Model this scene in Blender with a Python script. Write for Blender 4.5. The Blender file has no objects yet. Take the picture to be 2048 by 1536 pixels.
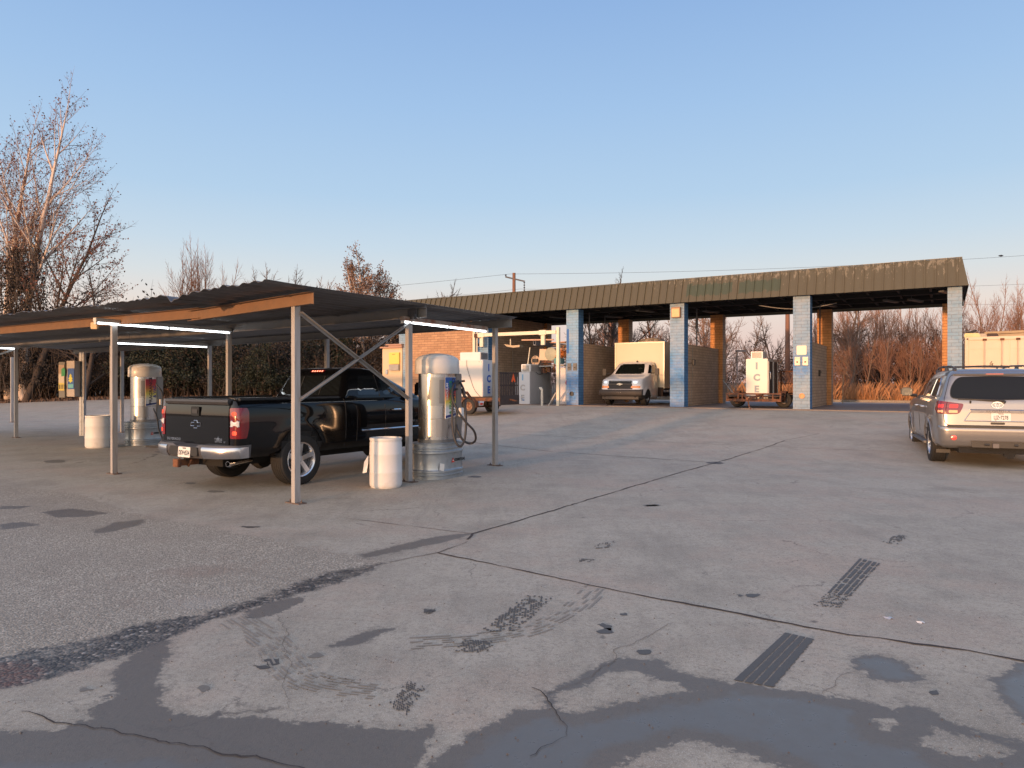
import bpy, bmesh, math, random
from mathutils import Vector, Matrix, noise
from mathutils.geometry import tessellate_polygon
R = math.radians
SC = bpy.context.scene
COL = SC.collection
# ---------------------------------------------------------------- camera, sky, sun, exposure
F = 1415.0            # focal length in photo pixels (photo is 2048 wide)
CAMZ = 1.63
cam_d = bpy.data.cameras.new('camera'); cam = bpy.data.objects.new('camera', cam_d); COL.objects.link(cam)
cam_d.sensor_width = 36; cam_d.lens = 36*F/2048; cam_d.clip_end = 3000; cam_d.clip_start = .05
cam.location = (0, 0, CAMZ); cam.rotation_euler = (R(90-.12), 0, 0)
SC.camera = cam
SUN_DIR = Vector((-.553, -.833, 0)).normalized()      # horizontal direction towards the sun
SUN_EL = R(3.6)
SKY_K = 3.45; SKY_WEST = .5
w = bpy.data.worlds.new('World'); SC.world = w; w.use_nodes = True
nt = w.node_tree; nt.nodes.clear()
wo = nt.nodes.new('ShaderNodeOutputWorld'); bg = nt.nodes.new('ShaderNodeBackground'); sk = nt.nodes.new('ShaderNodeTexSky')
sk.sky_type = 'NISHITA'; sk.sun_disc = False
sk.sun_elevation = SUN_EL; sk.sun_rotation = math.atan2(SUN_DIR.x, SUN_DIR.y)
sk.air_density = 1.0; sk.dust_density = 1.0; sk.ozone_density = 1.5; sk.altitude = 0
bg.inputs['Strength'].default_value = .15
# sky texture towards the sunset; clear dusk gradient (by elevation) on the side away from the sun
def wn(ty, **k):
    x = nt.nodes.new(ty)
    for a, b in k.items(): setattr(x, a, b)
    return x
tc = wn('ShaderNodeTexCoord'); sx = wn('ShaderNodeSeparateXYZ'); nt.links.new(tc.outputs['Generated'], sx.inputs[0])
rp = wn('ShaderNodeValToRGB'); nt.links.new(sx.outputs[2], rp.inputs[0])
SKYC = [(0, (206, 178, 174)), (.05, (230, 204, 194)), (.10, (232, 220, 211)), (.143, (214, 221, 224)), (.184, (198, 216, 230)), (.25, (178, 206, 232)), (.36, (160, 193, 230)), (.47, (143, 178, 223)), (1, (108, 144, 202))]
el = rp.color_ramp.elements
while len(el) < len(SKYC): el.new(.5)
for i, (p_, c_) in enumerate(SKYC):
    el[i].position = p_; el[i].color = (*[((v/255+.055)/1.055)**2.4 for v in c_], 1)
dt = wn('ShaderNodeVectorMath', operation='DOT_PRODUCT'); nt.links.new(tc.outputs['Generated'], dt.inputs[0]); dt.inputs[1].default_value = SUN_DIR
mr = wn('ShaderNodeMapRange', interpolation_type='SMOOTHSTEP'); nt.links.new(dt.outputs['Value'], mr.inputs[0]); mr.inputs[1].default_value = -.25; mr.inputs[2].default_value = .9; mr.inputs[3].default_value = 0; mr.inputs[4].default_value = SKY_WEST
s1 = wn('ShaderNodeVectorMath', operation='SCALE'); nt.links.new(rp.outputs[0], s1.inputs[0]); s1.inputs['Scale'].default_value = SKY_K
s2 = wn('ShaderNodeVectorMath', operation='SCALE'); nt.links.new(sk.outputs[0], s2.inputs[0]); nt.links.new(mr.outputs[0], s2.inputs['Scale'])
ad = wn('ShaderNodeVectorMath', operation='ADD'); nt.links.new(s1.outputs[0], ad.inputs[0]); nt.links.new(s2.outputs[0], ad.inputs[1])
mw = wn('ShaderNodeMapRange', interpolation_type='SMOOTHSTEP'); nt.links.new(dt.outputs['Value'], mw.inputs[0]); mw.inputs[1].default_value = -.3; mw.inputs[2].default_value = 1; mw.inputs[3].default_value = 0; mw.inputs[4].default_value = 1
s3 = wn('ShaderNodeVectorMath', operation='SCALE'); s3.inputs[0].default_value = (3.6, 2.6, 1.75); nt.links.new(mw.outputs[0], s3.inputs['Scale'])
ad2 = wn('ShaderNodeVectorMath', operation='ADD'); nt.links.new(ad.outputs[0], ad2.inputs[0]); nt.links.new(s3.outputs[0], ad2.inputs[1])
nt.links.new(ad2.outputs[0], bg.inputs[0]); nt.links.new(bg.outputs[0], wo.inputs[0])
sd = bpy.data.lights.new('sun', 'SUN'); sun = bpy.data.objects.new('sun', sd); COL.objects.link(sun)
sd.energy = 2.0; sd.angle = R(1.5); sd.color = (1, .52, .25)
sv = Vector((SUN_DIR.x*math.cos(SUN_EL), SUN_DIR.y*math.cos(SUN_EL), math.sin(SUN_EL)))
sun.rotation_euler = sv.to_track_quat('Z', 'Y').to_euler()
SC.view_settings.view_transform = 'Standard'; SC.view_settings.look = 'None'
SC.view_settings.exposure = 1.0; SC.view_settings.gamma = 1

# ---------------------------------------------------------------- helpers
U = Vector((.522, .853, 0)).normalized()      # into the wash bays
RT = Vector((.853, -.522, 0)).normalized()    # along the wash front, to the right
P0 = Vector((-1.34, 32.7, 0))
BZ = .63
def g(x, y):
    d = .522*x + .853*y
    t = min(1, max(0, (d-14.5)/12.7))
    return BZ*t*t*(3-2*t)
def BL(a, b, z=0):
    p = P0 + RT*a + U*b
    return Vector((p.x, p.y, z))
def PX(px, py, z=None):
    """ground point seen at a photo pixel"""
    dx, dz = (px-1024)/F, (765-py)/F
    lo, hi = .5, 400.0
    h = (lambda t: g(dx*t, t)) if z is None else (lambda t: z)
    for _ in range(60):
        m = (lo+hi)/2
        if CAMZ + m*dz > h(m): lo = m
        else: hi = m
    return Vector((dx*lo, lo, h(lo)))
def fb(x, y, z=0, o=4):
    return noise.fractal(Vector((x, y, z)), 1.0, 2.0, o)

def tag(o, label=None, cat=None, group=None, kind=None):
    if label: o['label'] = label
    if cat: o['category'] = cat
    if group: o['group'] = group
    if kind: o['kind'] = kind
    return o
def empty(name, loc, rz=0, label=None, cat=None, group=None):
    o = bpy.data.objects.new(name, None); COL.objects.link(o)
    o.location = loc; o.rotation_euler = (0, 0, rz); o.empty_display_size = .2
    return tag(o, label, cat, group)
def copy_tree(o, parent=None):
    c = o.copy(); COL.objects.link(c)
    if parent: c.parent = parent
    for ch in list(o.children): copy_tree(ch, c)
    return c
def link_mesh(name, me, m, parent=None):
    o = bpy.data.objects.new(name, me); COL.objects.link(o)
    if m is not None:
        for k in (m if isinstance(m, (list, tuple)) else [m]): me.materials.append(k)
    if parent: o.parent = parent
    return o

class MB:
    def __init__(s): s.v = []; s.f = []; s.mi = []; s.m = 0
    def add(s, vs, fs, mi=None):
        n = len(s.v); s.v.extend([tuple(p) for p in vs])
        s.f.extend([tuple(i+n for i in q) for q in fs]); s.mi.extend([s.m if mi is None else mi]*len(fs)); return s
    def box(s, c, d, rz=0, M=None, mi=None):
        x, y, z = d[0]/2, d[1]/2, d[2]/2
        vs = [Vector((i, j, k)) for k in (-z, z) for i, j in ((-x, -y), (x, -y), (x, y), (-x, y))]
        if M is None: M = Matrix.Translation(c) @ Matrix.Rotation(rz, 4, 'Z')
        return s.add([M @ p for p in vs], [(3, 2, 1, 0), (4, 5, 6, 7), (0, 1, 5, 4), (1, 2, 6, 5), (2, 3, 7, 6), (3, 0, 4, 7)], mi)
    def bb(s, x0, x1, y0, y1, z0, z1, mi=None):
        return s.box(((x0+x1)/2, (y0+y1)/2, (z0+z1)/2), (abs(x1-x0), abs(y1-y0), abs(z1-z0)), mi=mi)
    def bar(s, a, b, wd, ht, mi=None):
        a = Vector(a); b = Vector(b); d = b-a; L = d.length
        q = d.to_track_quat('Y', 'Z').to_matrix().to_4x4()
        return s.box(None, (wd, L, ht), M=Matrix.Translation((a+b)/2) @ q, mi=mi)
    def tube(s, pts, r, n=8, cap=True, mi=None):
        pts = [Vector(p) for p in pts]; k = len(pts)
        rr = r if isinstance(r, (list, tuple)) else [r]*k
        vs = []; fs = []
        up = Vector((0, 0, 1)); a = None
        for i, p in enumerate(pts):
            t = (pts[min(i+1, k-1)]-pts[max(i-1, 0)])
            if t.length < 1e-9: t = Vector((0, 0, 1))
            t.normalize()
            if a is None:
                a = t.cross(up if abs(t.z) < .95 else Vector((1, 0, 0))).normalized()
            else:
                a = (a - t*a.dot(t))
                a = a.normalized() if a.length > 1e-6 else t.cross(Vector((1, 0, 0))).normalized()
            b = t.cross(a)
            for j in range(n):
                th = 2*math.pi*j/n
                vs.append(p + (a*math.cos(th)+b*math.sin(th))*rr[i])
        for i in range(k-1):
            for j in range(n):
                fs.append((i*n+j, i*n+(j+1) % n, (i+1)*n+(j+1) % n, (i+1)*n+j))
        if cap:
            fs.append(tuple(range(n-1, -1, -1))); fs.append(tuple((k-1)*n+j for j in range(n)))
        return s.add(vs, fs, mi)
    def lathe(s, prof, n=32, M=None, mi=None, sx=1, sy=1, cap=True):
        vs = []; fs = []; k = len(prof)
        for r, z in prof:
            for j in range(n):
                th = 2*math.pi*j/n; p = Vector((r*math.cos(th)*sx, r*math.sin(th)*sy, z)); vs.append(M @ p if M else p)
        for i in range(k-1):
            for j in range(n): fs.append((i*n+j, i*n+(j+1) % n, (i+1)*n+(j+1) % n, (i+1)*n+j))
        if cap and prof[0][0] > 1e-6: fs.append(tuple(range(n-1, -1, -1)))
        if cap and prof[-1][0] > 1e-6: fs.append(tuple((k-1)*n+j for j in range(n)))
        return s.add(vs, fs, mi)
    def rings(s, loops, cap=True, mi=None):
        n = len(loops[0]); vs = [p for l in loops for p in l]; fs = []
        for i in range(len(loops)-1):
            for j in range(n): fs.append((i*n+j, i*n+(j+1) % n, (i+1)*n+(j+1) % n, (i+1)*n+j))
        if cap:
            fs.append(tuple(range(n-1, -1, -1))); fs.append(tuple((len(loops)-1)*n+j for j in range(n)))
        return s.add(vs, fs, mi)
    def prism(s, poly, fn, d, mi=None):
        """2D polygon poly, fn(p,q,h) -> 3D, extruded h from 0 to d"""
        n = len(poly)
        return s.rings([[fn(p, q, 0) for p, q in poly], [fn(p, q, d) for p, q in poly]], True, mi)
    def build(s, name, m, parent=None, smooth=False, bevel=0, ang=35, fix=True, loc=None):
        me = bpy.data.meshes.new(name); me.from_pydata(s.v, [], s.f)
        if any(s.mi): me.polygons.foreach_set('material_index', s.mi)
        if fix or bevel:
            b = bmesh.new(); b.from_mesh(me)
            if fix: bmesh.ops.recalc_face_normals(b, faces=b.faces)
            if bevel:
                es = [e for e in b.edges if len(e.link_faces) == 2 and e.calc_face_angle(0) > R(30)]
                bmesh.ops.bevel(b, geom=es, offset=bevel, segments=2, affect='EDGES', clamp_overlap=True)
            b.to_mesh(me); b.free()
        me.update()
        if smooth or bevel:
            me.polygons.foreach_set('use_smooth', [True]*len(me.polygons)); me.set_sharp_from_angle(angle=R(ang))
        o = link_mesh(name, me, m, parent)
        if loc is not None: o.location = loc
        return o

def boolcut(o, cut, rng=None):
    """subtract MB cut from mesh object o (applied)"""
    c = cut.build('cutter', None)
    md = o.modifiers.new('b', 'BOOLEAN'); md.operation = 'DIFFERENCE'; md.object = c; md.solver = 'EXACT'
    bpy.context.view_layer.update()
    dg = bpy.context.evaluated_depsgraph_get(); dg.update()
    me = bpy.data.meshes.new_from_object(o.evaluated_get(dg))
    o.modifiers.clear(); old = o.data; o.data = me; bpy.data.meshes.remove(old)
    cm = c.data; bpy.data.objects.remove(c); bpy.data.meshes.remove(cm)
    return o

def text(name, body, size, m, parent=None, M=Matrix(), ext=.003, sx=1, off=0, align='CENTER', sp=1):
    cu = bpy.data.curves.new(name, 'FONT'); cu.body = body; cu.size = size; cu.extrude = ext; cu.offset = off
    cu.align_x = align; cu.align_y = 'CENTER'; cu.resolution_u = 3; cu.space_character = sp
    t = bpy.data.objects.new(name, cu); COL.objects.link(t)
    dg = bpy.context.evaluated_depsgraph_get(); dg.update()
    me = bpy.data.meshes.new_from_object(t.evaluated_get(dg))
    bpy.data.objects.remove(t); bpy.data.curves.remove(cu)
    me.transform(M @ Matrix.Diagonal((sx, 1, 1, 1))); me.materials.clear()
    return link_mesh(name, me, m, parent)
def frame(o, x, y):
    """matrix with text x axis along x, text y axis along y, at o"""
    x = Vector(x).normalized(); y = Vector(y).normalized(); z = x.cross(y)
    M = Matrix((x, y, z)).transposed().to_4x4(); M.translation = Vector(o); return M

def rr(x0, y0, x1, y1, r, k=5):
    pts = []
    for cx, cy, a0 in ((x1-r, y1-r, 0), (x0+r, y1-r, 90), (x0+r, y0+r, 180), (x1-r, y0+r, 270)):
        for i in range(k+1):
            a = R(a0+90*i/k); pts.append((cx+r*math.cos(a), cy+r*math.sin(a)))
    return pts
def rpoly(P, r, k=4):
    """polygon with rounded corners"""
    out = []; n = len(P)
    for i in range(n):
        p = Vector(P[i]); a = Vector(P[i-1]); b = Vector(P[(i+1) % n])
        ri = min(r, (a-p).length*.45, (b-p).length*.45)
        s_ = p+(a-p).normalized()*ri; e = p+(b-p).normalized()*ri
        for j in range(k+1):
            t = j/k; q = s_*(1-t)**2 + p*2*t*(1-t) + e*t*t; out.append((q.x, q.y))
    return out
def dens(P, d):
    out = []; n = len(P)
    for i in range(n):
        a = Vector(P[i]); b = Vector(P[(i+1) % n]); k = max(1, int((b-a).length/d))
        for j in range(k): q = a.lerp(b, j/k); out.append((q.x, q.y))
    return out

# ---------------------------------------------------------------- materials
_M = {}
def lin(c): return tuple(((x/255)/12.92 if x/255 <= .04045 else ((x/255+.055)/1.055)**2.4) for x in c)
class N:
    def __init__(s, name):
        s.m = bpy.data.materials.new(name); s.m.use_nodes = True; s.t = s.m.node_tree; s.b = s.t.nodes['Principled BSDF']
    def n(s, ty, **k):
        x = s.t.nodes.new(ty)
        for a, b in k.items():
            if a.startswith('i_'):
                key = a[2:].replace('_', ' ')
                x.inputs[int(key) if key.isdigit() else key].default_value = b
            else: setattr(x, a, b)
        return x
    def l(s, a, b): s.t.links.new(a, b); return s
    def co(s, kind='Object'): return s.n('ShaderNodeTexCoord').outputs[kind]
    def noise(s, vec, scale, detail=4, rough=.6, out='Fac'):
        x = s.n('ShaderNodeTexNoise'); x.inputs['Scale'].default_value = scale; x.inputs['Detail'].default_value = detail
        x.inputs['Roughness'].default_value = rough; s.l(vec, x.inputs['Vector']); return x.outputs[out]
    def ramp(s, fac, stops):
        x = s.n('ShaderNodeValToRGB'); e = x.color_ramp.elements
        while len(e) < len(stops): e.new(.5)
        for k, (p, c) in enumerate(stops):
            e[k].position = p; e[k].color = (c, c, c, 1) if isinstance(c, (int, float)) else (*c, 1)
        s.l(fac, x.inputs[0]); return x.outputs[0]
    def mix(s, fac, a, b, mode='MIX'):
        x = s.n('ShaderNodeMix', data_type='RGBA', blend_type=mode)
        for i, v in ((0, fac), (6, a), (7, b)):
            if isinstance(v, (int, float)): x.inputs[i].default_value = v if i == 0 else (v, v, v, 1)
            elif isinstance(v, (tuple, list)): x.inputs[i].default_value = (*v, 1)
            else: s.l(v, x.inputs[i])
        return x.outputs[2]
    def math(s, op, a, b=0, c=0):
        x = s.n('ShaderNodeMath', operation=op)
        for i, v in enumerate((a, b, c)):
            if isinstance(v, (int, float)): x.inputs[i].default_value = v
            else: s.l(v, x.inputs[i])
        return x.outputs[0]
    def bump(s, h, strength=.3, dist=.02):
        x = s.n('ShaderNodeBump'); x.inputs['Strength'].default_value = strength; x.inputs['Distance'].default_value = dist
        s.l(h, x.inputs['Height']); s.l(x.outputs[0], s.b.inputs['Normal']); return s
    def set(s, **k):
        for a, v in k.items():
            i = s.b.inputs[a.replace('_', ' ')]
            if isinstance(v, (int, float)): i.default_value = v
            elif isinstance(v, (tuple, list)): i.default_value = (*v, 1) if len(v) == 3 else v
            else: s.l(v, i)
        return s
def mat(name, col, rough=.6, metal=0, var=.15, scale=6, bump=0, bscale=40, col2=None, c2=(.45, .6), coat=0, spec=None, streak=None):
    if name in _M: return _M[name]
    s = N(name); v = s.co()
    if streak:
        mp = s.n('ShaderNodeMapping'); mp.inputs['Scale'].default_value = streak; s.l(v, mp.inputs[0]); v2 = mp.outputs[0]
    else: v2 = v
    n1 = s.noise(v2, scale, 5)
    d = tuple(c*(1-var) for c in col); u = tuple(min(1, c*(1+var)) for c in col)
    c = s.mix(n1, d, u)
    if col2:
        n2 = s.ramp(s.noise(v2, scale*.6, 6, .7), [(c2[0], 0.), (c2[1], 1.)]); c = s.mix(n2, c, col2)
    s.set(Base_Color=c, Roughness=rough, Metallic=metal)
    if var > 0 and rough > .12:
        s.set(Roughness=s.math('MULTIPLY_ADD', n1, .2, rough-.1))
    if coat: s.set(Coat_Weight=coat, Coat_Roughness=.03)
    if spec is not None: s.set(Specular_IOR_Level=spec)
    if bump: s.bump(s.noise(v, bscale, 4), bump, .01)
    _M[name] = s.m; return s.m
def emis(name, col, st):
    if name in _M: return _M[name]
    s = N(name); s.set(Base_Color=col, Emission_Color=col, Emission_Strength=st); _M[name] = s.m; return s.m

def brick(name, cols, mortar, bw=.40, rh=.115, ms=.008, paint=None, bump=.5, axis=None):
    s = N(name); v = s.co()
    sp = s.n('ShaderNodeSeparateXYZ'); s.l(v, sp.inputs[0])
    cb = s.n('ShaderNodeCombineXYZ'); s.l(s.math('ADD', sp.outputs[0], sp.outputs[1]), cb.inputs[0]); s.l(sp.outputs[2], cb.inputs[1])
    # slightly wobbly courses
    nz = s.noise(v, 3, 2, .5, 'Color')
    ad = s.n('ShaderNodeVectorMath', operation='MULTIPLY_ADD'); s.l(nz, ad.inputs[0]); ad.inputs[1].default_value = (.012, .012, 0); s.l(cb.outputs[0], ad.inputs[2])
    b = s.n('ShaderNodeTexBrick'); s.l(ad.outputs[0], b.inputs['Vector'])
    b.inputs['Scale'].default_value = 1; b.inputs['Mortar Size'].default_value = ms; b.inputs['Brick Width'].default_value = bw
    b.inputs['Row Height'].default_value = rh; b.inputs['Mortar Smooth'].default_value = .3; b.inputs['Bias'].default_value = 0
    b.inputs['Color1'].default_value = (*cols[0], 1); b.inputs['Color2'].default_value = (*cols[1], 1); b.inputs['Mortar'].default_value = (*mortar, 1)
    c = b.outputs['Color']
    if paint:      # (zrange list of (z, colour)) weathered paint bands, broken up with noise
        n = s.noise(v, 1.7, 6, .75); n2 = s.noise(v, 14, 4, .7)
        zz = s.math('ADD', sp.outputs[2], s.math('MULTIPLY_ADD', n, 1.3, -.65))
        zz = s.math('ADD', zz, s.math('MULTIPLY_ADD', n2, .35, -.17))
        pc = s.ramp(s.math('DIVIDE', zz, 4.2), [(z/4.2, col) for z, col in paint])
        c = s.mix(s.math('MULTIPLY_ADD', b.outputs['Fac'], .55, 0), pc, mortar)
        br = s.math('MULTIPLY_ADD', s.noise(b.outputs['Color'], 3, 2), .5, .75)
        c = s.mix(.35, c, b.outputs['Color'], 'MULTIPLY')
    n3 = s.noise(v, 2.2, 6, .7)
    c = s.mix(s.ramp(n3, [(.35, .45), (.65, 0.)]), c, tuple(x*.45 for x in cols[0]))
    s.set(Base_Color=c, Roughness=.85)
    h = s.math('ADD', s.math('MULTIPLY', b.outputs['Fac'], -1), s.math('MULTIPLY', s.noise(v, 60, 3), .35))
    s.bump(h, bump, .012)
    return s.m

BLUE = (.11, .27, .47)
M_black = mat('black_plastic', (.018, .018, .018), .5)
M_rubber = mat('tyre_rubber', (.013, .013, .013), .75, bump=.3, bscale=60)
M_galv = mat('galvanised_steel', (.36, .38, .40), .45, .7, .22, 9, col2=(.22, .23, .24), c2=(.5, .75))
M_steel_dk = mat('dark_steel', (.10, .10, .11), .5, .6, .2, 8)
M_rust = mat('rusty_steel', (.16, .065, .03), .85, .1, .4, 12, .4, 50, col2=(.05, .03, .025))
M_white = mat('white_enamel', (.62, .61, .58), .4, 0, .06, 4, col2=(.45, .40, .33), c2=(.62, .85))
M_white_frz = mat('freezer_white', (.62, .62, .60), .38, 0, .05, 3, col2=(.42, .38, .32), c2=(.62, .9))
M_cream = mat('cream_paint', (.60, .55, .45), .5, 0, .08, 3, col2=(.35, .28, .2), c2=(.62, .85))
M_chrome = mat('chrome', (.75, .76, .78), .08, 1, 0)
M_redlens = mat('red_lens', (.15, .001, .003), .12, 0, .1, coat=1)
M_clearlens = mat('clear_lens', (.55, .55, .55), .12, 0, .1, coat=1)
M_amber = mat('amber_lens', (.75, .25, .05), .2, 0, .1, coat=1)
M_glass_dk = mat('tinted_glass', (.006, .008, .009), .02, 0, 0, spec=.8)
M_ltblue = mat('ice_blue_lettering', (.03, .15, .45), .5, 0, .25, 9, col2=(.2, .35, .5), c2=(.45, .7))
M_wood = mat('weathered_board', (.35, .26, .16), .8, 0, .3, 5)
# ---------------------------------------------------------------- ground
def sheet(name, fn, xs, ys, m, kind='structure'):
    b = MB(); nx, ny = len(xs), len(ys)
    vs = [fn(x, y) for y in ys for x in xs]
    fs = [(j*nx+i, j*nx+i+1, (j+1)*nx+i+1, (j+1)*nx+i) for j in range(ny-1) for i in range(nx-1)]
    b.add(vs, fs); o = b.build(name, m, fix=False, smooth=True, ang=80); return tag(o, kind=kind)
def frange(a, b, s):
    n = int(round((b-a)/s)); return [a+(b-a)*i/n for i in range(n+1)]
# dirt terrain to the horizon
s = N('field_dirt'); v = s.co()
c = s.mix(s.noise(v, .35, 6), (.10, .075, .05), (.17, .13, .085)); c = s.mix(s.ramp(s.noise(v, 3, 6), [(.45, 0.), (.65, 1.)]), c, (.05, .045, .025))
s.set(Base_Color=c, Roughness=.95).bump(s.noise(v, 8, 6), .8, .1); M_dirt = s.m
xs = [-1500, -900, -500, -300, -200, -140]+frange(-100, 100, 4)+[140, 200, 300, 500, 900, 1500]
sheet('ground', lambda x, y: (x, y, g(x, y)-.03+.05*fb(x*.1, y*.1)-.03), xs, xs, M_dirt)
# outlines traced in photo pixels, projected on the lot: aggregate patch, crumbled seam, damp areas, standing water, dry islands
agg = [(-900, 930), (-500, 945), (0, 972), (150, 988), (273, 1030), (390, 1051), (547, 1082), (664, 1106), (777, 1127), (722, 1143), (586, 1176), (508, 1209), (390, 1240), (293, 1254), (195, 1289), (78, 1306), (0, 1320), (-500, 1460), (-900, 1600)]
seam = [(770, 1128), (715, 1138), (650, 1150), (586, 1172), (508, 1203), (390, 1234), (293, 1248), (195, 1282), (78, 1300), (-200, 1366), (-600, 1480), (-600, 1560), (-200, 1455), (0, 1388), (60, 1374), (200, 1332), (330, 1286), (430, 1242), (586, 1196), (660, 1174), (730, 1150)]
lstain = [(340, 1284), (336, 1315), (312, 1358), (328, 1389), (320, 1412), (348, 1432), (422, 1440), (432, 1424), (440, 1440), (500, 1440), (586, 1452), (664, 1448), (735, 1462), (800, 1465), (864, 1460), (856, 1502), (829, 1536), (815, 1620), (-400, 1620), (-400, 1500), (0, 1472), (109, 1470), (150, 1450), (190, 1452), (176, 1424), (210, 1410), (234, 1393), (227, 1354), (254, 1327), (273, 1311), (300, 1290)]
lwater = [(-400, 1540), (0, 1500), (150, 1506), (330, 1494), (560, 1520), (760, 1508), (790, 1540), (780, 1640), (-400, 1640)]
big = [(850, 1540), (876, 1526), (934, 1479), (989, 1448), (1032, 1430), (1083, 1422), (1096, 1412), (1090, 1400), (1085, 1393), (1149, 1368), (1192, 1342), (1200, 1331), (1247, 1319), (1286, 1327), (1317, 1323), (1344, 1331), (1333, 1342), (1403, 1362), (1463, 1369), (1548, 1382), (1602, 1388), (1649, 1396), (1688, 1403), (1746, 1413), (1789, 1425), (1816, 1413), (1855, 1421), (1882, 1436), (1920, 1452), (1959, 1473), (2048, 1491), (2200, 1530), (2200, 1640), (1700, 1600), (1552, 1533), (1494, 1512), (1432, 1495), (1370, 1489), (1300, 1508), (1247, 1526), (1210, 1560), (1200, 1620), (820, 1620)]
isl = [[(1100, 1396), (1130, 1388), (1165, 1377), (1200, 1357), (1227, 1345), (1262, 1345), (1309, 1361), (1364, 1373), (1412, 1384), (1364, 1391), (1286, 1403), (1208, 1422), (1135, 1433), (1116, 1416)],
       [(1839, 1491), (1860, 1470), (1878, 1462), (1959, 1481), (2018, 1499), (2037, 1514), (1959, 1520), (1882, 1518), (1860, 1502)], [(1750, 1446), (1777, 1440), (1804, 1446), (1780, 1450), (1758, 1456)], [(1762, 1462), (1775, 1462), (1776, 1476), (1765, 1474)]]
p3 = [(1700, 1322), (1746, 1312), (1797, 1322), (1816, 1336), (1847, 1361), (1832, 1371), (1785, 1369), (1738, 1359), (1734, 1345), (1711, 1343)]
p4 = [(1979, 1361), (2018, 1347), (2045, 1328), (2120, 1330), (2140, 1470), (2048, 1445), (2021, 1421), (1998, 1398)]
damps = [[(720, 1113), (800, 1092), (870, 1076), (935, 1069), (945, 1071), (890, 1086), (820, 1101), (760, 1113), (728, 1119)], [(664, 1296), (700, 1276), (750, 1264), (801, 1258), (770, 1270), (730, 1288), (690, 1299)],
         [(490, 1228), (540, 1206), (612, 1196), (600, 1210), (560, 1228), (520, 1240), (495, 1240)], [(85, 1026), (140, 1019), (222, 1028), (170, 1036), (110, 1036)], [(0, 1014), (62, 1014), (40, 1019), (0, 1020)], [(0, 1050), (50, 1046), (80, 1052), (20, 1060), (0, 1062)],
         [(180, 1066), (235, 1046), (292, 1041), (280, 1052), (230, 1064), (190, 1070)], [(190, 1400), (205, 1398), (216, 1404), (196, 1412)]]
import numpy as np
def sdist(X, Y, poly):
    P = np.array([PX(*p)[:2] for p in poly]); d = np.full(X.shape, 1e9); ins = np.zeros(X.shape, bool)
    for (ax, ay), (bx, by) in zip(P, np.roll(P, -1, 0)):
        ex, ey = bx-ax, by-ay; L2 = ex*ex+ey*ey+1e-12; t = np.clip(((X-ax)*ex+(Y-ay)*ey)/L2, 0, 1)
        d = np.minimum(d, np.hypot(X-ax-t*ex, Y-ay-t*ey)); c = ((ay > Y) != (by > Y))
        if abs(ey) > 1e-9: ins ^= c & (X < ex*(Y-ay)/ey+ax)
    return np.where(ins, d, -d)
s = N('lot_concrete'); v = s.co()
def attr(n_): x = s.n('ShaderNodeAttribute'); x.attribute_name = n_; return x.outputs['Fac']
big_ = s.noise(v, .22, 5, .6); mid = s.noise(v, 1.1, 6, .65); fine = s.noise(v, 45, 5, .7); grit = s.noise(v, 190, 3, .7); n8 = s.noise(v, 9, 6, .75)
mp = s.n('ShaderNodeMapping'); mp.inputs['Rotation'].default_value = (0, 0, R(31.5)); mp.inputs['Scale'].default_value = (2.4, .35, 1); s.l(v, mp.inputs[0])
streak = s.noise(mp.outputs[0], 1.6, 6, .7)
mp2 = s.n('ShaderNodeMapping'); mp2.inputs['Rotation'].default_value = (0, 0, R(-60)); mp2.inputs['Scale'].default_value = (5, .3, 1); s.l(v, mp2.inputs[0])
streak2 = s.noise(mp2.outputs[0], 1.1, 5, .7)
c = s.mix(big_, (.355, .312, .240), (.455, .402, .312))
c = s.mix(s.ramp(mid, [(.34, .85), (.56, 0.)]), c, (.26, .224, .168))
c = s.mix(s.ramp(n8, [(.36, .5), (.52, 0.)]), c, (.25, .217, .165))
c = s.mix(s.ramp(streak, [(.5, 0.), (.7, .4)]), c, (.45, .40, .325))
c = s.mix(s.ramp(streak2, [(.54, 0.), (.7, .35)]), c, (.23, .196, .148))
c = s.mix(s.ramp(s.noise(v, .5, 6, .7), [(.48, 0.), (.64, .7)]), c, (.41, .31, .23))
c = s.mix(s.ramp(fine, [(.34, .7), (.5, 0.)]), c, (.17, .15, .12))
c = s.mix(s.ramp(grit, [(.54, 0.), (.66, .85)]), c, (.60, .55, .46))
spots = s.n('ShaderNodeTexVoronoi'); spots.inputs['Scale'].default_value = 1.3; s.l(v, spots.inputs[0])
c = s.mix(s.ramp(s.math('ADD', spots.outputs['Distance'], s.math('MULTIPLY', fine, .05)), [(.035, .7), (.07, 0.)]), c, (.08, .07, .06))
hairs = s.n('ShaderNodeTexVoronoi', feature='DISTANCE_TO_EDGE'); hairs.inputs['Scale'].default_value = .42; vm_ = s.n('ShaderNodeVectorMath', operation='MULTIPLY_ADD'); s.l(s.noise(v, 2.5, 6, .7, 'Color'), vm_.inputs[0]); vm_.inputs[1].default_value = (.5, .5, 0); s.l(v, vm_.inputs[2]); s.l(vm_.outputs[0], hairs.inputs[0])
c = s.mix(s.math('MULTIPLY', s.ramp(hairs.outputs['Distance'], [(.0, .8), (.0035, 0.)]), s.ramp(mid, [(.5, 0.), (.58, 1.)])), c, (.10, .085, .07))
def edge(n_, w_, *terms):     # attribute distance + noise -> soft mask of width w_
    a = attr(n_)
    for nz, k_ in terms: a = s.math('ADD', a, s.math('MULTIPLY_ADD', nz, k_, -k_*.5))
    x = s.n('ShaderNodeMapRange'); s.l(a, x.inputs[0]); x.inputs[1].default_value = -w_; x.inputs[2].default_value = w_; return x.outputs[0]
ed1 = s.noise(v, 7, 8, .72); ed2 = s.noise(v, 28, 6, .7)
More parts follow.
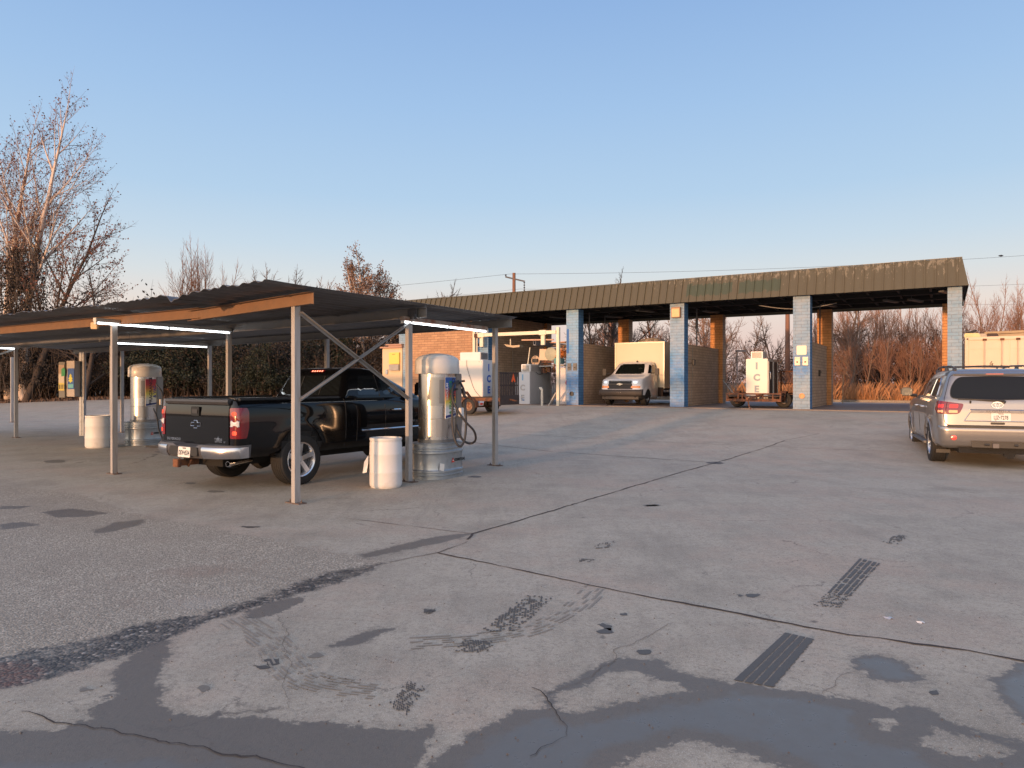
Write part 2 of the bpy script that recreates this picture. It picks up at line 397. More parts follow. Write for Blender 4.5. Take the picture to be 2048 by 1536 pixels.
# exposed aggregate patch
vo = s.n('ShaderNodeTexVoronoi'); vo.inputs['Scale'].default_value = 75; s.l(v, vo.inputs[0])
cl = s.n('ShaderNodeSeparateColor'); s.l(vo.outputs['Color'], cl.inputs[0])
ca = s.ramp(cl.outputs[0], [(0, (.22, .193, .15)), (.4, (.35, .305, .235)), (.8, (.43, .375, .29)), (1, (.66, .59, .47))])
ca = s.mix(s.ramp(vo.outputs['Distance'], [(.4, 0.), (.8, .55)]), ca, (.15, .13, .10))
ca = s.mix(s.ramp(s.noise(v, .9, 6, .7), [(.35, .5), (.6, 0.)]), ca, (.25, .215, .165)); ca = s.mix(s.ramp(s.noise(v, .6, 5, .7), [(.56, 0.), (.72, .5)]), ca, (.24, .155, .11))
ca = s.mix(s.ramp(s.noise(v, .7, 7, .7, 'Fac'), [(.58, 0.), (.66, .55)]), ca, (.36, .325, .27))
ma = edge('agg', .02, (ed1, .5), (ed2, .12)); c = s.mix(ma, c, ca)
# crumbled dark seam
vg = s.n('ShaderNodeTexVoronoi'); vg.inputs['Scale'].default_value = 46; s.l(v, vg.inputs[0]); cg = s.n('ShaderNodeSeparateColor'); s.l(vg.outputs['Color'], cg.inputs[0])
cs = s.ramp(cg.outputs[0], [(0, (.025, .023, .02)), (.55, (.075, .067, .056)), (.9, (.13, .115, .095)), (1, (.38, .34, .29))])
ms = edge('seam', .03, (ed1, .22), (ed2, .10)); c = s.mix(s.math('MULTIPLY', ms, s.ramp(s.noise(v, 3.5, 6, .75), [(.30, .25), (.5, .95)])), c, cs)
mru = edge('rust', .06, (ed1, .3)); c = s.mix(s.math('MULTIPLY', mru, s.ramp(ed2, [(.35, .2), (.6, .9)])), c, (.15, .07, .045))
# damp and standing water
mh = edge('wet', .05, (ed1, .40), (ed2, .12)); mw_ = edge('wet2', .008, (ed1, .18), (ed2, .09)); mq = edge('water', .03, (ed1, .25), (ed2, .05))
c = s.mix(s.math('MULTIPLY', mh, .28), c, (.10, .088, .07))
dc = s.mix(.78, c, (.115, .10, .082)); dc = s.mix(s.ramp(mid, [(.4, 0.), (.6, .35)]), dc, (.14, .122, .10))
c = s.mix(mw_, c, dc)
c = s.mix(s.math('MULTIPLY', mq, mw_), c, s.mix(.6, dc, (.14, .128, .11)))
rough = s.math('MULTIPLY_ADD', mid, .25, .62)
def lerp(a, b, f_): return s.math('ADD', s.math('MULTIPLY', a, s.math('SUBTRACT', 1, f_)), s.math('MULTIPLY', b, f_))
rough = lerp(rough, .50, mw_); rough = lerp(rough, s.math('MULTIPLY_ADD', n8, .40, .12), s.math('MULTIPLY', mq, mw_)); rough = lerp(rough, .45, ms)
s.set(Base_Color=c, Roughness=rough)
hb = s.math('ADD', s.math('MULTIPLY', fine, .5), s.math('MULTIPLY', grit, .5))
hb = lerp(hb, s.math('SUBTRACT', 1.2, vo.outputs['Distance']), ma); hb = lerp(hb, s.math('MULTIPLY', s.math('SUBTRACT', 1.2, vg.outputs['Distance']), 1.6), ms)
hb = s.math('ADD', hb, s.math('MULTIPLY', n8, .6))
b_ = s.n('ShaderNodeBump'); b_.inputs['Distance'].default_value = .010; s.l(hb, b_.inputs['Height']); s.l(s.math('MULTIPLY_ADD', s.math('MULTIPLY', mq, mw_), -.36, .42), b_.inputs['Strength']); s.l(b_.outputs[0], s.b.inputs['Normal'])
M_conc = s.m
def lotz(x, y): return (x, y, g(x, y)+.012)
xs_ = frange(-46, -7.2, .8)[:-1]+frange(-7.2, 7.2, .04)+frange(7.2, 40, .8)[1:]; ys_ = frange(-12, 2.4, .8)[:-1]+frange(2.4, 9.6, .04)+frange(9.6, 44, .8)[1:]
lot = sheet('parking_lot', lotz, xs_, ys_, M_conc)
co_ = np.empty(len(lot.data.vertices)*3); lot.data.vertices.foreach_get('co', co_); co_ = co_.reshape(-1, 3); X_, Y_ = co_[:, 0], co_[:, 1]
near = (np.abs(X_) < 14) & (Y_ > 0) & (Y_ < 16)
def sdu(polys, minus=()):
    out = np.full(X_.shape, -5.0); d = np.max([sdist(X_[near], Y_[near], p) for p in polys], 0)
    for m_ in minus: d = np.minimum(d, -sdist(X_[near], Y_[near], m_))
    out[near] = np.clip(d, -5, 5); return out
for nm_, val in (('agg', sdu([agg])), ('seam', sdu([seam])), ('rust', sdu([[(-80, 1345), (30, 1330), (80, 1345), (60, 1368), (0, 1384), (-80, 1400)]])), ('wet', sdu([lstain, big, p3, p4]+damps[:2], isl)+.03), ('wet2', sdu([lstain, big, p3, p4]+damps, isl)+.005), ('water', np.maximum(sdu([lwater, big], isl)-.12, sdu([p3, p4])-.04))):
    a_ = lot.data.attributes.new(nm_, 'FLOAT', 'POINT'); a_.data.foreach_set('value', val.astype(np.float32))

def flatpoly(name, pts, m, lift, amp=.04, step=.05, fr=2.2, world=False, seed=0, kind='structure', parent=None, jag=.5):
    """thin sheet on the lot from photo-pixel outline with ragged edge"""
    W = [p.to_2d() if world else PX(*p).to_2d() for p in pts]
    W = dens([(p.x, p.y) for p in W], step)
    out = []
    for x, y in W:
        out.append(Vector((x+amp*fb(x*fr, y*fr, seed+.3, 5)+jag*amp*fb(x*17, y*17, seed, 3), y+amp*fb(x*fr, y*fr, seed+7.7, 5)+jag*amp*fb(x*17, y*17, seed+3, 3), 0)))
    tris = tessellate_polygon([out])
    b = MB(); b.add([(p.x, p.y, g(p.x, p.y)+.012+lift*.35) for p in out], tris)
    o = b.build(name, m, parent, fix=False)
    for p in o.data.polygons:
        pass
    bm = bmesh.new(); bm.from_mesh(o.data)
    for f_ in bm.faces:
        f_.normal_update()
        if f_.normal.z < 0: f_.normal_flip()
    bm.to_mesh(o.data); bm.free()
    return tag(o, kind=kind) if kind else o

def wet(name, base, rough, rv):
    s = N(name); v = s.co(); n1 = s.noise(v, 2.2, 6, .65); n2 = s.noise(v, 90, 4, .7)
    c = s.mix(n1, tuple(x*.8 for x in base), tuple(x*1.25 for x in base)); c = s.mix(s.ramp(n2, [(.3, .5), (.5, 0.)]), c, tuple(x*.5 for x in base))
    s.set(Base_Color=c, Roughness=s.math('MULTIPLY_ADD', n1, rv, rough-rv/2)); s.bump(n2, .15, .003); return s.m
M_damp = wet('damp_concrete', (.095, .083, .068), .55, .3)
M_damp2 = wet('drying_concrete', (.19, .166, .132), .6, .2)
for (x, y, rx, ry, k) in [(1212, 1256, 18, 6, 0), (1210, 1266, 14, 5, 0), (1249, 1231, 9, 3, 0), (1287, 1306, 9, 4, 0), (860, 1226, 14, 5, 0), (418, 1379, 15, 6, 1), (540, 1330, 18, 8, 0), (520, 1342, 14, 6, 0), (1877, 1392, 11, 5, 0), (1606, 1328, 9, 3, 0), (176, 1384, 12, 4, 1), (1430, 927, 18, 2.5, 0), (1300, 1013, 18, 2, 1), (500, 1056, 20, 2, 0), (630, 1315, 10, 6, 1), (1305, 1013, 16, 2, 0), (1476, 1195, 9, 2, 0), (1504, 1194, 14, 3, 0), (950, 955, 12, 2, 0), (380, 968, 14, 2, 1), (110, 924, 22, 3, 1), (330, 905, 20, 2, 1), (430, 985, 16, 2, 1)]:
    flatpoly('oil_spot', [(x+rx*math.cos(i*.6283), y+ry*math.sin(i*.6283)) for i in range(10)], M_damp if k == 0 else M_damp2, .0055, .05, .012, 6, seed=x, jag=.4)
# tyre tread prints: rows of small blocks between two edges
def tread(quad, ribs, rows, keep, m, jag=.35, seed=1, lift=.0163):
    """field of separate wet lug prints, broken up towards its edges"""
    rnd = random.Random(seed); A, B, C, D = [PX(*p) for p in quad]     # A->B across at far end, D->C across at near end
    b = MB(); ribs *= 2; rows = int(rows*1.8)
    for j in range(rows):
        for i in range(ribs):
            uc, vc = (i+.5+.5*(j % 2)-.25)/ribs, (j+.5)/rows
            ed = min(uc, 1-uc)*2.2+.25; ed *= min(1, min(vc, 1-vc)*4+.35)
            if rnd.random() > keep(uc, vc)*min(1, ed+.25) or fb(uc*3.1+seed, vc*4.3, seed, 3) < -.38: continue
            n = rnd.randint(5, 7); q = []; ph = rnd.random()*6
            for k in range(n):
                a = ph+2*math.pi*k/n; rr_ = rnd.uniform(.55, 1.0)
                uu = uc+math.cos(a)*rr_*.66/ribs; vv = vc+math.sin(a)*rr_*.62/rows+.18/rows*math.cos(a)
                p = A.lerp(B, uu).lerp(D.lerp(C, uu), vv); q.append((p.x, p.y, g(p.x, p.y)+lift+((i*3+j*5) % 16)*.0001))
            b.add(q, [tuple(range(n))])
    o = b.build('tyre_print', m, fix=False)
    bm = bmesh.new(); bm.from_mesh(o.data)
    for f_ in bm.faces:
        f_.normal_update()
        if f_.normal.z < 0: f_.normal_flip()
    bm.to_mesh(o.data); bm.free(); tag(o, kind='structure')
def ribs(quad, bands, m, seed=1, gap=.0, lift=.0163, jag=.012, rag=None):
    """continuous wet tread bands with ragged shoulders"""
    rnd = random.Random(seed); A, B, C, D = [PX(*p) for p in quad]; b = MB(); L = (D-A).length; n = int(L/.012); ax = (D-A).normalized()
    for (u0, u1) in bands:
        w_ = (u1-u0); run = 0
        for k in range(n):
            if run > 0: run -= 1; continue
            if rnd.random() < gap: run = rnd.randint(1, 3); continue
            v0, v1 = k/n, (k+1)/n
            j0 = jag*fb(u0*40, k*.35, seed, 3)*2.2; j1 = jag*fb(u1*40+9, k*.35, seed, 3)*2.2
            if rag and abs(u1-rag) < .01: j1 += .05*max(0, math.sin(k*1.1+math.sin(k*.37)*2))*.8
            q = []
            for uu, vv in ((u0+j0, v0), (u1+j1, v0), (u1+j1, v1), (u0+j0, v1)):
                p = A.lerp(B, uu).lerp(D.lerp(C, uu), vv); q.append((p.x, p.y, g(p.x, p.y)+lift))
            b.add(q, [(0, 1, 2, 3)])
    o = b.build('tyre_print', m, fix=False)
    bm = bmesh.new(); bm.from_mesh(o.data)
    for f_ in bm.faces:
        if f_.normal.z < 0: f_.normal_flip()
    bm.to_mesh(o.data); bm.free(); tag(o, kind='structure')
ribs([(1571, 1270), (1628, 1283), (1546, 1380), (1468, 1366)], ((0, .225), (.27, .47), (.515, .715), (.76, 1.0)), M_damp, 2, .0, jag=.007, rag=1.0)
ribs([(1720, 1120), (1760, 1130), (1700, 1196), (1655, 1190)], ((0, .12), (.20, .38), (.46, .62), (.70, .86), (.93, 1.0)), M_damp, 4, .06, rag=1.0)
tread([(1655, 1190), (1705, 1192), (1690, 1220), (1625, 1216)], 6, 9, lambda u, v: .5, M_damp, 1.6, 5)
tread([(1796, 1072), (1815, 1075), (1800, 1092), (1757, 1088)], 5, 6, lambda u, v: .75, M_damp, 1, 6)
tread([(1052, 1194), (1106, 1198), (1036, 1266), (958, 1270)], 6, 15, lambda u, v: .3+.6*math.sin(3.1*max(.05, v)), M_damp, 2.6, 7)
tread([(930, 1284), (992, 1288), (972, 1312), (908, 1308)], 6, 6, lambda u, v: .8, M_damp, 2.6, 8)
tread([(815, 1366), (852, 1380), (812, 1438), (776, 1416)], 5, 9, lambda u, v: .7, M_damp, 2.6, 9)
tread([(1190, 1092), (1232, 1084), (1228, 1098), (1182, 1101)], 7, 3, lambda u, v: .5, M_damp, 2, 10)
tread([(1155, 1120), (1190, 1122), (1188, 1128), (1148, 1127)], 6, 2, lambda u, v: .6, M_damp, 2, 11)
tread([(852, 1224), (872, 1222), (866, 1232), (844, 1233)], 3, 3, lambda u, v: .8, M_damp, 2, 12)
# faint curved rubber tracks
def track(pts, wd, ribs, m, seed=0):
    W = [PX(*p) for p in pts]
    P = []
    for i in range(len(W)-1):
        p0, p1, p2, p3 = W[max(0, i-1)], W[i], W[i+1], W[min(len(W)-1, i+2)]
        for k in range(8):
            t = k/8; P.append(.5*((2*p1)+(p2-p0)*t+(2*p0-5*p1+4*p2-p3)*t*t+(3*p1-p0-3*p2+p3)*t**3))
    b = MB(); rnd = random.Random(seed)
    for r_ in range(ribs):
        for i in range(len(P)-1):
            if rnd.random() < .5: continue
            t = (P[i+1]-P[i]).normalized(); s_ = Vector((-t.y, t.x, 0)); o0 = (r_/ribs-.5)*wd; o1 = o0+wd/ribs*.5
            q = [P[i]+s_*o0, P[i+1]+s_*o0, P[i+1]+s_*o1, P[i]+s_*o1]
            b.add([(p.x, p.y, g(p.x, p.y)+.0148) for p in q], [(0, 1, 2, 3)])
    tag(b.build('tyre_track', m), kind='structure')
M_trk = mat('rubber_smear', (.262, .228, .182), .75, 0, .2, 20)
track([(470, 1240), (545, 1290), (580, 1340), (640, 1372), (770, 1390)], .24, 9, M_trk, 1)
track([(820, 1290), (960, 1280), (1060, 1262), (1140, 1225), (1200, 1170)], .22, 6, M_trk, 2)
# slab joints and cracks
def line(name, pts, wd, m=None, jit=.02, lift=.0168, seed=0, step=.08):
    W = [PX(*p) for p in pts]; b = MB(); L = []
    for i in range(len(W)-1):
        k = max(1, int((W[i+1]-W[i]).length/step))
        for j in range(k): L.append(W[i].lerp(W[i+1], j/k))
    L.append(W[-1]); Q = []
    for i, p in enumerate(L):
        t = (L[min(i+1, len(L)-1)]-L[max(i-1, 0)]).normalized(); s_ = Vector((-t.y, t.x, 0))
        o_ = jit*fb(p.x*2.5, p.y*2.5, seed, 5)+min(.03, jit)*.6*fb(p.x*14, p.y*14, seed+2, 3); hw = wd/2*(1+.9*fb(p.x*3, p.y*3, seed+5))
        Q.append((p+s_*(o_-hw), p+s_*(o_+hw)))
    for i in range(len(Q)-1):
        q = [Q[i][0], Q[i+1][0], Q[i+1][1], Q[i][1]]
        b.add([(p.x, p.y, g(p.x, p.y)+lift) for p in q], [(0, 1, 2, 3)])
    tag(b.build(name, m or M_joint), kind='structure')
M_joint = mat('joint_dirt', (.05, .04, .035), .9, 0, .3, 15)
M_joint2 = mat('joint_old', (.17, .145, .12), .9, 0, .3, 15)
line('slab_joint', [(936, 1082), (945, 1070), (1070, 1034), (1208, 992), (1365, 945), (1480, 912), (1570, 882)], .022, seed=1)
line('slab_joint', [(875, 1108), (1090, 1155), (1300, 1198), (1500, 1236), (1700, 1274), (1900, 1300), (2048, 1327), (2250, 1366)], .020, seed=2)
line('slab_joint', [(780, 1128), (875, 1108), (936, 1086)], .012, M_joint2, seed=3)
line('slab_joint', [(760, 855), (960, 888), (1110, 905), (1270, 916), (1420, 926)], .025, seed=4)
line('slab_joint', [(1010, 868), (1360, 887), (1800, 905)], .02, M_joint2, seed=5)
line('slab_joint', [(700, 1040), (945, 1070)], .012, M_joint2, seed=6)
line('slab_joint', [(1570, 882), (1640, 868)], .02, M_joint2, seed=7)
line('pavement_crack', [(1060, 1383), (1078, 1388), (1092, 1402), (1104, 1420), (1106, 1436), (1130, 1460), (1136, 1480), (1090, 1496), (1060, 1520)], .004, jit=.05, seed=8, step=.03)
line('pavement_crack', [(1085, 1393), (1150, 1372), (1195, 1345), (1228, 1328), (1232, 1306), (1290, 1280), (1340, 1252)], .004, M_joint2, jit=.06, seed=9, step=.03)
line('pavement_crack', [(40, 1430), (109, 1452), (180, 1460), (300, 1482), (430, 1515), (540, 1532), (640, 1560)], .006, jit=.06, seed=10, step=.03)
line('pavement_crack', [(1655, 1396), (1680, 1370), (1720, 1352)], .003, M_joint2, jit=.05, seed=11, step=.03)
line('pavement_crack', [(575, 1424), (573, 1380), (578, 1330), (565, 1270), (555, 1235)], .003, M_joint2, jit=.05, seed=12, step=.03)
# small litter
rnd = random.Random(5); b = MB()
for i in range(420):
    px = rnd.uniform(0, 2048); py = 860+676*rnd.random()**.8; p = PX(px, py); r_ = rnd.uniform(.0015, .0045)
    a = rnd.random()*6; b.box(p+Vector((0, 0, .014+r_*.4)), (r_*2, r_*1.3, r_*.9), a)
tag(b.build('grit', mat('grit_stone', (.11, .10, .09), .8, 0, .5, 3), bevel=0), 'small scattered grit and pebbles on the concrete', 'grit', kind='stuff')
def litter(px, py, r_, m, lab):
    p = PX(px, py); b = MB(); n = 9
    b.add([(0, 0, .02)]+[(r_*math.cos(i*.7)*(1+.3*math.sin(i*5+px)), r_*math.sin(i*.7)*(1+.3*math.cos(i*3)), .014+.006*math.sin(i*2)) for i in range(n)], [(0, i+1, (i+1) % n+1) for i in range(n)])
    o = b.build('litter', m); o.location = p; tag(o, lab, 'litter')
litter(1842, 1249, .022, M_white, 'small white bottle cap on concrete below the far tyre print')
litter(1778, 1240, .03, mat('foil', (.5, .5, .5), .3, .4), 'crumpled grey wrapper lying left of the white bottle cap')

# ---------------------------------------------------------------- wash bays building
WASH = empty('car_wash_building', (P0.x, P0.y, BZ), math.atan2(RT.y, RT.x), 'open-fronted brick self-service wash bays with blue piers and olive metal fascia', 'car wash')
D = 4.6
front_pale = [(0, (0.052, 0.198, 0.446)), (.5, (0.086, 0.243, 0.465)), (.85, (0.224, 0.324, 0.409)), (1.1, (0.103, 0.261, 0.465)), (1.7, (0.052, 0.216, 0.484)), (2.2, (0.120, 0.270, 0.446)), (2.7, (0.189, 0.306, 0.428)), (4.2, (0.198, 0.315, 0.437))]
front_blue = [(0, (.045, .20, .47)), (1.2, (.05, .21, .48)), (1.9, (.06, .24, .50)), (2.4, (.12, .30, .52)), (2.9, (.17, .34, .52)), (4.2, (.16, .33, .50))]
front_white = [(0, (0.181, 0.288, 0.391)), (.8, (0.189, 0.297, 0.391)), (1.2, (0.189, 0.297, 0.400)), (1.5, (0.052, 0.207, 0.465)), (1.9, (0.077, 0.234, 0.465)), (2.3, (0.181, 0.297, 0.419)), (4.2, (0.181, 0.297, 0.419))]
front_end = [(0, (0.163, 0.288, 0.400)), (1.8, (0.163, 0.288, 0.400)), (4.2, (0.172, 0.297, 0.409))]
gre = (.13, .14, .15)
M_f1 = brick('pier_paint_blue', ((.9, .9, .9), (.7, .7, .7)), gre, paint=front_blue)
M_f2 = brick('pier_paint_mixed', ((.9, .9, .9), (.7, .7, .7)), gre, paint=front_pale)
M_f3 = brick('pier_paint_pale', ((.9, .9, .9), (.7, .7, .7)), gre, paint=front_white)
M_f4 = brick('pier_paint_end', ((.9, .9, .9), (.7, .7, .7)), gre, paint=front_end)
M_side = brick('pier_paint_deep', ((.08, .22, .42), (.06, .17, .34)), (.02, .06, .12))
M_tan = brick('tan_brick', ((.46, .27, .15), (.36, .20, .11)), (.16, .10, .07))
M_tan_sun = brick('back_pier_sunlit_brick', ((.66, .34, .15), (.56, .27, .11)), (.22, .10, .05))  # tan brick again, with the orange sunlight put into its colour
M_brown = brick('bay_brick', ((.56, .38, .25), (.47, .32, .205)), (.19, .13, .09))
FM = [M_f1, M_f1, M_f2, M_f3, M_f4]
def pier(a, b0, fm, sm, x0=-.285, x1=.285, dep=.5, h=4.13):
    m = MB(); m.bb(a+x0, a+x1, b0, b0+dep, 0, h, mi=1)
    m.mi = [1, 1, 0, 1, 1, 1]       # the face towards the lot is front paint
    return m.build('pier', [fm, sm], WASH)
for i in range(5):
    pier(i*D, 0, FM[i], M_side, x0=-.285 if i < 4 else -.12)
    pier(i*D, 5.65, M_tan_sun, M_brown)
pier(-4.75, 0, M_f4, M_side, h=4.13)
# divider walls and room
for i in (1, 2, 3):
    m = MB(); m.bb(i*D-.10, i*D+.10, .5, 5.65, 0, 2.55 if i > 1 else 2.7)
    m.build('divider_wall', M_brown, WASH)
m = MB(); m.bb(-.12, .12, .5, 5.65, 0, 4.13); m.build('room_wall', M_brown, WASH)
m = MB(); m.bb(-4.465, -.285, .12, .32, 0, 4.13); m.build('room_wall', M_tan, WASH)
m = MB(); m.bb(-4.9, -4.7, .5, 5.65, 0, 4.13); m.build('room_wall', M_tan, WASH)
m = MB(); m.bb(-4.7, -.12, 5.75, 5.95, 0, 4.13); m.build('room_wall', M_tan, WASH)
# roof slab, beams
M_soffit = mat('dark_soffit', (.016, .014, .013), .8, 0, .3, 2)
a0, a1 = -5.3, 18.86; fb_ = -.22
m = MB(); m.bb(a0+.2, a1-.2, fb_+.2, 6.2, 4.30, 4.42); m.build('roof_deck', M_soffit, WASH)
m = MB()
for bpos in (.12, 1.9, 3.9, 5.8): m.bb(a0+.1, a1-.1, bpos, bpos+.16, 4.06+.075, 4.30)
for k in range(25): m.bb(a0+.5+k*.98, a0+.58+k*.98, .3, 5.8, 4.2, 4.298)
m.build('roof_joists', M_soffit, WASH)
# standing seam fascia (front sloped, ends, back)
s = N('olive_fascia'); v = s.co()
mp = s.n('ShaderNodeMapping'); mp.inputs['Scale'].default_value = (9, 9, 1.1); s.l(v, mp.inputs[0])
sp = s.n('ShaderNodeSeparateXYZ'); s.l(v, sp.inputs[0])
c = s.mix(s.noise(v, 1.2, 5), (.060, .052, .028), (.076, .066, .036))
pz = s.math('SUBTRACT', sp.outputs[2], 4.35); pxx = s.math('MULTIPLY', s.math('SUBTRACT', sp.outputs[0], 4.0), .022)
wgt = s.math('ADD', s.math('MULTIPLY_ADD', pz, .20, -.02), s.math('MINIMUM', pxx, .14))
pe = s.ramp(s.math('ADD', s.noise(mp.outputs[0], 1.0, 6, .75), wgt), [(.77, 0.), (.80, 1.)])
c = s.mix(s.math('MULTIPLY', pe, .75), c, (.20, .175, .125))
# where the old name was taken off, greener unfaded paint (runs from the second pier to short of the third)
inx = s.math('MULTIPLY', s.math('GREATER_THAN', sp.outputs[0], 9.6), s.math('LESS_THAN', sp.outputs[0], 13.1))
gapx = s.math('SUBTRACT', 1, s.math('MULTIPLY', s.math('GREATER_THAN', sp.outputs[0], 11.35), s.math('LESS_THAN', sp.outputs[0], 11.6)))
rag = s.math('MULTIPLY_ADD', s.noise(v, 5, 5, .7), .5, -.25)
inz = s.math('MULTIPLY', s.math('GREATER_THAN', s.math('ADD', sp.outputs[2], rag), 4.36), s.math('LESS_THAN', s.math('ADD', sp.outputs[2], rag), 4.80))
c = s.mix(s.math('MULTIPLY', s.math('MULTIPLY', inx, gapx), s.math('MULTIPLY', inz, .75)), c, (.028, .048, .026))
s.set(Base_Color=c, Roughness=.55, Metallic=.0); M_fas = s.m
m = MB(); zt, zb = 5.06, 4.12; bt, bb_ = fb_+.34, fb_
m.add([(a0, bb_, zb), (a1, bb_, zb), (a1-.17, bt, zt), (a0+.17, bt, zt), (a0, bb_+.03, zb), (a1, bb_+.03, zb), (a1-.17, bt+.03, zt), (a0+.17, bt+.03, zt)], [(0, 1, 2, 3), (7, 6, 5, 4), (0, 4, 5, 1), (3, 2, 6, 7), (1, 5, 6, 2), (0, 3, 7, 4)])
x = a0+.06
while x < a1-.1:
    fx = min(1, 1); sx0 = x
    m.add([(x-.018, bb_-.045, zb), (x+.018, bb_-.045, zb), (x+.018, bt-.045, zt+.014), (x-.018, bt-.045, zt+.014), (x-.018, bb_, zb), (x+.018, bb_, zb), (x+.018, bt, zt+.014), (x-.018, bt, zt+.014)], [(0, 1, 2, 3), (0, 4, 5, 1), (3, 2, 6, 7), (1, 5, 6, 2), (0, 3, 7, 4)])
    x += .305
m.build('fascia', M_fas, WASH)
m = MB()   # right end panel, back panel and top cap
m.add([(a1, bb_, zb), (a1, 6.5, zb), (a1-.17, 6.2, zt), (a1-.17, bt, zt)], [(0, 1, 2, 3)])
m.add([(a0, bb_, zb), (a0, 6.5, zb), (a0+.17, 6.2, zt), (a0+.17, bt, zt)], [(3, 2, 1, 0)])
m.add([(a0, 6.5, zb-.05), (a1, 6.5, zb-.05), (a1-.17, 6.2, zt), (a0+.17, 6.2, zt)], [(3, 2, 1, 0)])
m.build('end_fascia', M_fas, WASH, fix=False)
m = MB(); m.bb(a0+.17, a1-.17, bt-.03, bt+.06, zt+.012, zt+.035); m.build('fascia_cap', M_fas, WASH)
# under-roof lights, pipes
M_pipe = mat('pipe_grey', (.10, .10, .10), .5, .3)
for a_, b_ in ((18.2, 1.0), (14.2, 3.4), (9.5, 3.4), (5.0, 3.4), (7.2, 1.6), (2.6, 2.4), (16.4, 3.0), (17.2, 3.2)):
    m = MB(); m.bar((a_-.1, b_-.5, 4.06), (a_+.25, b_+.5, 4.06), .16, .06); m.tube([(a_-.05, b_-.3, 4.09), (a_-.05, b_-.3, 4.29)], .012, 6)
    m.build('strip_light', M_pipe, WASH)
m = MB(); pts = [(12.0+i*.3, 1.5+.25*i*.3, 4.02-.18*math.sin(math.pi*i/9)) for i in range(10)]; m.tube(pts, .016, 6)
m.build('loose_cable', mat('pale_cable', (.3, .3, .3), .6), WASH)
for i, bs in ((1, (1.7, 3.4)), (2, (1.0, 2.6)), (3, (4.4,))):
    for k, b_ in enumerate(bs):
        m = MB(); zt_ = 2.55 if i > 1 else 2.7
        m.tube([(i*D, b_, zt_), (i*D, b_, 4.15)], .03, 8)
        if i == 2 and k == 1:
            m.tube([(i*D, b_, 3.75), (i*D-1.0, b_-.2, 3.55)], .02, 6); m.tube([(i*D, b_, 3.35), (i*D-1.0, b_-.2, 3.55)], .015, 6); m.tube([(i*D, b_, 3.3), (i*D, b_, 3.8)], .055, 8)
        m.build('boom_pole', M_steel_dk, WASH)
for i in (2, 3):   # wall foam brush holders
    m = MB(); m.tube([(i*D+.1, .9, 1.75), (i*D+.42, .7, 1.78)], .012, 6); m.lathe([(.02, 0), (.07, .02), (.08, .22), (.03, .25)], 10, Matrix.Translation((i*D+.46, .68, 1.68)))
    if i == 2: m.build('brush_holder', M_black, WASH)
m = MB(); m.tube([(2*D+.12, 1.4, .1), (2*D+.12, 1.6, 1.2), (2*D+.12, 1.62, 2.5)], .01, 5); m.build('wall_cord', mat('pale_cord', (.3, .27, .22), .8), WASH)
m = MB(); m.tube([(.14, 2.4, .1), (.14, 2.45, 1.2), (.14, 2.4, 2.6)], .012, 5); m.build('wall_cord', mat('pale_cord', (.3, .27, .22), .8), WASH)
# coin boxes, plates, wall lamp, vacuum ports on the piers
def coinbox(a, z, n, m_body):
    for k in range(n):
        x = a+(k-.5)*.27 if n > 1 else a
        m = MB(); m.bb(x-.09, x+.09, -.035, -.002, z, z+.30); m.bb(x-.055, x+.055, -.05, -.036, z+.05, z+.2); m.bb(x-.07, x+.07, -.045, -.036, z+.23, z+.27)
        o = m.build('coin_box', m_body, WASH, bevel=.006)
        q = MB(); q.lathe([(.03, 0), (.03, .02), (0, .025)], 12, Matrix.Translation((x, -.05, z+.12)) @ Matrix.Rotation(R(90), 4, 'X')); q.build('coin_slot', M_black, o)
coinbox(D, 1.52, 2, mat('coin_steel', (.12, .12, .12), .4, .6))
coinbox(3*D, 1.62, 2, mat('coin_steel_light', (.32, .3, .27), .45, .6))
def port(a, z, c, face=None):
    m = MB(); m.lathe([(.095, 0), (.095, .05), (.075, .05), (.075, .012), (0, .012)], 24, Matrix.Translation((a, -.001, z)) @ Matrix.Rotation(R(90), 4, 'X')); m.build('vacuum_port', c, WASH, smooth=True)
port(D-.02, .52, mat('port_dark', (.05, .05, .05), .5)); port(3*D+.02, .52, mat('port_copper', (.45, .22, .10), .5, .2))
m = MB(); m.prism(rr(3*D-.16, 2.0, 3*D+.17, 2.33, .03), lambda p, q, h: (p, -.005-h, q), .012); m.build('sign_plate', mat('blank_plate', (.72, .66, .48), .5, 0, .05), WASH)
m = MB(); m.bb(2*D-.19, 2*D+.17, -.16, -.002, 3.55, 3.97); o = m.build('wall_lamp', mat('lamp_housing', (.20, .12, .07), .5, .3), WASH, bevel=.015)
m = MB(); m.bb(2*D-.16, 2*D+.14, -.168, -.161, 3.58, 3.90); m.build('lamp_lens', mat('sunlit_lens', (.62, .36, .16), .3, 0, .3, 12), o)  # orange reflection of the low sun put into the lens colour
# painted mark on first pier and graffiti on third divider
m = MB(); m.bb(D-.27, D-.16, -.004, -.001, 2.25, 3.3); m.build('paint_drip', mat('paint_blue', (.03, .12, .34), .7, 0, .3, 5), WASH)
for y_ in (3.3, 3.5, 3.7):
    m = MB(); m.tube([(3*D+.103, y_, 1.25), (3*D+.103, y_+.02, 1.5)], .02, 5); m.build('spray_mark', mat('spray', (.03, .025, .02), .8), WASH)
m = MB(); m.tube([(3*D+.103, 3.72, 1.42), (3*D+.103, 4.2, 1.43)], .016, 5); m.build('spray_mark', mat('spray', (.03, .025, .02), .8), WASH)
# downspout
m = MB(); m.bb(-.42, -.32, .02, .1, 0, 4.12); m.build('downspout', M_cream, WASH)
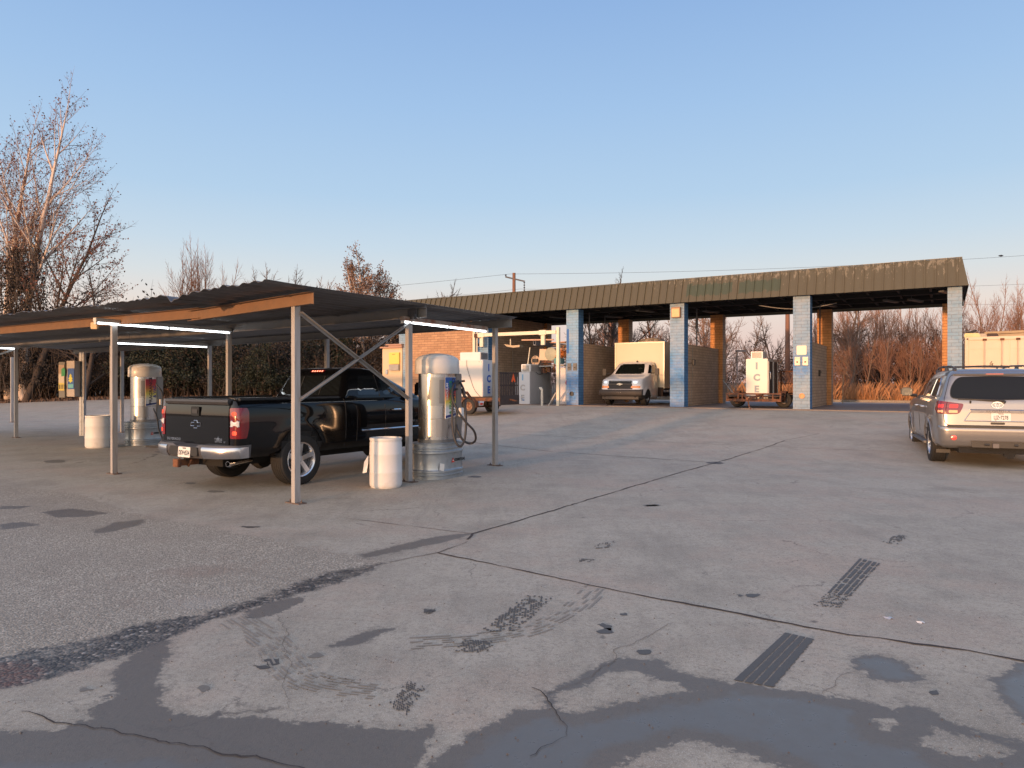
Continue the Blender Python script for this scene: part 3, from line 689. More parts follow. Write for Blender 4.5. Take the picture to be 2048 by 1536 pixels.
# bay slab / edge and road behind
m = MB(); 
for a_ in frange(-8, 22, 2):
    pass
def strip(name, a0, a1, b0, b1, z, mt):
    m = MB(); na = max(1, int((a1-a0)/2)); 
    for i in range(na):
        A = a0+(a1-a0)*i/na; B = a0+(a1-a0)*(i+1)/na; q = [BL(A, b0), BL(B, b0), BL(B, b1), BL(A, b1)]
        m.add([(p.x, p.y, BZ+z) for p in q], [(0, 1, 2, 3)])
    return tag(m.build(name, mt, fix=False), kind='structure')
M_bay = wet('bay_floor_concrete', (.15, .12, .105), .6, .2)
m = MB(); c_ = [BL(-5.0, -.35), BL(18.8, -.35), BL(18.8, 8.5), BL(-5.0, 8.5)]
m.add([(p.x, p.y, BZ+.045) for p in c_]+[(p.x, p.y, BZ-.1) for p in c_], [(0, 1, 2, 3), (0, 4, 5, 1), (1, 5, 6, 2), (2, 6, 7, 3), (3, 7, 4, 0)])
tag(m.build('bay_floor', M_bay), kind='structure')
m = MB(); c_ = [BL(-30, 12), BL(40, 12), BL(40, 12.2), BL(-30, 12.2)]
m.add([(p.x, p.y, BZ+.13) for p in c_]+[(p.x, p.y, BZ-.1) for p in c_], [(0, 1, 2, 3), (0, 4, 5, 1), (1, 5, 6, 2), (2, 6, 7, 3), (3, 7, 4, 0)])
tag(m.build('kerb', M_conc), kind='structure')

# ---------------------------------------------------------------- carport
A0 = Vector((-2.90, 9.49, 0)); W_ = Vector((-.803, .596, 0)); V_ = Vector((.512, .859, 0))
CP = empty('carport', A0, 0, 'low flat carport of galvanised posts and battered corrugated sheets over the vacuums', 'carport')
def cp(s_, t_, z): p = W_*s_ + V_*t_; return Vector((p.x, p.y, z))
def tab(x, T):
    if x <= T[0][0]: return T[0][1]
    for (x0, y0), (x1, y1) in zip(T, T[1:]):
        if x <= x1: return y0+(y1-y0)*(x-x0)/(x1-x0)
    return T[-1][1]
EAVE = [(-.5, 2.835), (1.0, 2.84), (1.45, 2.79), (1.75, 2.76), (2.0, 2.83), (4.4, 2.86), (8.75, 2.93), (14, 3.0), (20, 3.0)]
BACK = [(-.5, 2.86), (5, 2.82), (10, 2.80), (20, 2.80)]
def roofz(s_, t_):
    k = (t_+.8)/6.0; z = tab(s_, EAVE)*(1-k)+tab(s_, BACK)*k
    ph = (s_ % .23)/.23; pr = (.024 if s_ < 3 else .014)*(1 if ph < .35 else (0 if ph > .5 and ph < .85 else .5))
    edge = max(0, 1-(t_+.8)/.6)
    return z+pr + edge*.035*fb(s_*1.6, 0, 2, 3)
M_sheet = mat('corrugated_steel', (.15, .15, .155), .6, .35, .3, 3, col2=(.09, .07, .06), c2=(.5, .75))
def roofpanel(s0, s1, lift, t0=-.8, t1=5.2, sag=0):
    ns = int((s1-s0)/.0383); nt_ = 12; vs = []; fs = []
    for j in range(nt_+1):
        for i in range(ns+1):
            s_ = s0+(s1-s0)*i/ns; tt = t0+(t1-t0)*j/nt_
            if j == 0: tt += .07*fb(s_*1.1, 3.3, 0, 2)
            vs.append(cp(s_, tt, roofz(s_, tt)+lift))
    n = len(vs); vs += [p-Vector((0, 0, .004)) for p in vs]
    for j in range(nt_):
        for i in range(ns):
            a = j*(ns+1)+i; fs.append((a, a+1, a+ns+2, a+ns+1)); fs.append((n+a, n+a+ns+1, n+a+ns+2, n+a+1))
    for i in range(ns): fs.append((i, i+n, i+n+1, i+1)); a = nt_*(ns+1)+i; fs.append((a, a+1, a+n+1, a+n))
    for j in range(nt_):
        a = j*(ns+1); fs.append((a, a+ns+1, a+ns+1+n, a+n)); a += ns; fs.append((a, a+n, a+ns+1+n, a+ns+1))
    m = MB(); m.add(vs, fs); return m.build('roof_sheet', M_sheet, CP, fix=False)
roofpanel(-.42, 1.75, .012); roofpanel(1.6, 4.6, .006); roofpanel(4.5, 8.2, .012); roofpanel(8.1, 12.6, .004); roofpanel(12.5, 19.5, .010)
# purlins / C beams
def cbeam(p, q, h=.16, wd=.06, m_=None, name='beam', t=.006):
    p = Vector(p); q = Vector(q); d = (q-p).normalized(); n_ = Vector((d.y, -d.x, 0)).normalized()
    m = MB(); up = Vector((0, 0, h/2-t/2)); m.bar(p, q, t, h-2*t)
    for sgn in (1, -1): m.bar(p+up*sgn-n_*(wd/2+t/2), q+up*sgn-n_*(wd/2+t/2), wd+t*2, t)
    return m.build(name, m_ or M_beam_sun, CP)
M_beam_sun = mat('beam_sunlit', (.185, .108, .062), .7, .0, .3, 4, col2=(.12, .09, .07), c2=(.5, .8)); M_beam_shade = mat('beam_shaded', (.20, .20, .20), .6, .2, .2, 4)  # sun on the front beam, shade on the rear ones put into the colours
cbeam(cp(-.38, 0, 2.735), cp(2.62, .0, 2.665)); cbeam(cp(2.35, .03, 2.70), cp(11.2, .03, 2.80)); cbeam(cp(11.25, .03, 2.81), cp(19, .03, 2.86))
cbeam(cp(-.38, 2.40, 2.75), cp(9.5, 2.40, 2.74), m_=M_beam_shade); cbeam(cp(9.52, 2.40, 2.74), cp(19, 2.40, 2.75), m_=M_beam_shade)
cbeam(cp(-.40, 5.03, 2.77), cp(9.5, 5.03, 2.73), m_=M_beam_shade); cbeam(cp(9.52, 5.03, 2.73), cp(19, 5.03, 2.73), m_=M_beam_shade)
def post(loc, h, rz, wd=.075, dp=.09, col=None, base=True, name='post'):
    l = Vector(loc)-A0; gz = g(loc[0], loc[1])+.012
    t = .005; m = MB(); M_ = Matrix.Translation((l.x, l.y, 0)) @ Matrix.Rotation(rz, 4, 'Z')
    prof = [(-wd/2, -dp/2), (wd/2, -dp/2), (wd/2, dp/2), (wd*.18, dp/2), (wd*.18, dp/2-t), (wd/2-t, dp/2-t), (wd/2-t, -dp/2+t), (-wd/2+t, -dp/2+t), (-wd/2+t, dp/2-t), (-wd*.18, dp/2-t), (-wd*.18, dp/2), (-wd/2, dp/2)]
    m.prism(prof, lambda p, q, hh: M_ @ Vector((p, q, gz+.012+hh)), h-.012)
    o = m.build(name, col or M_post, CP)
    if base:
        m = MB(); m.box(None, (.30, .13, .012), M=M_ @ Matrix.Translation((0, 0, gz+.006)))
        for sx in (-.12, .12): m.lathe([(.014, 0), (.014, .014), (.007, .014), (.007, .035), (0, .035)], 6, M_ @ Matrix.Translation((sx, 0, gz+.012)))
        m.build('base_plate', mat('base_rust', (.14, .10, .08), .8, .3, .3, 20), o)
    return o
M_post = mat('post_galvanised', (.36, .345, .33), .6, .3, .2, 30, col2=(.20, .17, .15), c2=(.5, .8), streak=(1, 1, .1))
PA = {}
rz0 = math.atan2(-W_.y, -W_.x)
for nm, loc, top in (('A0', A0, 2.645), ('B0', Vector((-1.68, 11.53, 0)), 2.66), ('C0', Vector((-.33, 13.8, 0)), 2.685),
                     ('A1', PX(228, 949), 2.64), ('B1', A0+W_*5.23+V_*2.40, 2.655), ('C1', A0+W_*5.1+V_*5.05, 2.655),
                     ('B2', A0+W_*10.46+V_*2.42, 2.655), ('C2', A0+W_*10.2+V_*5.05, 2.645), ('B3', PX(32, 876), 2.66), ('C3', A0+W_*15.4+V_*5.05, 2.65), ('C4', PX(24, 845), 2.65), ('A3', A0+W_*16+V_*0, 2.76), ('B4', A0+W_*18.8+V_*2.4, 2.66)):
    PA[nm] = Vector((loc[0], loc[1], 0)); post(loc, top-g(loc[0], loc[1]), rz0)
def brace(p, z0, q, z1, t=.05):
    p = p-A0; q = q-A0; m = MB(); m.bar((p.x, p.y, z0), (q.x, q.y, z1), .006, t); d = (q-p).normalized(); n_ = Vector((d.y, -d.x, 0))*.028
    a = Vector((p.x, p.y, z0))+n_; b_ = Vector((q.x, q.y, z1))+n_; m.bar(a+Vector((0, 0, t/2-.01)), b_+Vector((0, 0, t/2-.01)), .05, .006); m.build('brace', M_brc, CP)
M_brc = mat('brace_steel', (.27, .27, .27), .55, .4, .25, 10)
off = Vector((.06, 0, 0))
brace(PA['A0']+off, 2.56, PA['B0']+Vector((.0, -.07, 0)), 1.36); brace(PA['A0']+off, 1.40, PA['B0']-Vector((.0, .07, 0)), 2.58)
brace(PA['B3']+Vector((-.05, 0, 0)), 2.6, PA['B3']-V_*2.4-W_*-.4, 1.6)
# bracket clips on beams
m = MB()
for t_ in (.3, ): pass
m.box(cp(-.12, 2.33, 2.73), (.18, .03, .16), rz0); m.box(cp(-.2, 2.30, 2.70), (.05, .05, .05), rz0); m.build('beam_clip', M_steel_dk, CP)

# fluorescent lights
M_tube = emis('tube_glow', (.9, .96, 1.0), 4)
def fluo(p, q, label, rusty=False):
    c = (p+q)/2; d = q-p; L = d.length
    e = empty('fluorescent_light', c, math.atan2(d.y, d.x), label, 'light', 'strip lights under the carport')
    m = MB(); m.bb(-L/2-.03, L/2+.03, -.045, .045, .035, .10); m.build('housing', mat('housing_rust', (.30, .24, .2), .6, 0, .3, 9, col2=(.2, .07, .03), c2=(.45, .6)) if rusty else M_white, e, bevel=.006)
    m = MB(); m.tube([(-L/2, 0, .012), (0, 0, .012), (L/2, 0, .012)], .014, 10); m.build('tube', M_tube, e, smooth=True)
    for x in (-L/2-.01, 0, L/2+.01):
        m = MB(); m.bb(x-.012, x+.012, -.03, .03, -.012, .034); m.build('tube_holder', M_white, e)
def at(v_, z): return Vector((v_.x, v_.y, z))
l1a, l1b = PA['A1']-V_*.35, PA['B1']-V_*.05
fluo(at(l1a+W_*-.09, 2.62), at(l1b+W_*-.09, 2.665), 'glowing strip light fixed above the truck tailgate side of the carport')
fluo(at(PA['B2']+V_*.1, 2.60), at(PA['C2']-V_*.1, 2.62), 'glowing strip light above the far left vacuum station')
fluo(at(PA['B0']-V_*.18+W_*-.03, 2.60), at(PA['C0']-V_*.35, 2.585), 'glowing strip light with rust-flaked housing above the near vacuum station', True)
fluo(at(PA['B3']-V_*2.3, 2.62), at(PA['B3']+V_*.05, 2.60), 'glowing strip light at the far left edge of the carport')
m = MB(); p = PX(203, 645, None); q = cp(5.75, -.1, 2.66); m.bb(-.06, .06, -.03, .03, -.06, .06); o = m.build('junction_box', mat('box_orange', (.55, .38, .2), .5), CP, bevel=.008); o.location = q
# ---------------------------------------------------------------- vehicle body tools
class Body:
    def __init__(s, levels, cx=.35, cy=.3, fx=.5, fy=.45, n=2.4, arches=(), flare=.03, fz=.95, taper=.03, lip=.055):
        s.L = levels; s.cx, s.cy, s.fx, s.fy, s.n = cx, cy, fx, fy, n; s.ar = arches; s.flare = flare; s.fz = fz; s.tp = taper; s.lip = lip
    def lv(s, z):
        L = s.L
        if z <= L[0][0]: return L[0][1:]
        for a, b in zip(L, L[1:]):
            if z <= b[0]:
                t = (z-a[0])/(b[0]-a[0]); return tuple(a[i]+(b[i]-a[i])*t for i in range(1, 4))
        return L[-1][1:]
    def tf(s, x, xr, xf):
        xm = (xr+xf)/2; return 1-s.tp*abs((x-xm)/((xf-xr)/2))**3
    def bulge(s, x, z):
        d = 0
        for ax, az, r in s.ar:
            q = math.hypot(x-ax, z-az)
            if z > .25: d += s.flare*math.exp(-((q-r-s.lip*.6)/s.lip)**2)
        return d
    def sy(s, x, z):
        xr, xf, w = s.lv(z); n = s.n; cy = min(s.cy, w*.9); fy = min(s.fy, w*.9)
        if x < xr+s.cx:
            t = min(1, (xr+s.cx-x)/s.cx); y = w-cy+cy*max(0, 1-t**n)**(1/n)
        elif x > xf-s.fx:
            t = min(1, (x-xf+s.fx)/s.fx); y = w-fy+fy*max(0, 1-t**n)**(1/n)
        else: y = w
        return y*s.tf(x, xr, xf)+s.bulge(x, z)
    def rx(s, y, z):
        xr, xf, w = s.lv(z); n = s.n; cy = min(s.cy, w*.9); y = abs(y)/s.tf(xr, xr, xf)
        if y <= w-cy: return xr
        t = min(1, (y-w+cy)/cy); return xr+s.cx-s.cx*max(0, 1-t**n)**(1/n)
    def fxx(s, y, z):
        xr, xf, w = s.lv(z); n = s.n; fy = min(s.fy, w*.9); y = abs(y)/s.tf(xf, xr, xf)
        if y <= w-fy: return xf
        t = min(1, (y-w+fy)/fy); return xf-s.fx+s.fx*max(0, 1-t**n)**(1/n)
    def outline(s, z, ns=44):
        xr, xf, w = s.lv(z); n = s.n; cy = min(s.cy, w*.9); fy = min(s.fy, w*.9); H = []
        k = 5
        for i in range(k): H.append((xr, (w-cy)*i/k))
        for i in range(9):
            a = math.pi/2*i/8; H.append((xr+s.cx-s.cx*max(0, math.cos(a))**(2/n), w-cy+cy*max(0, math.sin(a))**(2/n)))
        for i in range(1, ns): H.append((xr+s.cx+(xf-s.fx-xr-s.cx)*i/ns, w))
        for i in range(9):
            a = math.pi/2*(1-i/8); H.append((xf-s.fx+s.fx*max(0, math.cos(a))**(2/n), w-fy+fy*max(0, math.sin(a))**(2/n)))
        for i in range(1, k+1): H.append((xf, (w-fy)*(1-i/k)))
        P = []
        for x, y in H: yy = y*s.tf(x, xr, xf); P.append((x, yy+(s.bulge(x, z) if y > w*.8 else 0), z))
        return P+[(x, -y, zz) for x, y, zz in reversed(P[1:-1])]
    def shell(s, dz=.05):
        zs = []; 
        for a, b in zip(s.L, s.L[1:]):
            k = max(1, math.ceil((b[0]-a[0])/dz)); zs += [a[0]+(b[0]-a[0])*i/k for i in range(k)]
        zs.append(s.L[-1][0]); m = MB(); m.rings([s.outline(z) for z in zs]); return m
def patch(out, surf, off=.004, thick=.012, rings=4, m=None):
    """panel lying on surf(p,q)->Vector, outward normal numeric"""
    m = m or MB(); cxp = sum(p for p, q in out)/len(out); cyp = sum(q for p, q in out)/len(out); e = .01
    def P(p, q, h):
        a = surf(p, q); n_ = (surf(p+e, q)-surf(p-e, q)).cross(surf(p, q+e)-surf(p, q-e))
        return a+n_.normalized()*h*surf.sgn
    n = len(out); vs = [P(cxp, cyp, off)]
    for r_ in range(1, rings+1):
        t = r_/rings
        for p, q in out: vs.append(P(cxp+(p-cxp)*t, cyp+(q-cyp)*t, off))
    b0 = len(vs)
    for p, q in out: vs.append(P(p, q, off-thick))
    fs = [(0, 1+i, 1+(i+1) % n) for i in range(n)]
    for r_ in range(rings-1):
        for i in range(n): a = 1+r_*n; fs.append((a+i, a+n+i, a+n+(i+1) % n, a+(i+1) % n))
    a = 1+(rings-1)*n
    for i in range(n): fs.append((a+i, b0+i, b0+(i+1) % n, a+(i+1) % n))
    return m.add(vs, fs)
def surf_side(B, sg):
    f = lambda p, q: Vector((p, sg*B.sy(p, q), q))
    class S: pass
    o = lambda p, q: f(p, q); o.sgn = -sg; return o
def surf_rear(B):
    o = lambda p, q: Vector((B.rx(p, q), p, q)); o.sgn = -1; return o
def surf_front(B):
    o = lambda p, q: Vector((B.fxx(p, q), p, q)); o.sgn = 1; return o
def outline_tube(out, surf, r, off=.004, n=5):
    e = .01; pts = []
    for p, q in list(out)+[out[0]]:
        a = surf(p, q); n_ = (surf(p+e, q)-surf(p-e, q)).cross(surf(p, q+e)-surf(p, q-e)).normalized(); pts.append(a+n_*off*surf.sgn)
    m = MB(); m.tube(pts, r, n, False); return m
def wheel(parent, loc, r, wd, rr_, side, spokes=5, rim=None, steel=False, aw=.45):
    """tyre with treads + rim; side=+1 outer face towards +y"""
    e = MB(); M_ = Matrix.Translation(loc) @ Matrix.Rotation(R(-90*side), 4, 'X')     # local z -> outward
    h = wd/2
    prof = [(rr_*.96, -h*.9), (rr_*1.02, -h*.98), (r*.80, -h*1.04), (r*.93, -h*.97), (r*.985, -h*.78)]
    for k in range(5):
        z = -h*.7+k*h*.35; prof += [(r, z-.10*h), (r, z+.10*h), (r*.984, z+.125*h), (r*.984, z+.23*h)]
    prof = prof[:-2]+[(r*.985, h*.78), (r*.93, h*.97), (r*.80, h*1.04), (rr_*1.02, h*.98), (rr_*.96, h*.9)]
    e.lathe(prof, 48, M_, cap=False); o = e.build('wheel', M_rubber, parent, smooth=True, ang=30)
    m = MB()
    m.lathe([(rr_*.97, -h*.9), (rr_*.9, -h*.5), (rr_*.86, h*.4), (rr_*.95, h*.86), (rr_*1.02, h*.93), (rr_*1.0, h*.97), (rr_*.93, h*.9), (rr_*.86, h*.55)], 40, M_, cap=False)
    if steel:
        m.lathe([(rr_*.88, h*.35), (rr_*.75, h*.55), (rr_*.5, h*.35), (rr_*.3, h*.6), (.0, h*.6)], 24, M_)
        for k in range(5):
            a = 2*math.pi*k/5; m.lathe([(.012, 0), (.012, .02), (0, .022)], 6, M_ @ Matrix.Translation((rr_*.4*math.cos(a), rr_*.4*math.sin(a), h*.5)))
    else:
        m.lathe([(rr_*.22, h*.3), (rr_*.22, h*.62), (rr_*.17, h*.7), (0, h*.7)], 20, M_)
        for k in range(spokes):
            A = 2*math.pi*k/spokes+.3; sw = aw/spokes*math.pi
            pts = [(rr_*.15, -sw*.9), (rr_*.9, -sw*.55), (rr_*.9, sw*.55), (rr_*.15, sw*.9)]
            lo = []
            for rr1, aa, z in [(rr_*.16, -1.1, h*.25), (rr_*.92, -sw*.6, h*.45), (rr_*.92, sw*.6, h*.45), (rr_*.16, 1.1, h*.25), (rr_*.16, -.9, h*.66), (rr_*.92, -sw*.42, h*.86), (rr_*.92, sw*.42, h*.86), (rr_*.16, .9, h*.66)]:
                lo.append(M_ @ Vector((rr1*math.cos(A+aa*(1 if rr1 < rr_*.5 else 1)), rr1*math.sin(A+aa), z)))
            m.add(lo, [(0, 3, 2, 1), (4, 5, 6, 7), (0, 1, 5, 4), (1, 2, 6, 5), (2, 3, 7, 6), (3, 0, 4, 7)])
    m.build('rim', rim or M_alloy, o, smooth=True, ang=30)
    m = MB(); m.lathe([(rr_*.86, 0), (rr_*.86, .01), (0, .01)], 30, M_ @ Matrix.Translation((0, 0, -.02))); m.build('brake_disc', M_steel_dk, o)
    return o
M_alloy = mat('alloy', (.55, .55, .56), .2, .9, .05)
def arch_cut(ar, w, dep=.42, keep=.0):
    m = MB()
    for ax, az, r in ar:
        for sg in (1, -1):
            m.lathe([(r, 0), (r, dep)], 40, Matrix.Translation((ax, sg*(w-dep+.15) if sg > 0 else -(w+.15), az)) @ Matrix.Rotation(R(-90), 4, 'X'))
    return m
def paint_arch(o, ar, idx, extra=None):
    for p in o.data.polygons:
        c = p.center
        for ax, az, r in ar:
            if math.hypot(c.x-ax, c.z-az) < r+.004 and abs(p.normal.z*(c.z-az)+p.normal.x*(c.x-ax)) > -1:
                vs = [o.data.vertices[i].co for i in p.vertices]
                if all(math.hypot(v.x-ax, v.z-az) < r+.004 for v in vs): p.material_index = idx
def plate(parent, M, state, num, name='licence_plate', bgc=(.62, .62, .60)):
    m = MB(); m.prism(rr(-.152, -.076, .152, .076, .012), lambda p, q, h: M @ Vector((p, q, -h)), .004)
    o = m.build(name, mat('plate_white', bgc, .45, 0, .06, 8), parent)
    ink = mat('plate_ink', (.02, .02, .03), .6)
    text('plate_number', num, .098, ink, o, M @ Matrix.Translation((0, -.014, .001)), .0012, .62, .0015)
    text('plate_state', state, .028, ink, o, M @ Matrix.Translation((0, .056, .001)), .0012, 1.0, .0008)
    return o
def car_paint(name, col, metal, rough, flake=0):
    s = N(name); v = s.co()
    n_ = s.noise(v, 3, 6, .7)
    dust = s.ramp(s.noise(v, 1.3, 6, .7), [(.4, 0.), (.8, .12)])
    s.set(Base_Color=s.mix(dust, col, (.25, .22, .19)), Metallic=metal, Roughness=s.math('MULTIPLY_ADD', n_, .08, rough-.04), Coat_Weight=.8, Coat_Roughness=.05)
    return s.m
GLOW_TAIL = None

# ---------------------------------------------------------------- black pickup truck
TH = math.atan2(.837, .547)
hub = Vector((-3.40, 11.22, 0)); hd = Vector((.547, .837, 0)); lf = Vector((-.837, .547, 0))
org = hub+lf*.90-hd*1.16
TRK = empty('pickup_truck', (org.x, org.y, .012), TH, 'shiny black pickup truck with chrome bumper corners parked under the carport', 'pickup truck')
ar = [(1.16, .40, .49), (4.78, .40, .49)]
TB = Body([(.50, .06, 5.55, .90), (.56, .03, 5.64, .955), (.62, .0, 5.68, .98), (.85, .0, 5.70, 1.0), (1.02, 0, 5.68, 1.0), (1.12, .0, 5.64, .995), (1.16, .002, 5.6, .99), (1.20, .006, 5.52, .985), (1.25, .012, 5.0, .975), (1.305, .02, 4.35, .955), (1.345, .035, 4.25, .93), (1.36, .07, 4.2, .89)], cx=.10, cy=.10, fx=.6, fy=.5, arches=ar, flare=.024, taper=.02, lip=.10)
s = N('black_paint'); v = s.co(); s.set(Base_Color=(.002, .0022, .003), Roughness=.25, Specular_IOR_Level=.05, Coat_Weight=1.0, Coat_Roughness=.04, Coat_IOR=1.42); M_tpaint = s.m
M_liner = mat('wheel_liner', (.01, .01, .01), .9, 0, .2)
o = TB.shell().build('body', [M_tpaint, M_liner], TRK, smooth=True, ang=32)
cut = arch_cut(ar, 1.0); cut.bb(.075, 2.03, -.80, .80, .88, 1.6)
boolcut(o, cut); paint_arch(o, ar, 1)
for p in o.data.polygons:
    c = p.center
    if .07 < c.x < 2.04 and abs(c.y) < .802 and .87 < c.z < 1.32 and abs(p.normal.z) > -2 and (abs(c.y) < .79 or abs(p.normal.y) > .9) and (c.x > .074): p.material_index = 1
o.data.polygons.foreach_set('use_smooth', [True]*len(o.data.polygons)); o.data.set_sharp_from_angle(angle=R(32)); TBO = o
CB = Body([(1.30, 2.13, 4.30, .925), (1.36, 2.14, 4.22, .915), (1.50, 2.20, 3.92, .865), (1.65, 2.27, 3.60, .80), (1.78, 2.34, 3.32, .74), (1.84, 2.40, 3.20, .69), (1.875, 2.52, 3.08, .60), (1.885, 2.62, 3.0, .50)], cx=.10, cy=.10, fx=.35, fy=.30, taper=.02)
CB.shell().build('cab', M_tpaint, TRK, smooth=True, ang=40)
sr, sR = surf_rear(CB), surf_side(CB, -1); sL = surf_side(CB, 1)
gl = patch(rpoly([(-.76, 1.40), (.76, 1.40), (.66, 1.74), (-.66, 1.74)], .06), sr, .004).build('rear_window', M_glass_dk, TRK, smooth=True)
for y in (-.27, .27):
    m = MB(); m.bar((sr(y, 1.41).x-.012, y, 1.41), (sr(y, 1.73).x-.012, y, 1.73), .018, .01); m.build('slider_frame', M_black, gl)
for sg, sf, nm in ((-1, sR, 'side_window'), (1, sL, 'side_window')):
    patch(rpoly([(2.46, 1.40), (3.02, 1.40), (3.02, 1.74), (2.60, 1.74)], .05), sf, .004).build(nm, M_glass_dk, TRK, smooth=True)
    patch(rpoly([(3.10, 1.40), (4.02, 1.40), (3.42, 1.74), (3.10, 1.74)], .05), sf, .004).build(nm, mat('blueish_glass', (.012, .02, .026), .03, 0, 0, spec=.9), TRK, smooth=True)
    d = MB(); d.tube([sf(3.0, 1.38)+Vector((0, .004*sg, 0)), sf(3.0, 1.76)+Vector((0, .004*sg, 0))], .007, 5); 
    tsf = surf_side(TB, sg)
    for x in (2.36, 3.06, 4.12):
        d.tube([tsf(x, z)+Vector((0, .0, 0)) for z in (.62, .8, 1.0, 1.2, 1.33)], .006, 5)
    d.tube([tsf(x, 1.335) for x in (2.36, 3.0, 4.1)], .006, 5); d.build('door_seam', M_black, TRK)
    # chrome body strip
    d = MB(); d.tube([tsf(x, .79)+Vector((0, .006*sg, 0)) for x in (2.46, 2.8, 3.2, 3.6, 4.08)], .016, 6); d.build('side_trim', M_chrome, TRK, smooth=True)
    h = MB(); hx = 3.22; c0 = tsf(hx, 1.13); h.tube([c0+Vector((0, .0, 0)), c0+Vector((.02, .035*sg, 0)), c0+Vector((.12, .045*sg, 0)), c0+Vector((.20, .035*sg, .0)), c0+Vector((.22, 0, 0))], [.012, .019, .021, .018, .012], 8); h.build('door_handle', M_chrome, TRK, smooth=True)
    mi = MB(); base = sf(3.80, 1.40); mi.rings([[Vector((3.86+a*dx, (.93+b*.3)*sg, 1.42+c*.19)) for a, b, c in ((0, 0, 0), (0, 1, 0), (0, 1, 1), (0, 0, 1))] for a in (0,) for dx in (0,)], False) if False else None
    mi.box((3.92, 1.06*sg, 1.50), (.12, .20, .24)); mi.box((3.94, .95*sg, 1.40), (.06, .14, .06)); mi.build('mirror', M_tpaint, TRK, bevel=.03, smooth=True)
# cab/bed gap
m = MB(); m.rings([TB.outline(z, 8) for z in ()], False) if False else None
for sg in (1, -1):
    tsf = surf_side(TB, sg); m.tube([tsf(2.10, z)-Vector((0, .006*sg, 0)) for z in (.56, .7, .9, 1.1, 1.25, 1.34)], .014, 6)
m.build('bed_gap', M_liner, TRK)
m = MB()   # bed rail caps and tailgate top cap
for sg in (1, -1): m.tube([(x, sg*.865, 1.362) for x in (.12, .5, 1.2, 2.05)], .03, 8)
m.build('bed_rail', M_black, TRK, smooth=True)
tr = surf_rear(TB)
m = MB(); m.rings([[Vector((x, y, z)) for x, z in ((-.012, 1.29), (-.028, 1.33), (-.02, 1.362), (.03, 1.378), (.085, 1.37), (.085, 1.33))] for y in (-.80, -.4, 0, .4, .80)])
m.build('tailgate_cap', mat('satin_black', (.03, .03, .032), .4), TRK, smooth=True)
gm = MB(); gz = [.68, .69, .80, .95, 1.06, 1.12, 1.14, 1.16, 1.18, 1.20, 1.22, 1.25, 1.28, 1.295]; gm.rings([[Vector((TB.lv(z)[0]-(.012 if .685 < z < 1.29 else .004), y, z)) for z in gz]+[Vector((.03, y, 1.295)), Vector((.03, y, .68))] for y in (-.80, -.795, -.4, 0, .4, .795, .80)]); gate = gm.build('tailgate', M_tpaint, TRK, smooth=True, ang=25)
m = MB(); m.prism(rr(-.105, 1.115, .105, 1.255, .025), lambda p, q, h: (-.014-h, p, q), .014); o = m.build('tailgate_handle', mat('handle_black', (.006, .006, .006), .3), gate, bevel=.004)
m = MB(); m.prism(rr(-.07, 1.15, .07, 1.215, .015), lambda p, q, h: (-.028-h, p, q), .008); m.build('handle_pull', mat('satin_black', (.03, .03, .032), .4), gate, bevel=.003)
def bowtie(w, h):
    a = w/2; b = h/2
    return [(-a, -b*.45), (-a*.30, -b*.45), (-a*.36, -b), (a*.30, -b), (a*.36, -b*.45), (a*.92, -b*.45), (a, b*.45), (a*.36, b*.45), (a*.30, b), (-a*.36, b), (-a*.30, b*.45), (-a*.92, b*.45)]
RM = lambda y, z, x=-.013: frame((x, y, z), (0, -1, 0), (0, 0, 1))
bt = bowtie(.25, .115)
m = MB(); Mx = RM(0, .985); o_ = [Mx @ Vector((p, q, .004)) for p, q in bt]; m.tube(o_+[o_[0]], .0045, 5, False); m.build('emblem_outline', M_chrome, gate)
m = MB(); m.prism(bt, lambda p, q, h: Mx @ Vector((p, q, h)), .003); m.build('emblem', M_tpaint, gate)
text('model_lettering', 'SILVERADO', .055, M_chrome, gate, RM(.58, .742), .003, 1.15, .001, sp=1.15)
text('edition_lettering', 'TEXAS', .05, M_chrome, gate, RM(-.56, .775), .003, 1.1, .001, sp=1.2)
text('edition_lettering', 'EDITION', .022, M_chrome, gate, RM(-.56, .742), .003, 1.5, .001, sp=1.3)
m = MB(); st = []
for k in range(10): r_ = (.042 if k % 2 == 0 else .015); a = math.pi/2+k*math.pi/5; st.append((r_*math.cos(a), r_*math.sin(a)))
Mx = RM(-.56, .785, -.014); m.prism(st, lambda p, q, h: Mx @ Vector((p, q, h)), .005); m.build('star_badge', M_chrome, gate)
text('trim_lettering', 'LT', .028, M_chrome, gate, RM(-.71, .742), .003, 1.3, .001)
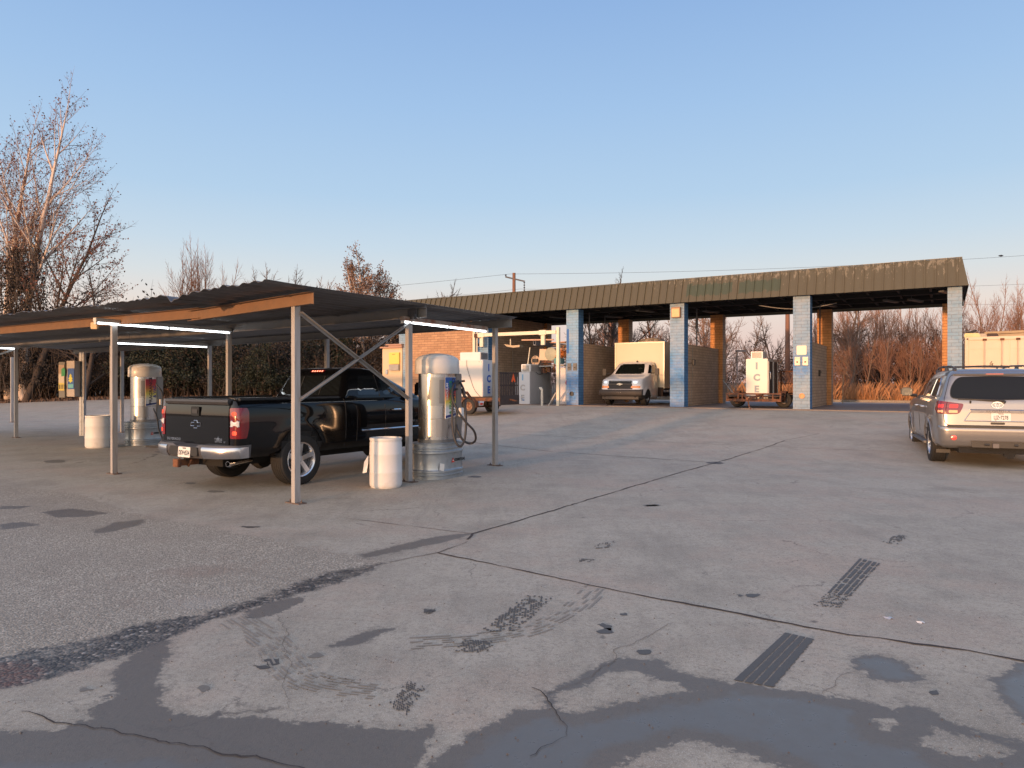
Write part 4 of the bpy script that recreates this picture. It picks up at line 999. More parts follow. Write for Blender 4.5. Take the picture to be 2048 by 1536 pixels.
# tail lights wrap the corners
for sg in (-1, 1):
    tsf = surf_side(TB, sg)
    def corner(u_, q, sg=sg):
        # u_: distance along the corner from the rear face (0) round to the side
        th = min(math.pi/2, max(0, u_-.05)/.157); 
        n_ = TB.n; w_ = TB.lv(q)[2]; xr = TB.lv(q)[0]
        if u_ < .05: return Vector((xr, sg*(w_-.10-.05+u_)*TB.tf(0, xr, 5.7), q))
        if u_ < .05+.157:
            a = (u_-.05)/.157*math.pi/2; return Vector((xr+.10-.10*max(0, math.cos(a))**(2/n_), sg*(w_-.10+.10*max(0, math.sin(a))**(2/n_))*TB.tf(0, xr, 5.7), q))
        x = xr+.10+u_-.207; return Vector((x, sg*TB.sy(x, q), q))
    corner.sgn = -sg
    o = patch(dens(rpoly([(.0, .80), (.27, .80), (.30, .95), (.31, 1.18), (.28, 1.245), (.0, 1.245)], .03), .04), corner, .010, .03, 5).build('tail_light', M_redlens, TRK, smooth=True)
    q = patch(rr(.02, .975, .15, 1.055, .015), corner, .015, .01).build('reverse_lens', M_clearlens, o, smooth=True)
    outline_tube(rr(.015, .97, .155, 1.06, .015), corner, .004, .015).build('lens_trim', M_chrome, o)
    for z in (.88, 1.16):
        patch(rr(.05, z-.03, .12, z+.03, .02), corner, .0125, .004).build('lamp_reflector', emis('bulb_red', (.7, .05, .02), .25), o)
# rear bumper
def bump_pt(y, z, out=0):
    t = abs(y)/.98; return Vector((-.17+.13*t**4-out, y, z))
m = MB(); loops = []
for i in range(25):
    y = -.985+1.97*i/24; t = abs(y)/.985; x0 = -.20+.22*t**5
    z1 = .70-.0*t; zb = .50+.02*t; dip = .035 if abs(y) < .30 else 0
    loops.append([Vector((x0+.20, y, zb)), Vector((x0+.04, y, zb-.01)), Vector((x0, y, zb+.05)), Vector((x0-.01, y, z1-.06-dip)), Vector((x0+.02, y, z1-dip)), Vector((x0+.22, y, z1-dip*.3+.005))])
m.rings(loops); bmp = m.build('rear_bumper', mat('bumper_grey', (.055, .055, .06), .45, 0, .1), TRK, smooth=True, ang=50)
for sg in (-1, 1):
    m = MB(); loops = []
    for i in range(13):
        y = sg*(.44+.555*i/12); t = abs(y)/.985; x0 = -.213+.23*t**5
        e = 0 if i > 0 else .0
        loops.append([Vector((x0+.16, y, .495+.02*t)), Vector((x0+.03, y, .492+.02*t)), Vector((x0-.004, y, .55+.02*t)), Vector((x0-.012, y, .65)), Vector((x0+.004, y, .672)), Vector((x0+.16, y, .675))])
    m.rings(loops); m.build('bumper_corner', mat('soft_chrome', (.50, .50, .52), .22, 1, .05), bmp, smooth=True, ang=50)
m = MB(); m.prism(rr(-.36, .53, .36, .665, .04), lambda p, q, h: (-.205-h, p, q), .02); m.build('step_pad', M_black, bmp, bevel=.006)
plate(bmp, frame((-.232, -.04, .585), (0, -1, 0), (.08, 0, 1)), 'TEXAS', 'DDV\u20220534')
m = MB(); m.box((-.12, .06, .42), (.34, .09, .09)); m.box((-.28, .06, .42), (.06, .13, .12)); m.tube([(-.16, -.12, .47), (-.13, .0, .36), (-.16, .2, .47)], .014, 6); m.build('tow_hitch', M_rust, TRK, bevel=.008)
m = MB(); m.lathe([(.04, 0), (.04, .5), (.034, .5), (.034, .3), (0, .3)], 18, Matrix.Translation((.55, -.55, .44)) @ Matrix.Rotation(R(14), 4, 'Z') @ Matrix.Rotation(R(-93), 4, 'Y')); m.build('exhaust_pipe', M_chrome, TRK, smooth=True)
m = MB(); m.bb(.1, 5.4, -.5, .5, .36, .52); m.box((1.16, 0, .38), (.12, 1.5, .12)); m.lathe([(.16, -.1), (.19, 0), (.16, .1)], 16, Matrix.Translation((1.16, 0, .38)) @ Matrix.Rotation(R(90), 4, 'X')); m.build('chassis', M_liner, TRK)
for x, sg in ((1.16, -1), (1.16, 1), (4.78, -1), (4.78, 1)):
    wheel(TRK, (x, sg*.865, .405), .405, .27, .272, sg, 5, mat('chrome_wheel', (.70, .70, .72), .18, .9, 0), aw=.62)
m = MB(); m.prism(rr(-.17, 1.805, .17, 1.845, .015), lambda p, q, h: (CB.rx(p, q)+.01-h, p, q), .03); o = m.build('brake_light', M_redlens, TRK)
for i in range(5):
    m = MB(); m.prism(rr(-.14+i*.062, 1.813, -.11+i*.062, 1.835, .005), lambda p, q, h: (CB.rx(p, q)-.02-h, p, q), .004); m.build('brake_bulb', emis('bulb_red2', (1, .25, .15), 1.6 if i in (0, 2, 4) else .6), o)
m = MB(); m.prism(rr(-.7, .75, .7, 1.1, .05), lambda p, q, h: (5.66+h, p, q), .04); m.build('grille', M_chrome, TRK)
text('side_lettering', 'SILVERADO', .05, M_chrome, TRK, frame((3.78, -1.006, .90), (1, 0, 0), (0, 0, 1)), .003, 1.1, .001)

# ---------------------------------------------------------------- silver SUV
hs = Vector((.401, .916, 0)).normalized(); ls = Vector((-hs.y, hs.x, 0)); TS = math.atan2(hs.y, hs.x)
rc = Vector((.687*13.0, 13.0, 0))
SUV = empty('parked_suv', (rc.x, rc.y, g(rc.x, rc.y)+.012), TS, 'silver sport utility vehicle with roof rack stopped on the right side of the lot', 'suv')
M_spaint = car_paint('silver_paint', (.29, .28, .27), .72, .32)
ar2 = [(1.02, .38, .46), (4.12, .38, .46)]
SB = Body([(.36, .16, 5.0, .88), (.42, .04, 5.1, .95), (.50, -.01, 5.16, .97), (.62, -.04, 5.18, .98), (.72, -.05, 5.18, .985), (.765, -.035, 5.18, .985), (.785, .02, 5.18, .988), (.95, .035, 5.18, .995), (1.08, .045, 5.1, .99), (1.16, .06, 4.95, .98), (1.22, .07, 4.5, .965), (1.27, .085, 3.95, .945), (1.32, .115, 3.85, .91), (1.5, .20, 3.45, .85), (1.65, .275, 3.05, .795), (1.75, .33, 2.8, .75), (1.81, .385, 2.6, .70), (1.845, .46, 2.5, .62), (1.865, .65, 2.3, .45)], cx=.17, cy=.17, fx=.6, fy=.5, arches=ar2, flare=.032, taper=.045, lip=.055)
o = SB.shell(.04).build('body', [M_spaint, M_liner], SUV, smooth=True, ang=38)
boolcut(o, arch_cut(ar2, .99)); paint_arch(o, ar2, 1)
o.data.polygons.foreach_set('use_smooth', [True]*len(o.data.polygons)); o.data.set_sharp_from_angle(angle=R(38))
rS = surf_rear(SB); lS = surf_side(SB, 1); RS = surf_side(SB, -1)
M_suvglass = mat('rear_glass', (.006, .007, .008), .03, 0, 0, spec=.3)
g1 = dens(rpoly([(-.74, 1.30), (0, 1.275), (.74, 1.30), (.72, 1.5), (.60, 1.70), (0, 1.715), (-.60, 1.70), (-.72, 1.5)], .10), .1)
gg = patch(g1, rS, .005, .012, 5).build('rear_window', M_suvglass, SUV, smooth=True)
outline_tube(g1, rS, .008, .004).build('window_seal', M_black, gg)
# liftgate seam
sm = dens(rpoly([(-.83, .80), (.83, .80), (.86, 1.0), (.845, 1.25), (.70, 1.75), (-.70, 1.75), (-.845, 1.25), (-.86, 1.0)], .08), .1)
outline_tube(sm, rS, .0065, .001).build('liftgate_seam', M_black, SUV)
m = MB(); m.rings([[Vector((x, y, z)) for x, z in ((-.056, .762), (-.056, .796), (.03, .805), (.03, .762))] for y in (-.80, -.4, 0, .4, .80)]); m.build('bumper_gap', M_black, SUV)
# upper bumper step corners, spoiler
m = MB(); m.rings([[Vector((SB.rx(y, 1.76)+dx, y, z)) for dx, z in ((.06, 1.725), (-.035, 1.735), (-.05, 1.765), (-.01, 1.79), (.12, 1.81))] for y in (-.66, -.62, -.4, 0, .4, .62, .66)]); m.build('spoiler', M_spaint, SUV, smooth=True)
m = MB(); m.prism(rr(-.14, 1.748, .14, 1.772, .008), lambda p, q, h: (SB.rx(0, 1.76)-.047-h, p, q), .008); m.build('brake_light', mat('dim_red', (.35, .12, .1), .3), SUV)
# tail lights wrap corners
for sg in (1, -1):
    def corner2(u_, q, sg=sg):
        xr, xf, w_ = SB.lv(q); n_ = SB.n; A = .28; Lc = .267
        if u_ < A: return Vector((xr, sg*(w_-.17-A+u_)*SB.tf(xr, xr, xf), q))
        if u_ < A+Lc:
            a = (u_-A)/Lc*math.pi/2; return Vector((xr+.17-.17*max(0, math.cos(a))**(2/n_), sg*(w_-.17+.17*max(0, math.sin(a))**(2/n_))*SB.tf(xr, xr, xf), q))
        x = xr+.17+u_-A-Lc; return Vector((x, sg*SB.sy(x, q), q))
    corner2.sgn = -sg
    out = dens(rpoly([(.09, 1.01), (.30, 1.0), (.50, 1.02), (.60, 1.10), (.62, 1.20), (.56, 1.255), (.30, 1.235), (.03, 1.20), (.04, 1.12)], .05), .04)
    o = patch(out, corner2, .012, .03, 5).build('tail_light', M_redlens, SUV, smooth=True)
    m = MB(); m.tube([corner2(.31, z)+Vector((-.014, .0, 0)) for z in (1.005, 1.1, 1.2, 1.238)], .006, 5); m.build('lens_divider', mat('dark_red', (.06, .003, .005), .4), o)
    for u0, u1 in ((.12, .27), (.35, .47)):
        patch(rr(u0, 1.03, u1, 1.08, .015), corner2, .014, .006).build('amber_lens', mat('lamp_amber', (.75, .45, .25), .2, 0, .3, 30), o)
        patch(rr(u0, 1.12, u1, 1.19, .02), corner2, .0135, .004).build('lamp_reflector', mat('lamp_bright', (.75, .05, .05), .15, 0, .4, 40), o)
    m = MB(); m.lathe([(.05, 0), (.05, .01), (.03, .016), (0, .016)], 20, Matrix.Translation((SB.rx(.70, .57)-.0, sg*.70, .57)) @ Matrix.Rotation(R(-90), 4, 'Y')); m.build('bumper_reflector', mat('reflector_red', (.6, .08, .06), .2, coat=1), SUV, smooth=True)
# side windows, trims (left side is the visible one, right the same)
M_sideglass = mat('side_glass', (.015, .018, .02), .03, 0, 0, spec=.9)
for sg, sf in ((1, lS), (-1, RS)):
    tf_ = [dens(rpoly(P, .04), .08) for P in ([(.62, 1.33), (1.34, 1.32), (1.34, 1.70), (.92, 1.69), (.70, 1.55)], [(1.42, 1.32), (2.36, 1.315), (2.40, 1.71), (1.42, 1.70)], [(2.46, 1.315), (3.62, 1.31), (3.25, 1.52), (2.9, 1.68), (2.50, 1.71)])]
    for t in tf_:
        o = patch(t, sf, .004, .01, 4).build('side_window', M_sideglass, SUV, smooth=True); 
    outline_tube(tf_[0], sf, .007, .006).build('window_trim', M_chrome, SUV)
    m = MB(); m.tube([sf(x, 1.30)+Vector((0, .008*sg, 0)) for x in (.6, 1.0, 1.8, 2.6, 3.4, 3.75)], .009, 5); m.build('belt_trim', M_chrome, SUV)
    m = MB()
    for x in (1.50, 2.46, 3.60): m.tube([sf(x, z) for z in (.55, .7, .9, 1.1, 1.28)], .005, 5)
    m.build('door_seam', M_black, SUV)
    for x in (1.66, 2.64):
        h = MB(); c0 = sf(x, 1.10); h.tube([c0, c0+Vector((.02, .04*sg, 0)), c0+Vector((.1, .05*sg, 0)), c0+Vector((.18, .04*sg, 0)), c0+Vector((.2, 0, 0))], [.014, .02, .022, .02, .014], 8); h.build('door_handle', mat('handle_bright', (.6, .6, .6), .25, .8), SUV, smooth=True)
    m = MB(); m.box((3.36, 1.15*sg, 1.39), (.12, .25, .20)); mo = m.build('mirror', M_spaint if False else M_black, SUV, bevel=.04, smooth=True)
    m = MB(); m.tube([(3.42, .93*sg, 1.30), (3.40, 1.06*sg, 1.31)], .035, 8); m.build('mirror_arm', M_black, mo, smooth=True)
    m = MB(); m.prism(rr(sg*1.15-.105, 1.31, sg*1.15+.105, 1.47, .03), lambda p, q, h: (3.299-h, p, q), .004); m.build('mirror_glass', mat('mirror_glass', (.10, .11, .105), .15, 0, 0), mo)
    m = MB(); m.rings([[Vector((x, sg*y, z)) for y, z in ((.88, .33), (1.0, .34), (1.02, .38), (.88, .40))] for x in (1.55, 2.2, 3.0, 3.6)]); m.build('running_board', mat('grey_plastic', (.12, .12, .125), .5), SUV, smooth=False)
    m = MB(); P_ = [(x, sg*(.60-.0*x), z) for x, z in ((.48, 1.84), (.62, 1.895), (1.0, 1.925), (2.0, 1.94), (2.6, 1.915), (2.85, 1.83))]; m.tube(P_, .018, 8)
    for x, z in ((.56, 1.87), (1.5, 1.90), (2.7, 1.86)): m.tube([(x, sg*.60, 1.80), (x+.02, sg*.60, z+.03)], [.05, .03], 8)
    m.build('roof_rail', mat('rail_dark', (.035, .035, .04), .4), SUV, smooth=True)
    arc = [(1.02+.50*math.cos(R(a)), .38+.50*math.sin(R(a))) for a in range(-10, 191, 10)]; m = MB(); m.tube([sf(x, z)+Vector((0, -.004*sg, 0)) for x, z in arc if z > .36], .014, 6)
    arc = [(4.12+.50*math.cos(R(a)), .38+.50*math.sin(R(a))) for a in range(-10, 191, 10)]; m.tube([sf(x, z)+Vector((0, -.004*sg, 0)) for x, z in arc if z > .36], .014, 6)
    m.build('fender_lip', M_spaint, SUV, smooth=True)
    m = MB(); m.box((.50, .80*sg, .27), (.015, .24, .07)); m.build('mud_flap', M_black, SUV, bevel=.004)
m = MB()
for x in (1.1, 2.1): m.tube([(x, -.60, 1.915), (x, 0, 1.93), (x, .60, 1.915)], .014, 6)
m.build('rack_crossbar', mat('rail_dark', (.035, .035, .04), .4), SUV, smooth=True)
# plate recess garnish, plate, emblem, lettering, wiper
RM2 = lambda y, z, dx=0: frame((SB.rx(0, z)-dx, y, z), (0, -1, 0), (.06, 0, 1))
m = MB(); m.rings([[Vector((SB.rx(0, 1.06)+dx, y, z)) for dx, z in ((.01, 1.045), (-.035, 1.04), (-.04, 1.085), (-.012, 1.105), (.01, 1.105))] for y in (-.43, -.3, 0, .3, .43)]); m.build('plate_garnish', mat('garnish', (.42, .42, .43), .3, .8), SUV, smooth=True)
m = MB(); M1 = RM2(0, .96, .0); 
for sg in (1, -1): m.tube([(SB.rx(0, 1.04)-.008, sg*.43, 1.045), (SB.rx(0, .9)-.008, sg*.53, .885)], .010, 6)
m.tube([(SB.rx(0, .88)-.008, -.53, .885), (SB.rx(0, .88)-.008, .53, .885)], .010, 6); m.build('plate_recess', mat('garnish', (.42, .42, .43), .3, .8), SUV, smooth=True)
plate(SUV, RM2(-.05, .965, .016), 'TEXAS', 'LJZ\u20227278', bgc=(.60, .57, .45))
def ring(M, a, b, r): return [M @ Vector((a*math.cos(2*math.pi*k/28), b*math.sin(2*math.pi*k/28), r)) for k in range(29)]
m = MB(); Mx = RM2(0, 1.185, .004); m.tube(ring(Mx, .088, .058, .006), .008, 6, False); m.tube(ring(Mx, .028, .055, .006), .006, 6, False); m.tube(ring(Mx @ Matrix.Translation((0, .022, 0)), .06, .026, .006), .006, 6, False); m.build('emblem', M_chrome, SUV, smooth=True)
text('model_lettering', 'SEQUOIA', .04, mat('letter_dark', (.14, .14, .15), .4, .5), SUV, RM2(0, 1.068, .046), .003, 1.9, .002, sp=1.25)
m = MB(); m.prism(rr(-.11, .825, .11, .865, .015), lambda p, q, h: (SB.rx(0, .85)-.002-h, p, q), .012); m.build('liftgate_handle', M_black, SUV)
m = MB(); m.tube([RM2(-.12, 1.235, .01) @ Vector((0, 0, 0)), Vector((SB.rx(0, 1.26)-.045, -.06, 1.27)), Vector((SB.rx(0, 1.30)-.03, .35, 1.285)), Vector((SB.rx(0, 1.30)-.025, .62, 1.29))], [.03, .018, .011, .007], 7); m.tube([Vector((SB.rx(0, 1.22)-.01, .42, 1.215)), Vector((SB.rx(0, 1.26)-.03, .42, 1.26))], .014, 6); m.build('rear_wiper', M_black, SUV, smooth=True)
m = MB(); m.prism(rr(-.42, .40, .42, .50, .03), lambda p, q, h: (-.035-h, p, q), .012); o = m.build('hitch_cover_recess', M_black, SUV)
m = MB(); m.box((-.06, .05, .44), (.10, .10, .08)); m.build('hitch_receiver', M_steel_dk, SUV, bevel=.006)
m = MB(); m.tube([(-.054, .14, .455), (-.054, .22, .455)], .02, 8); m.tube([(-.054, -.30, .455), (-.054, -.24, .455)], .02, 8); m.build('tow_wiring_socket', M_black, SUV)
m = MB(); m.bb(.1, 4.9, -.6, .6, .28, .42); m.box((1.02, 0, .3), (.12, 1.5, .12)); m.tube([(.1, -.2, .28), (.9, -.3, .30)], .09, 12); m.build('chassis', M_liner, SUV)
for x, sg in ((1.02, -1), (1.02, 1), (4.12, -1), (4.12, 1)):
    wheel(SUV, (x, sg*.845, .39), .39, .27, .235, sg, 5, M_alloy, aw=.5)
# seats seen through the glass reflect: headrests inside are hidden by the tint

# ---------------------------------------------------------------- white box truck
VC = BL(6.72, .10); VAN = empty('box_truck', (VC.x, VC.y, BZ+.05), math.atan2(-U.y, -U.x), 'white cutaway van with a cream cargo box parked nose-out in the second wash bay', 'box truck')
# local +x is towards the lot (nose at x=0, tail at negative x)
ar3 = [(-.82, .30, .37)]
VB = Body([(.22, -2.2, -.14, .80), (.30, -2.2, -.03, .90), (.42, -2.2, .0, .93), (.60, -2.2, .0, .935), (.66, -2.2, -.04, .935), (.80, -2.2, -.07, .93), (.98, -2.2, -.10, .92), (1.04, -2.2, -.16, .91), (1.12, -2.2, -.42, .90), (1.22, -2.2, -.86, .885), (1.27, -2.2, -1.02, .875), (1.45, -2.2, -1.22, .83), (1.66, -2.2, -1.46, .77), (1.75, -2.2, -1.62, .73), (1.79, -2.2, -1.78, .67), (1.81, -2.2, -1.95, .55)], cx=.1, cy=.1, fx=.30, fy=.34, arches=ar3, flare=.02, taper=.04)
M_vpaint = car_paint('white_paint', (.62, .61, .60), 0, .3)
o = VB.shell().build('cab', [M_vpaint, M_liner], VAN, smooth=True, ang=38)
boolcut(o, arch_cut(ar3, .92)); paint_arch(o, ar3, 1)
for p in o.data.polygons:
    if p.center.z < .42 and p.center.x > -.5: p.material_index = 1
o.data.polygons.foreach_set('use_smooth', [True]*len(o.data.polygons)); o.data.set_sharp_from_angle(angle=R(38))
fS = surf_front(VB); vL = surf_side(VB, 1); vR = surf_side(VB, -1)
ws = patch(dens(rpoly([(-.80, 1.275), (.80, 1.275), (.68, 1.70), (-.68, 1.70)], .07), .1), fS, .004, .012, 5).build('windscreen', mat('windscreen', (.006, .008, .007), .03, 0, .3, 2, spec=.4), VAN, smooth=True)
for sg, sf in ((1, vL), (-1, vR)):
    patch(dens(rpoly([(-1.16, 1.30), (-2.05, 1.30), (-2.05, 1.66), (-1.56, 1.66)], .05), .1), sf, .004).build('side_window', M_glass_dk, VAN, smooth=True)
    m = MB(); m.tube([sf(-1.15, z) for z in (.4, .7, 1.0, 1.25)], .005, 5); m.tube([sf(-2.12, z) for z in (.4, .7, 1.0, 1.25)], .005, 5); m.build('door_seam', M_black, VAN)
    m = MB(); m.tube([(-1.25, sg*.88, 1.30), (-1.20, sg*1.10, 1.31)], .022, 6); m.box((-1.20, sg*1.19, 1.36), (.10, .17, .28)); m.build('mirror', M_black, VAN, bevel=.025, smooth=True)
    hl = patch(dens(rpoly([(sg*.50, .87), (sg*.88, .87), (sg*.86, 1.0), (sg*.54, 1.0)], .02), .06), fS, .006, .02).build('headlight', M_clearlens, VAN, smooth=True)
    patch(dens(rpoly([(sg*.58, .885), (sg*.74, .885), (sg*.74, .985), (sg*.58, .985)], .03), .05), fS, .010, .01).build('lamp_bowl', M_chrome, hl, smooth=True)
    patch(dens(rpoly([(sg*.48, .70), (sg*.90, .70), (sg*.88, .79), (sg*.50, .79)], .02), .06), fS, .008, .02).build('turn_signal', M_amber, VAN, smooth=True)
for P, mt, nm, of in (([(-.56, .655), (.56, .655), (.50, 1.0), (-.50, 1.0)], mat('grille_dark', (.010, .009, .008), .6), 'grille', .004), ):
    gr = patch(dens(rpoly(P, .03), .1), fS, of, .02).build(nm, mt, VAN, smooth=True)
m = MB()
for z in (.93, .955, .98): m.tube([(fS(0, z).x+.008, -.48, z), (fS(0, z).x+.008, .48, z)], .006, 5)
for z in (.70, .73, .76): m.tube([(fS(0, z).x+.008, -.48, z), (fS(0, z).x+.008, .48, z)], .006, 5)
m.build('grille_bar', M_black, gr)
m = MB(); m.bb(-.07, -.045, -.50, .50, .83, .88); m.build('grille_band', mat('band_grey', (.05, .042, .037), .5), gr, bevel=.01)
m = MB(); Mx = frame((-.035, 0, .855), (0, 1, 0), (0, 0, 1)); m.prism(bowtie(.26, .09), lambda p, q, h: Mx @ Vector((p, q, h)), .012); m.build('emblem', mat('emblem_bright', (.75, .7, .6), .25, .6), gr)
m = MB(); lo = []
for i in range(15):
    y = -.945+1.89*i/14; t = abs(y)/.945; x0 = .06-.12*t**4
    lo.append([Vector((x0-.16, y, .40)), Vector((x0-.02, y, .40)), Vector((x0, y, .44)), Vector((x0, y, .60)), Vector((x0-.03, y, .64)), Vector((x0-.16, y, .65))])
m.rings(lo); fb2 = m.build('front_bumper', mat('bumper_brown', (.018, .014, .012), .6), VAN, smooth=True, ang=50)
m = MB(); lo = []
for i in range(9):
    y = -.80+1.6*i/8; t = abs(y)/.8; x0 = .0-.08*t**4
    lo.append([Vector((x0-.1, y, .25)), Vector((x0, y, .25)), Vector((x0+.01, y, .36)), Vector((x0-.1, y, .37))])
m.rings(lo); m.build('air_dam', mat('dam', (.035, .03, .026), .6), VAN)
for y in (-.08, .0, .08):
    m = MB(); m.tube([(.055, y, .53), (.065, y, .53)], .012, 6); m.build('bumper_bolt', M_chrome, fb2)
m = MB(); m.tube([(-1.75, .1, 1.80), (-1.80, .1, 1.85)], [.05, .01], 8); m.build('roof_antenna', M_black, VAN)
m = MB(); m.tube([Vector((-1.28, .42+.14*math.cos(a*.5), 1.40+.12*math.sin(a*.5))) for a in range(14)], .01, 5); m.build('steering_wheel', M_black, VAN)
VAN.scale = (1, 1, 1.03)
# cargo box
zb0, zb1, x0, x1, hw = .72, 2.62, -5.7, -2.25, 1.13
m = MB(); m.bb(x0, x1, -hw, hw, zb0, zb1); bx = m.build('cargo_box', mat('box_cream', (.60, .56, .44), .5, 0, .06, 2), VAN)
m = MB()
for y in (-hw, hw):
    for x in (x0, x1): m.box((x+(.012 if x == x1 else -.012), y*.995, (zb0+zb1)/2), (.05, .06, zb1-zb0+.01))
    m.box(((x0+x1)/2, y*1.002, zb1+.003), (x1-x0+.08, .06, .05)); m.box(((x0+x1)/2, y*1.002, zb0), (x1-x0+.06, .05, .08))
for x in (x0, x1): m.box((x+(.014 if x == x1 else -.014), 0, zb1+.002), (.05, hw*2-.06, .045))
m.build('box_trim', mat('trim_alu', (.62, .60, .50), .35, .5), bx, bevel=.006)
m = MB(); lo = []
for x, hh, ww in ((-4.3, .10, .46), (-4.2, .22, .50), (-3.6, .25, .52), (-3.1, .2, .5), (-2.9, .05, .45)):
    lo.append([Vector((x, ww*math.cos(R(a))*1.0+.1, zb1+.03+hh*max(0, math.sin(R(a)))**.6)) for a in range(0, 181, 15)])
m.rings(lo); ac = m.build('roof_air_conditioner', mat('ac_pinkish', (.55, .50, .46), .5), VAN, smooth=True, ang=50)
m = MB()
for i in range(3):
    for y in (-.13, .25): m.bb(-2.98-.0, -2.94, y-.13, y+.13, zb1+.06+i*.045, zb1+.08+i*.045)
m.build('ac_vent', M_black, ac)
m = MB(); m.bb(-5.7, -.6, -.38, .38, .30, .48); m.bb(-5.5, -2.3, -.9, .9, .6, .72); m.box((-2.32, .85, .52), (.10, .4, .38)); m.box((-2.32, -.85, .52), (.10, .4, .38)); m.build('chassis', mat('frame_dark', (.04, .025, .02), .8), VAN)
for x, y in ((-.82, .80), (-.82, -.80), (-4.5, .92), (-4.5, -.92)):
    wheel(VAN, (x, y, .335), .335, .22, .19, 1 if y > 0 else -1, rim=mat('steel_rim', (.25, .25, .25), .5, .5), steel=True)

# ---------------------------------------------------------------- vacuum stations
def stad(L, W, k=10, off=0, ns=8):
    """stadium outline, long axis x"""
    r_ = W/2+off; s_ = (L-W)/2; P = []
    for i in range(k+1): a = R(-90+180*i/k); P.append((s_+r_*math.cos(a), r_*math.sin(a)))
    for i in range(1, ns): P.append((s_-2*s_*i/ns, r_))
    for i in range(k+1): a = R(90+180*i/k); P.append((-s_+r_*math.cos(a), r_*math.sin(a)))
    for i in range(1, ns): P.append((-s_+2*s_*i/ns, -r_))
    return P
M_ss = mat('stainless', (.52, .51, .50), .27, 1, .08, 3, streak=(1, 1, .15))
M_ssd = mat('stainless_panel', (.24, .23, .22), .4, .8, .12, 3, streak=(1, 1, .15))
M_tank = mat('tank_galvanised', (.40, .43, .45), .38, .75, .16, 12, col2=(.27, .29, .30), c2=(.5, .8))
M_dome = mat('dome_plastic', (.52, .52, .50), .32, 0, .04, coat=.3)
def vac_text(parent, x0, lines, M_t, seed): pass
def vacuum(loc, rz, label, tlabel, sign):
    T = empty('stock_tank', (loc.x, loc.y, g(loc.x, loc.y)+.012), rz, tlabel, 'tank', 'oval galvanised tanks used as vacuum plinths')
    Lt, Wt, H = .98, .68, .60; prof = [(0, .0), (0, .05), (.012, .06), (.012, .075), (0, .085), (0, .10), (.016, .115), (.016, .145), (0, .16), (-.004, .18), (-.004, .40), (0, .42), (.016, .435), (.016, .465), (0, .48), (0, .50), (.012, .51), (.012, .525), (0, .535), (0, .58), (.014, .59), (.014, .60), (-.02, .605)]
    m = MB(); loops = []
    for o_, z in prof:
        base = stad(Lt, Wt, 46, 0, 16)
        n_ = len(base); pts = []
        for i, (x, y) in enumerate(base):
            r0 = Vector((x-max(-(Lt-Wt)/2, min((Lt-Wt)/2, x)), y)); q = r0.normalized()*(Wt/2+o_+(.004*(1 if (i % 2) else -1) if .17 < z < .41 else 0)); cx_ = max(-(Lt-Wt)/2, min((Lt-Wt)/2, x))
            pts.append((cx_+q.x, q.y, z))
        loops.append(pts)
    m.rings(loops); m.build('tank_wall', M_tank, T, smooth=True, ang=30)
    # small maker's mark on the long face: red triangle and name
    def onface(x, z, d=.021): return frame((x, -Wt/2-d, z), (1, 0, 0), (0, 0, 1))
    Mk = onface(-.02, .30, .005)
    o = MB(); o.prism(rpoly([(-.042, -.035), (.042, -.035), (0, .048)], .012), lambda p, q, h: Mk @ Vector((p, q, h)), .002); o = o.build('maker_mark', mat('mark_red', (.55, .05, .03), .5), T)
    q = MB(); q.prism([(-.012, -.012), (.012, -.012), (.008, .012), (-.008, .012)], lambda p, q_, h: Mk @ Vector((p, q_, .002+h)), .001); q.build('mark_centre', M_white, o)
    text('maker_name', 'COUNTYLINE', .062, M_black, T, onface(.175, .302, .008), .002, .78, .002)
    E = empty('vacuum_station', (loc.x, loc.y, g(loc.x, loc.y)+.012+.606), rz, label, 'vacuum', 'coin vacuum stations on oval tanks')
    L, Wd, Hb = .70, .56, 1.17
    def hull(z0, z1, off, name, mt, par, b=0):
        m = MB(); base = stad(L, Wd, 14, off); P = []
        m.rings([[(x, y, z) for x, y in base] for z in (z0, (z0+z1)/2, z1)]); return m.build(name, mt, par, smooth=True, ang=35)
    hull(.0, Hb, 0, 'body', M_ss, E)
    for z in (.40, ): 
        hull(z-.006, z+.006, .003, 'body_seam', M_ssd, E)
    # plinth ring
    hull(0, .05, .012, 'base_ring', M_ssd, E)
    # flat side panel on the hose end (+x) : shallow box that squares that end
    m = MB(); P = [(.15, -Wd/2-.006), (.33, -Wd/2-.004), (.365, -.10), (.365, .10), (.33, Wd/2+.004), (.15, Wd/2+.006)]
    m.rings([[(x, y, z) for x, y in P] for z in (.05, Hb-.005)]); m.build('side_panel', M_ssd, E, bevel=.01)
    # lighter coin door plates wrapping the near end
    def arcface(a, z, d=0):
        r_ = Wd/2+d; s_ = (L-Wd)/2; return Vector((-s_-r_*math.cos(a), -r_*math.sin(a), z))
    def plate_on(a0_, a1_, z0, z1, name, mt, d=.004):
        m = MB(); n = 8; lo = []
        for i in range(n+1):
            a = a0_+(a1_-a0_)*i/n; lo.append([arcface(a, z0, 0), arcface(a, z0, d), arcface(a, z1, d), arcface(a, z1, 0)])
        m.rings(lo); return m.build(name, mt, E, smooth=True, ang=30)
    plate_on(R(12), R(84), .62, 1.10, 'coin_door', M_ssd if False else mat('door_steel', (.40, .38, .36), .3, .9, .1), .006)
    plate_on(R(52), R(84), .66, 1.06, 'door_inset', M_ssd, .009)
    plate_on(R(40), R(86), .10, .40, 'lower_door', mat('door_steel', (.40, .38, .36), .3, .9, .1), .006)
    # dome cap
    m = MB(); lo = []
    for o_, z in ((-.02, Hb-.01), (.055, Hb-.01), (.06, Hb+.0), (.055, Hb+.22), (.045, Hb+.235)): 
        lo.append([(x, y, z) for x, y in stad(L, Wd, 14, o_)])
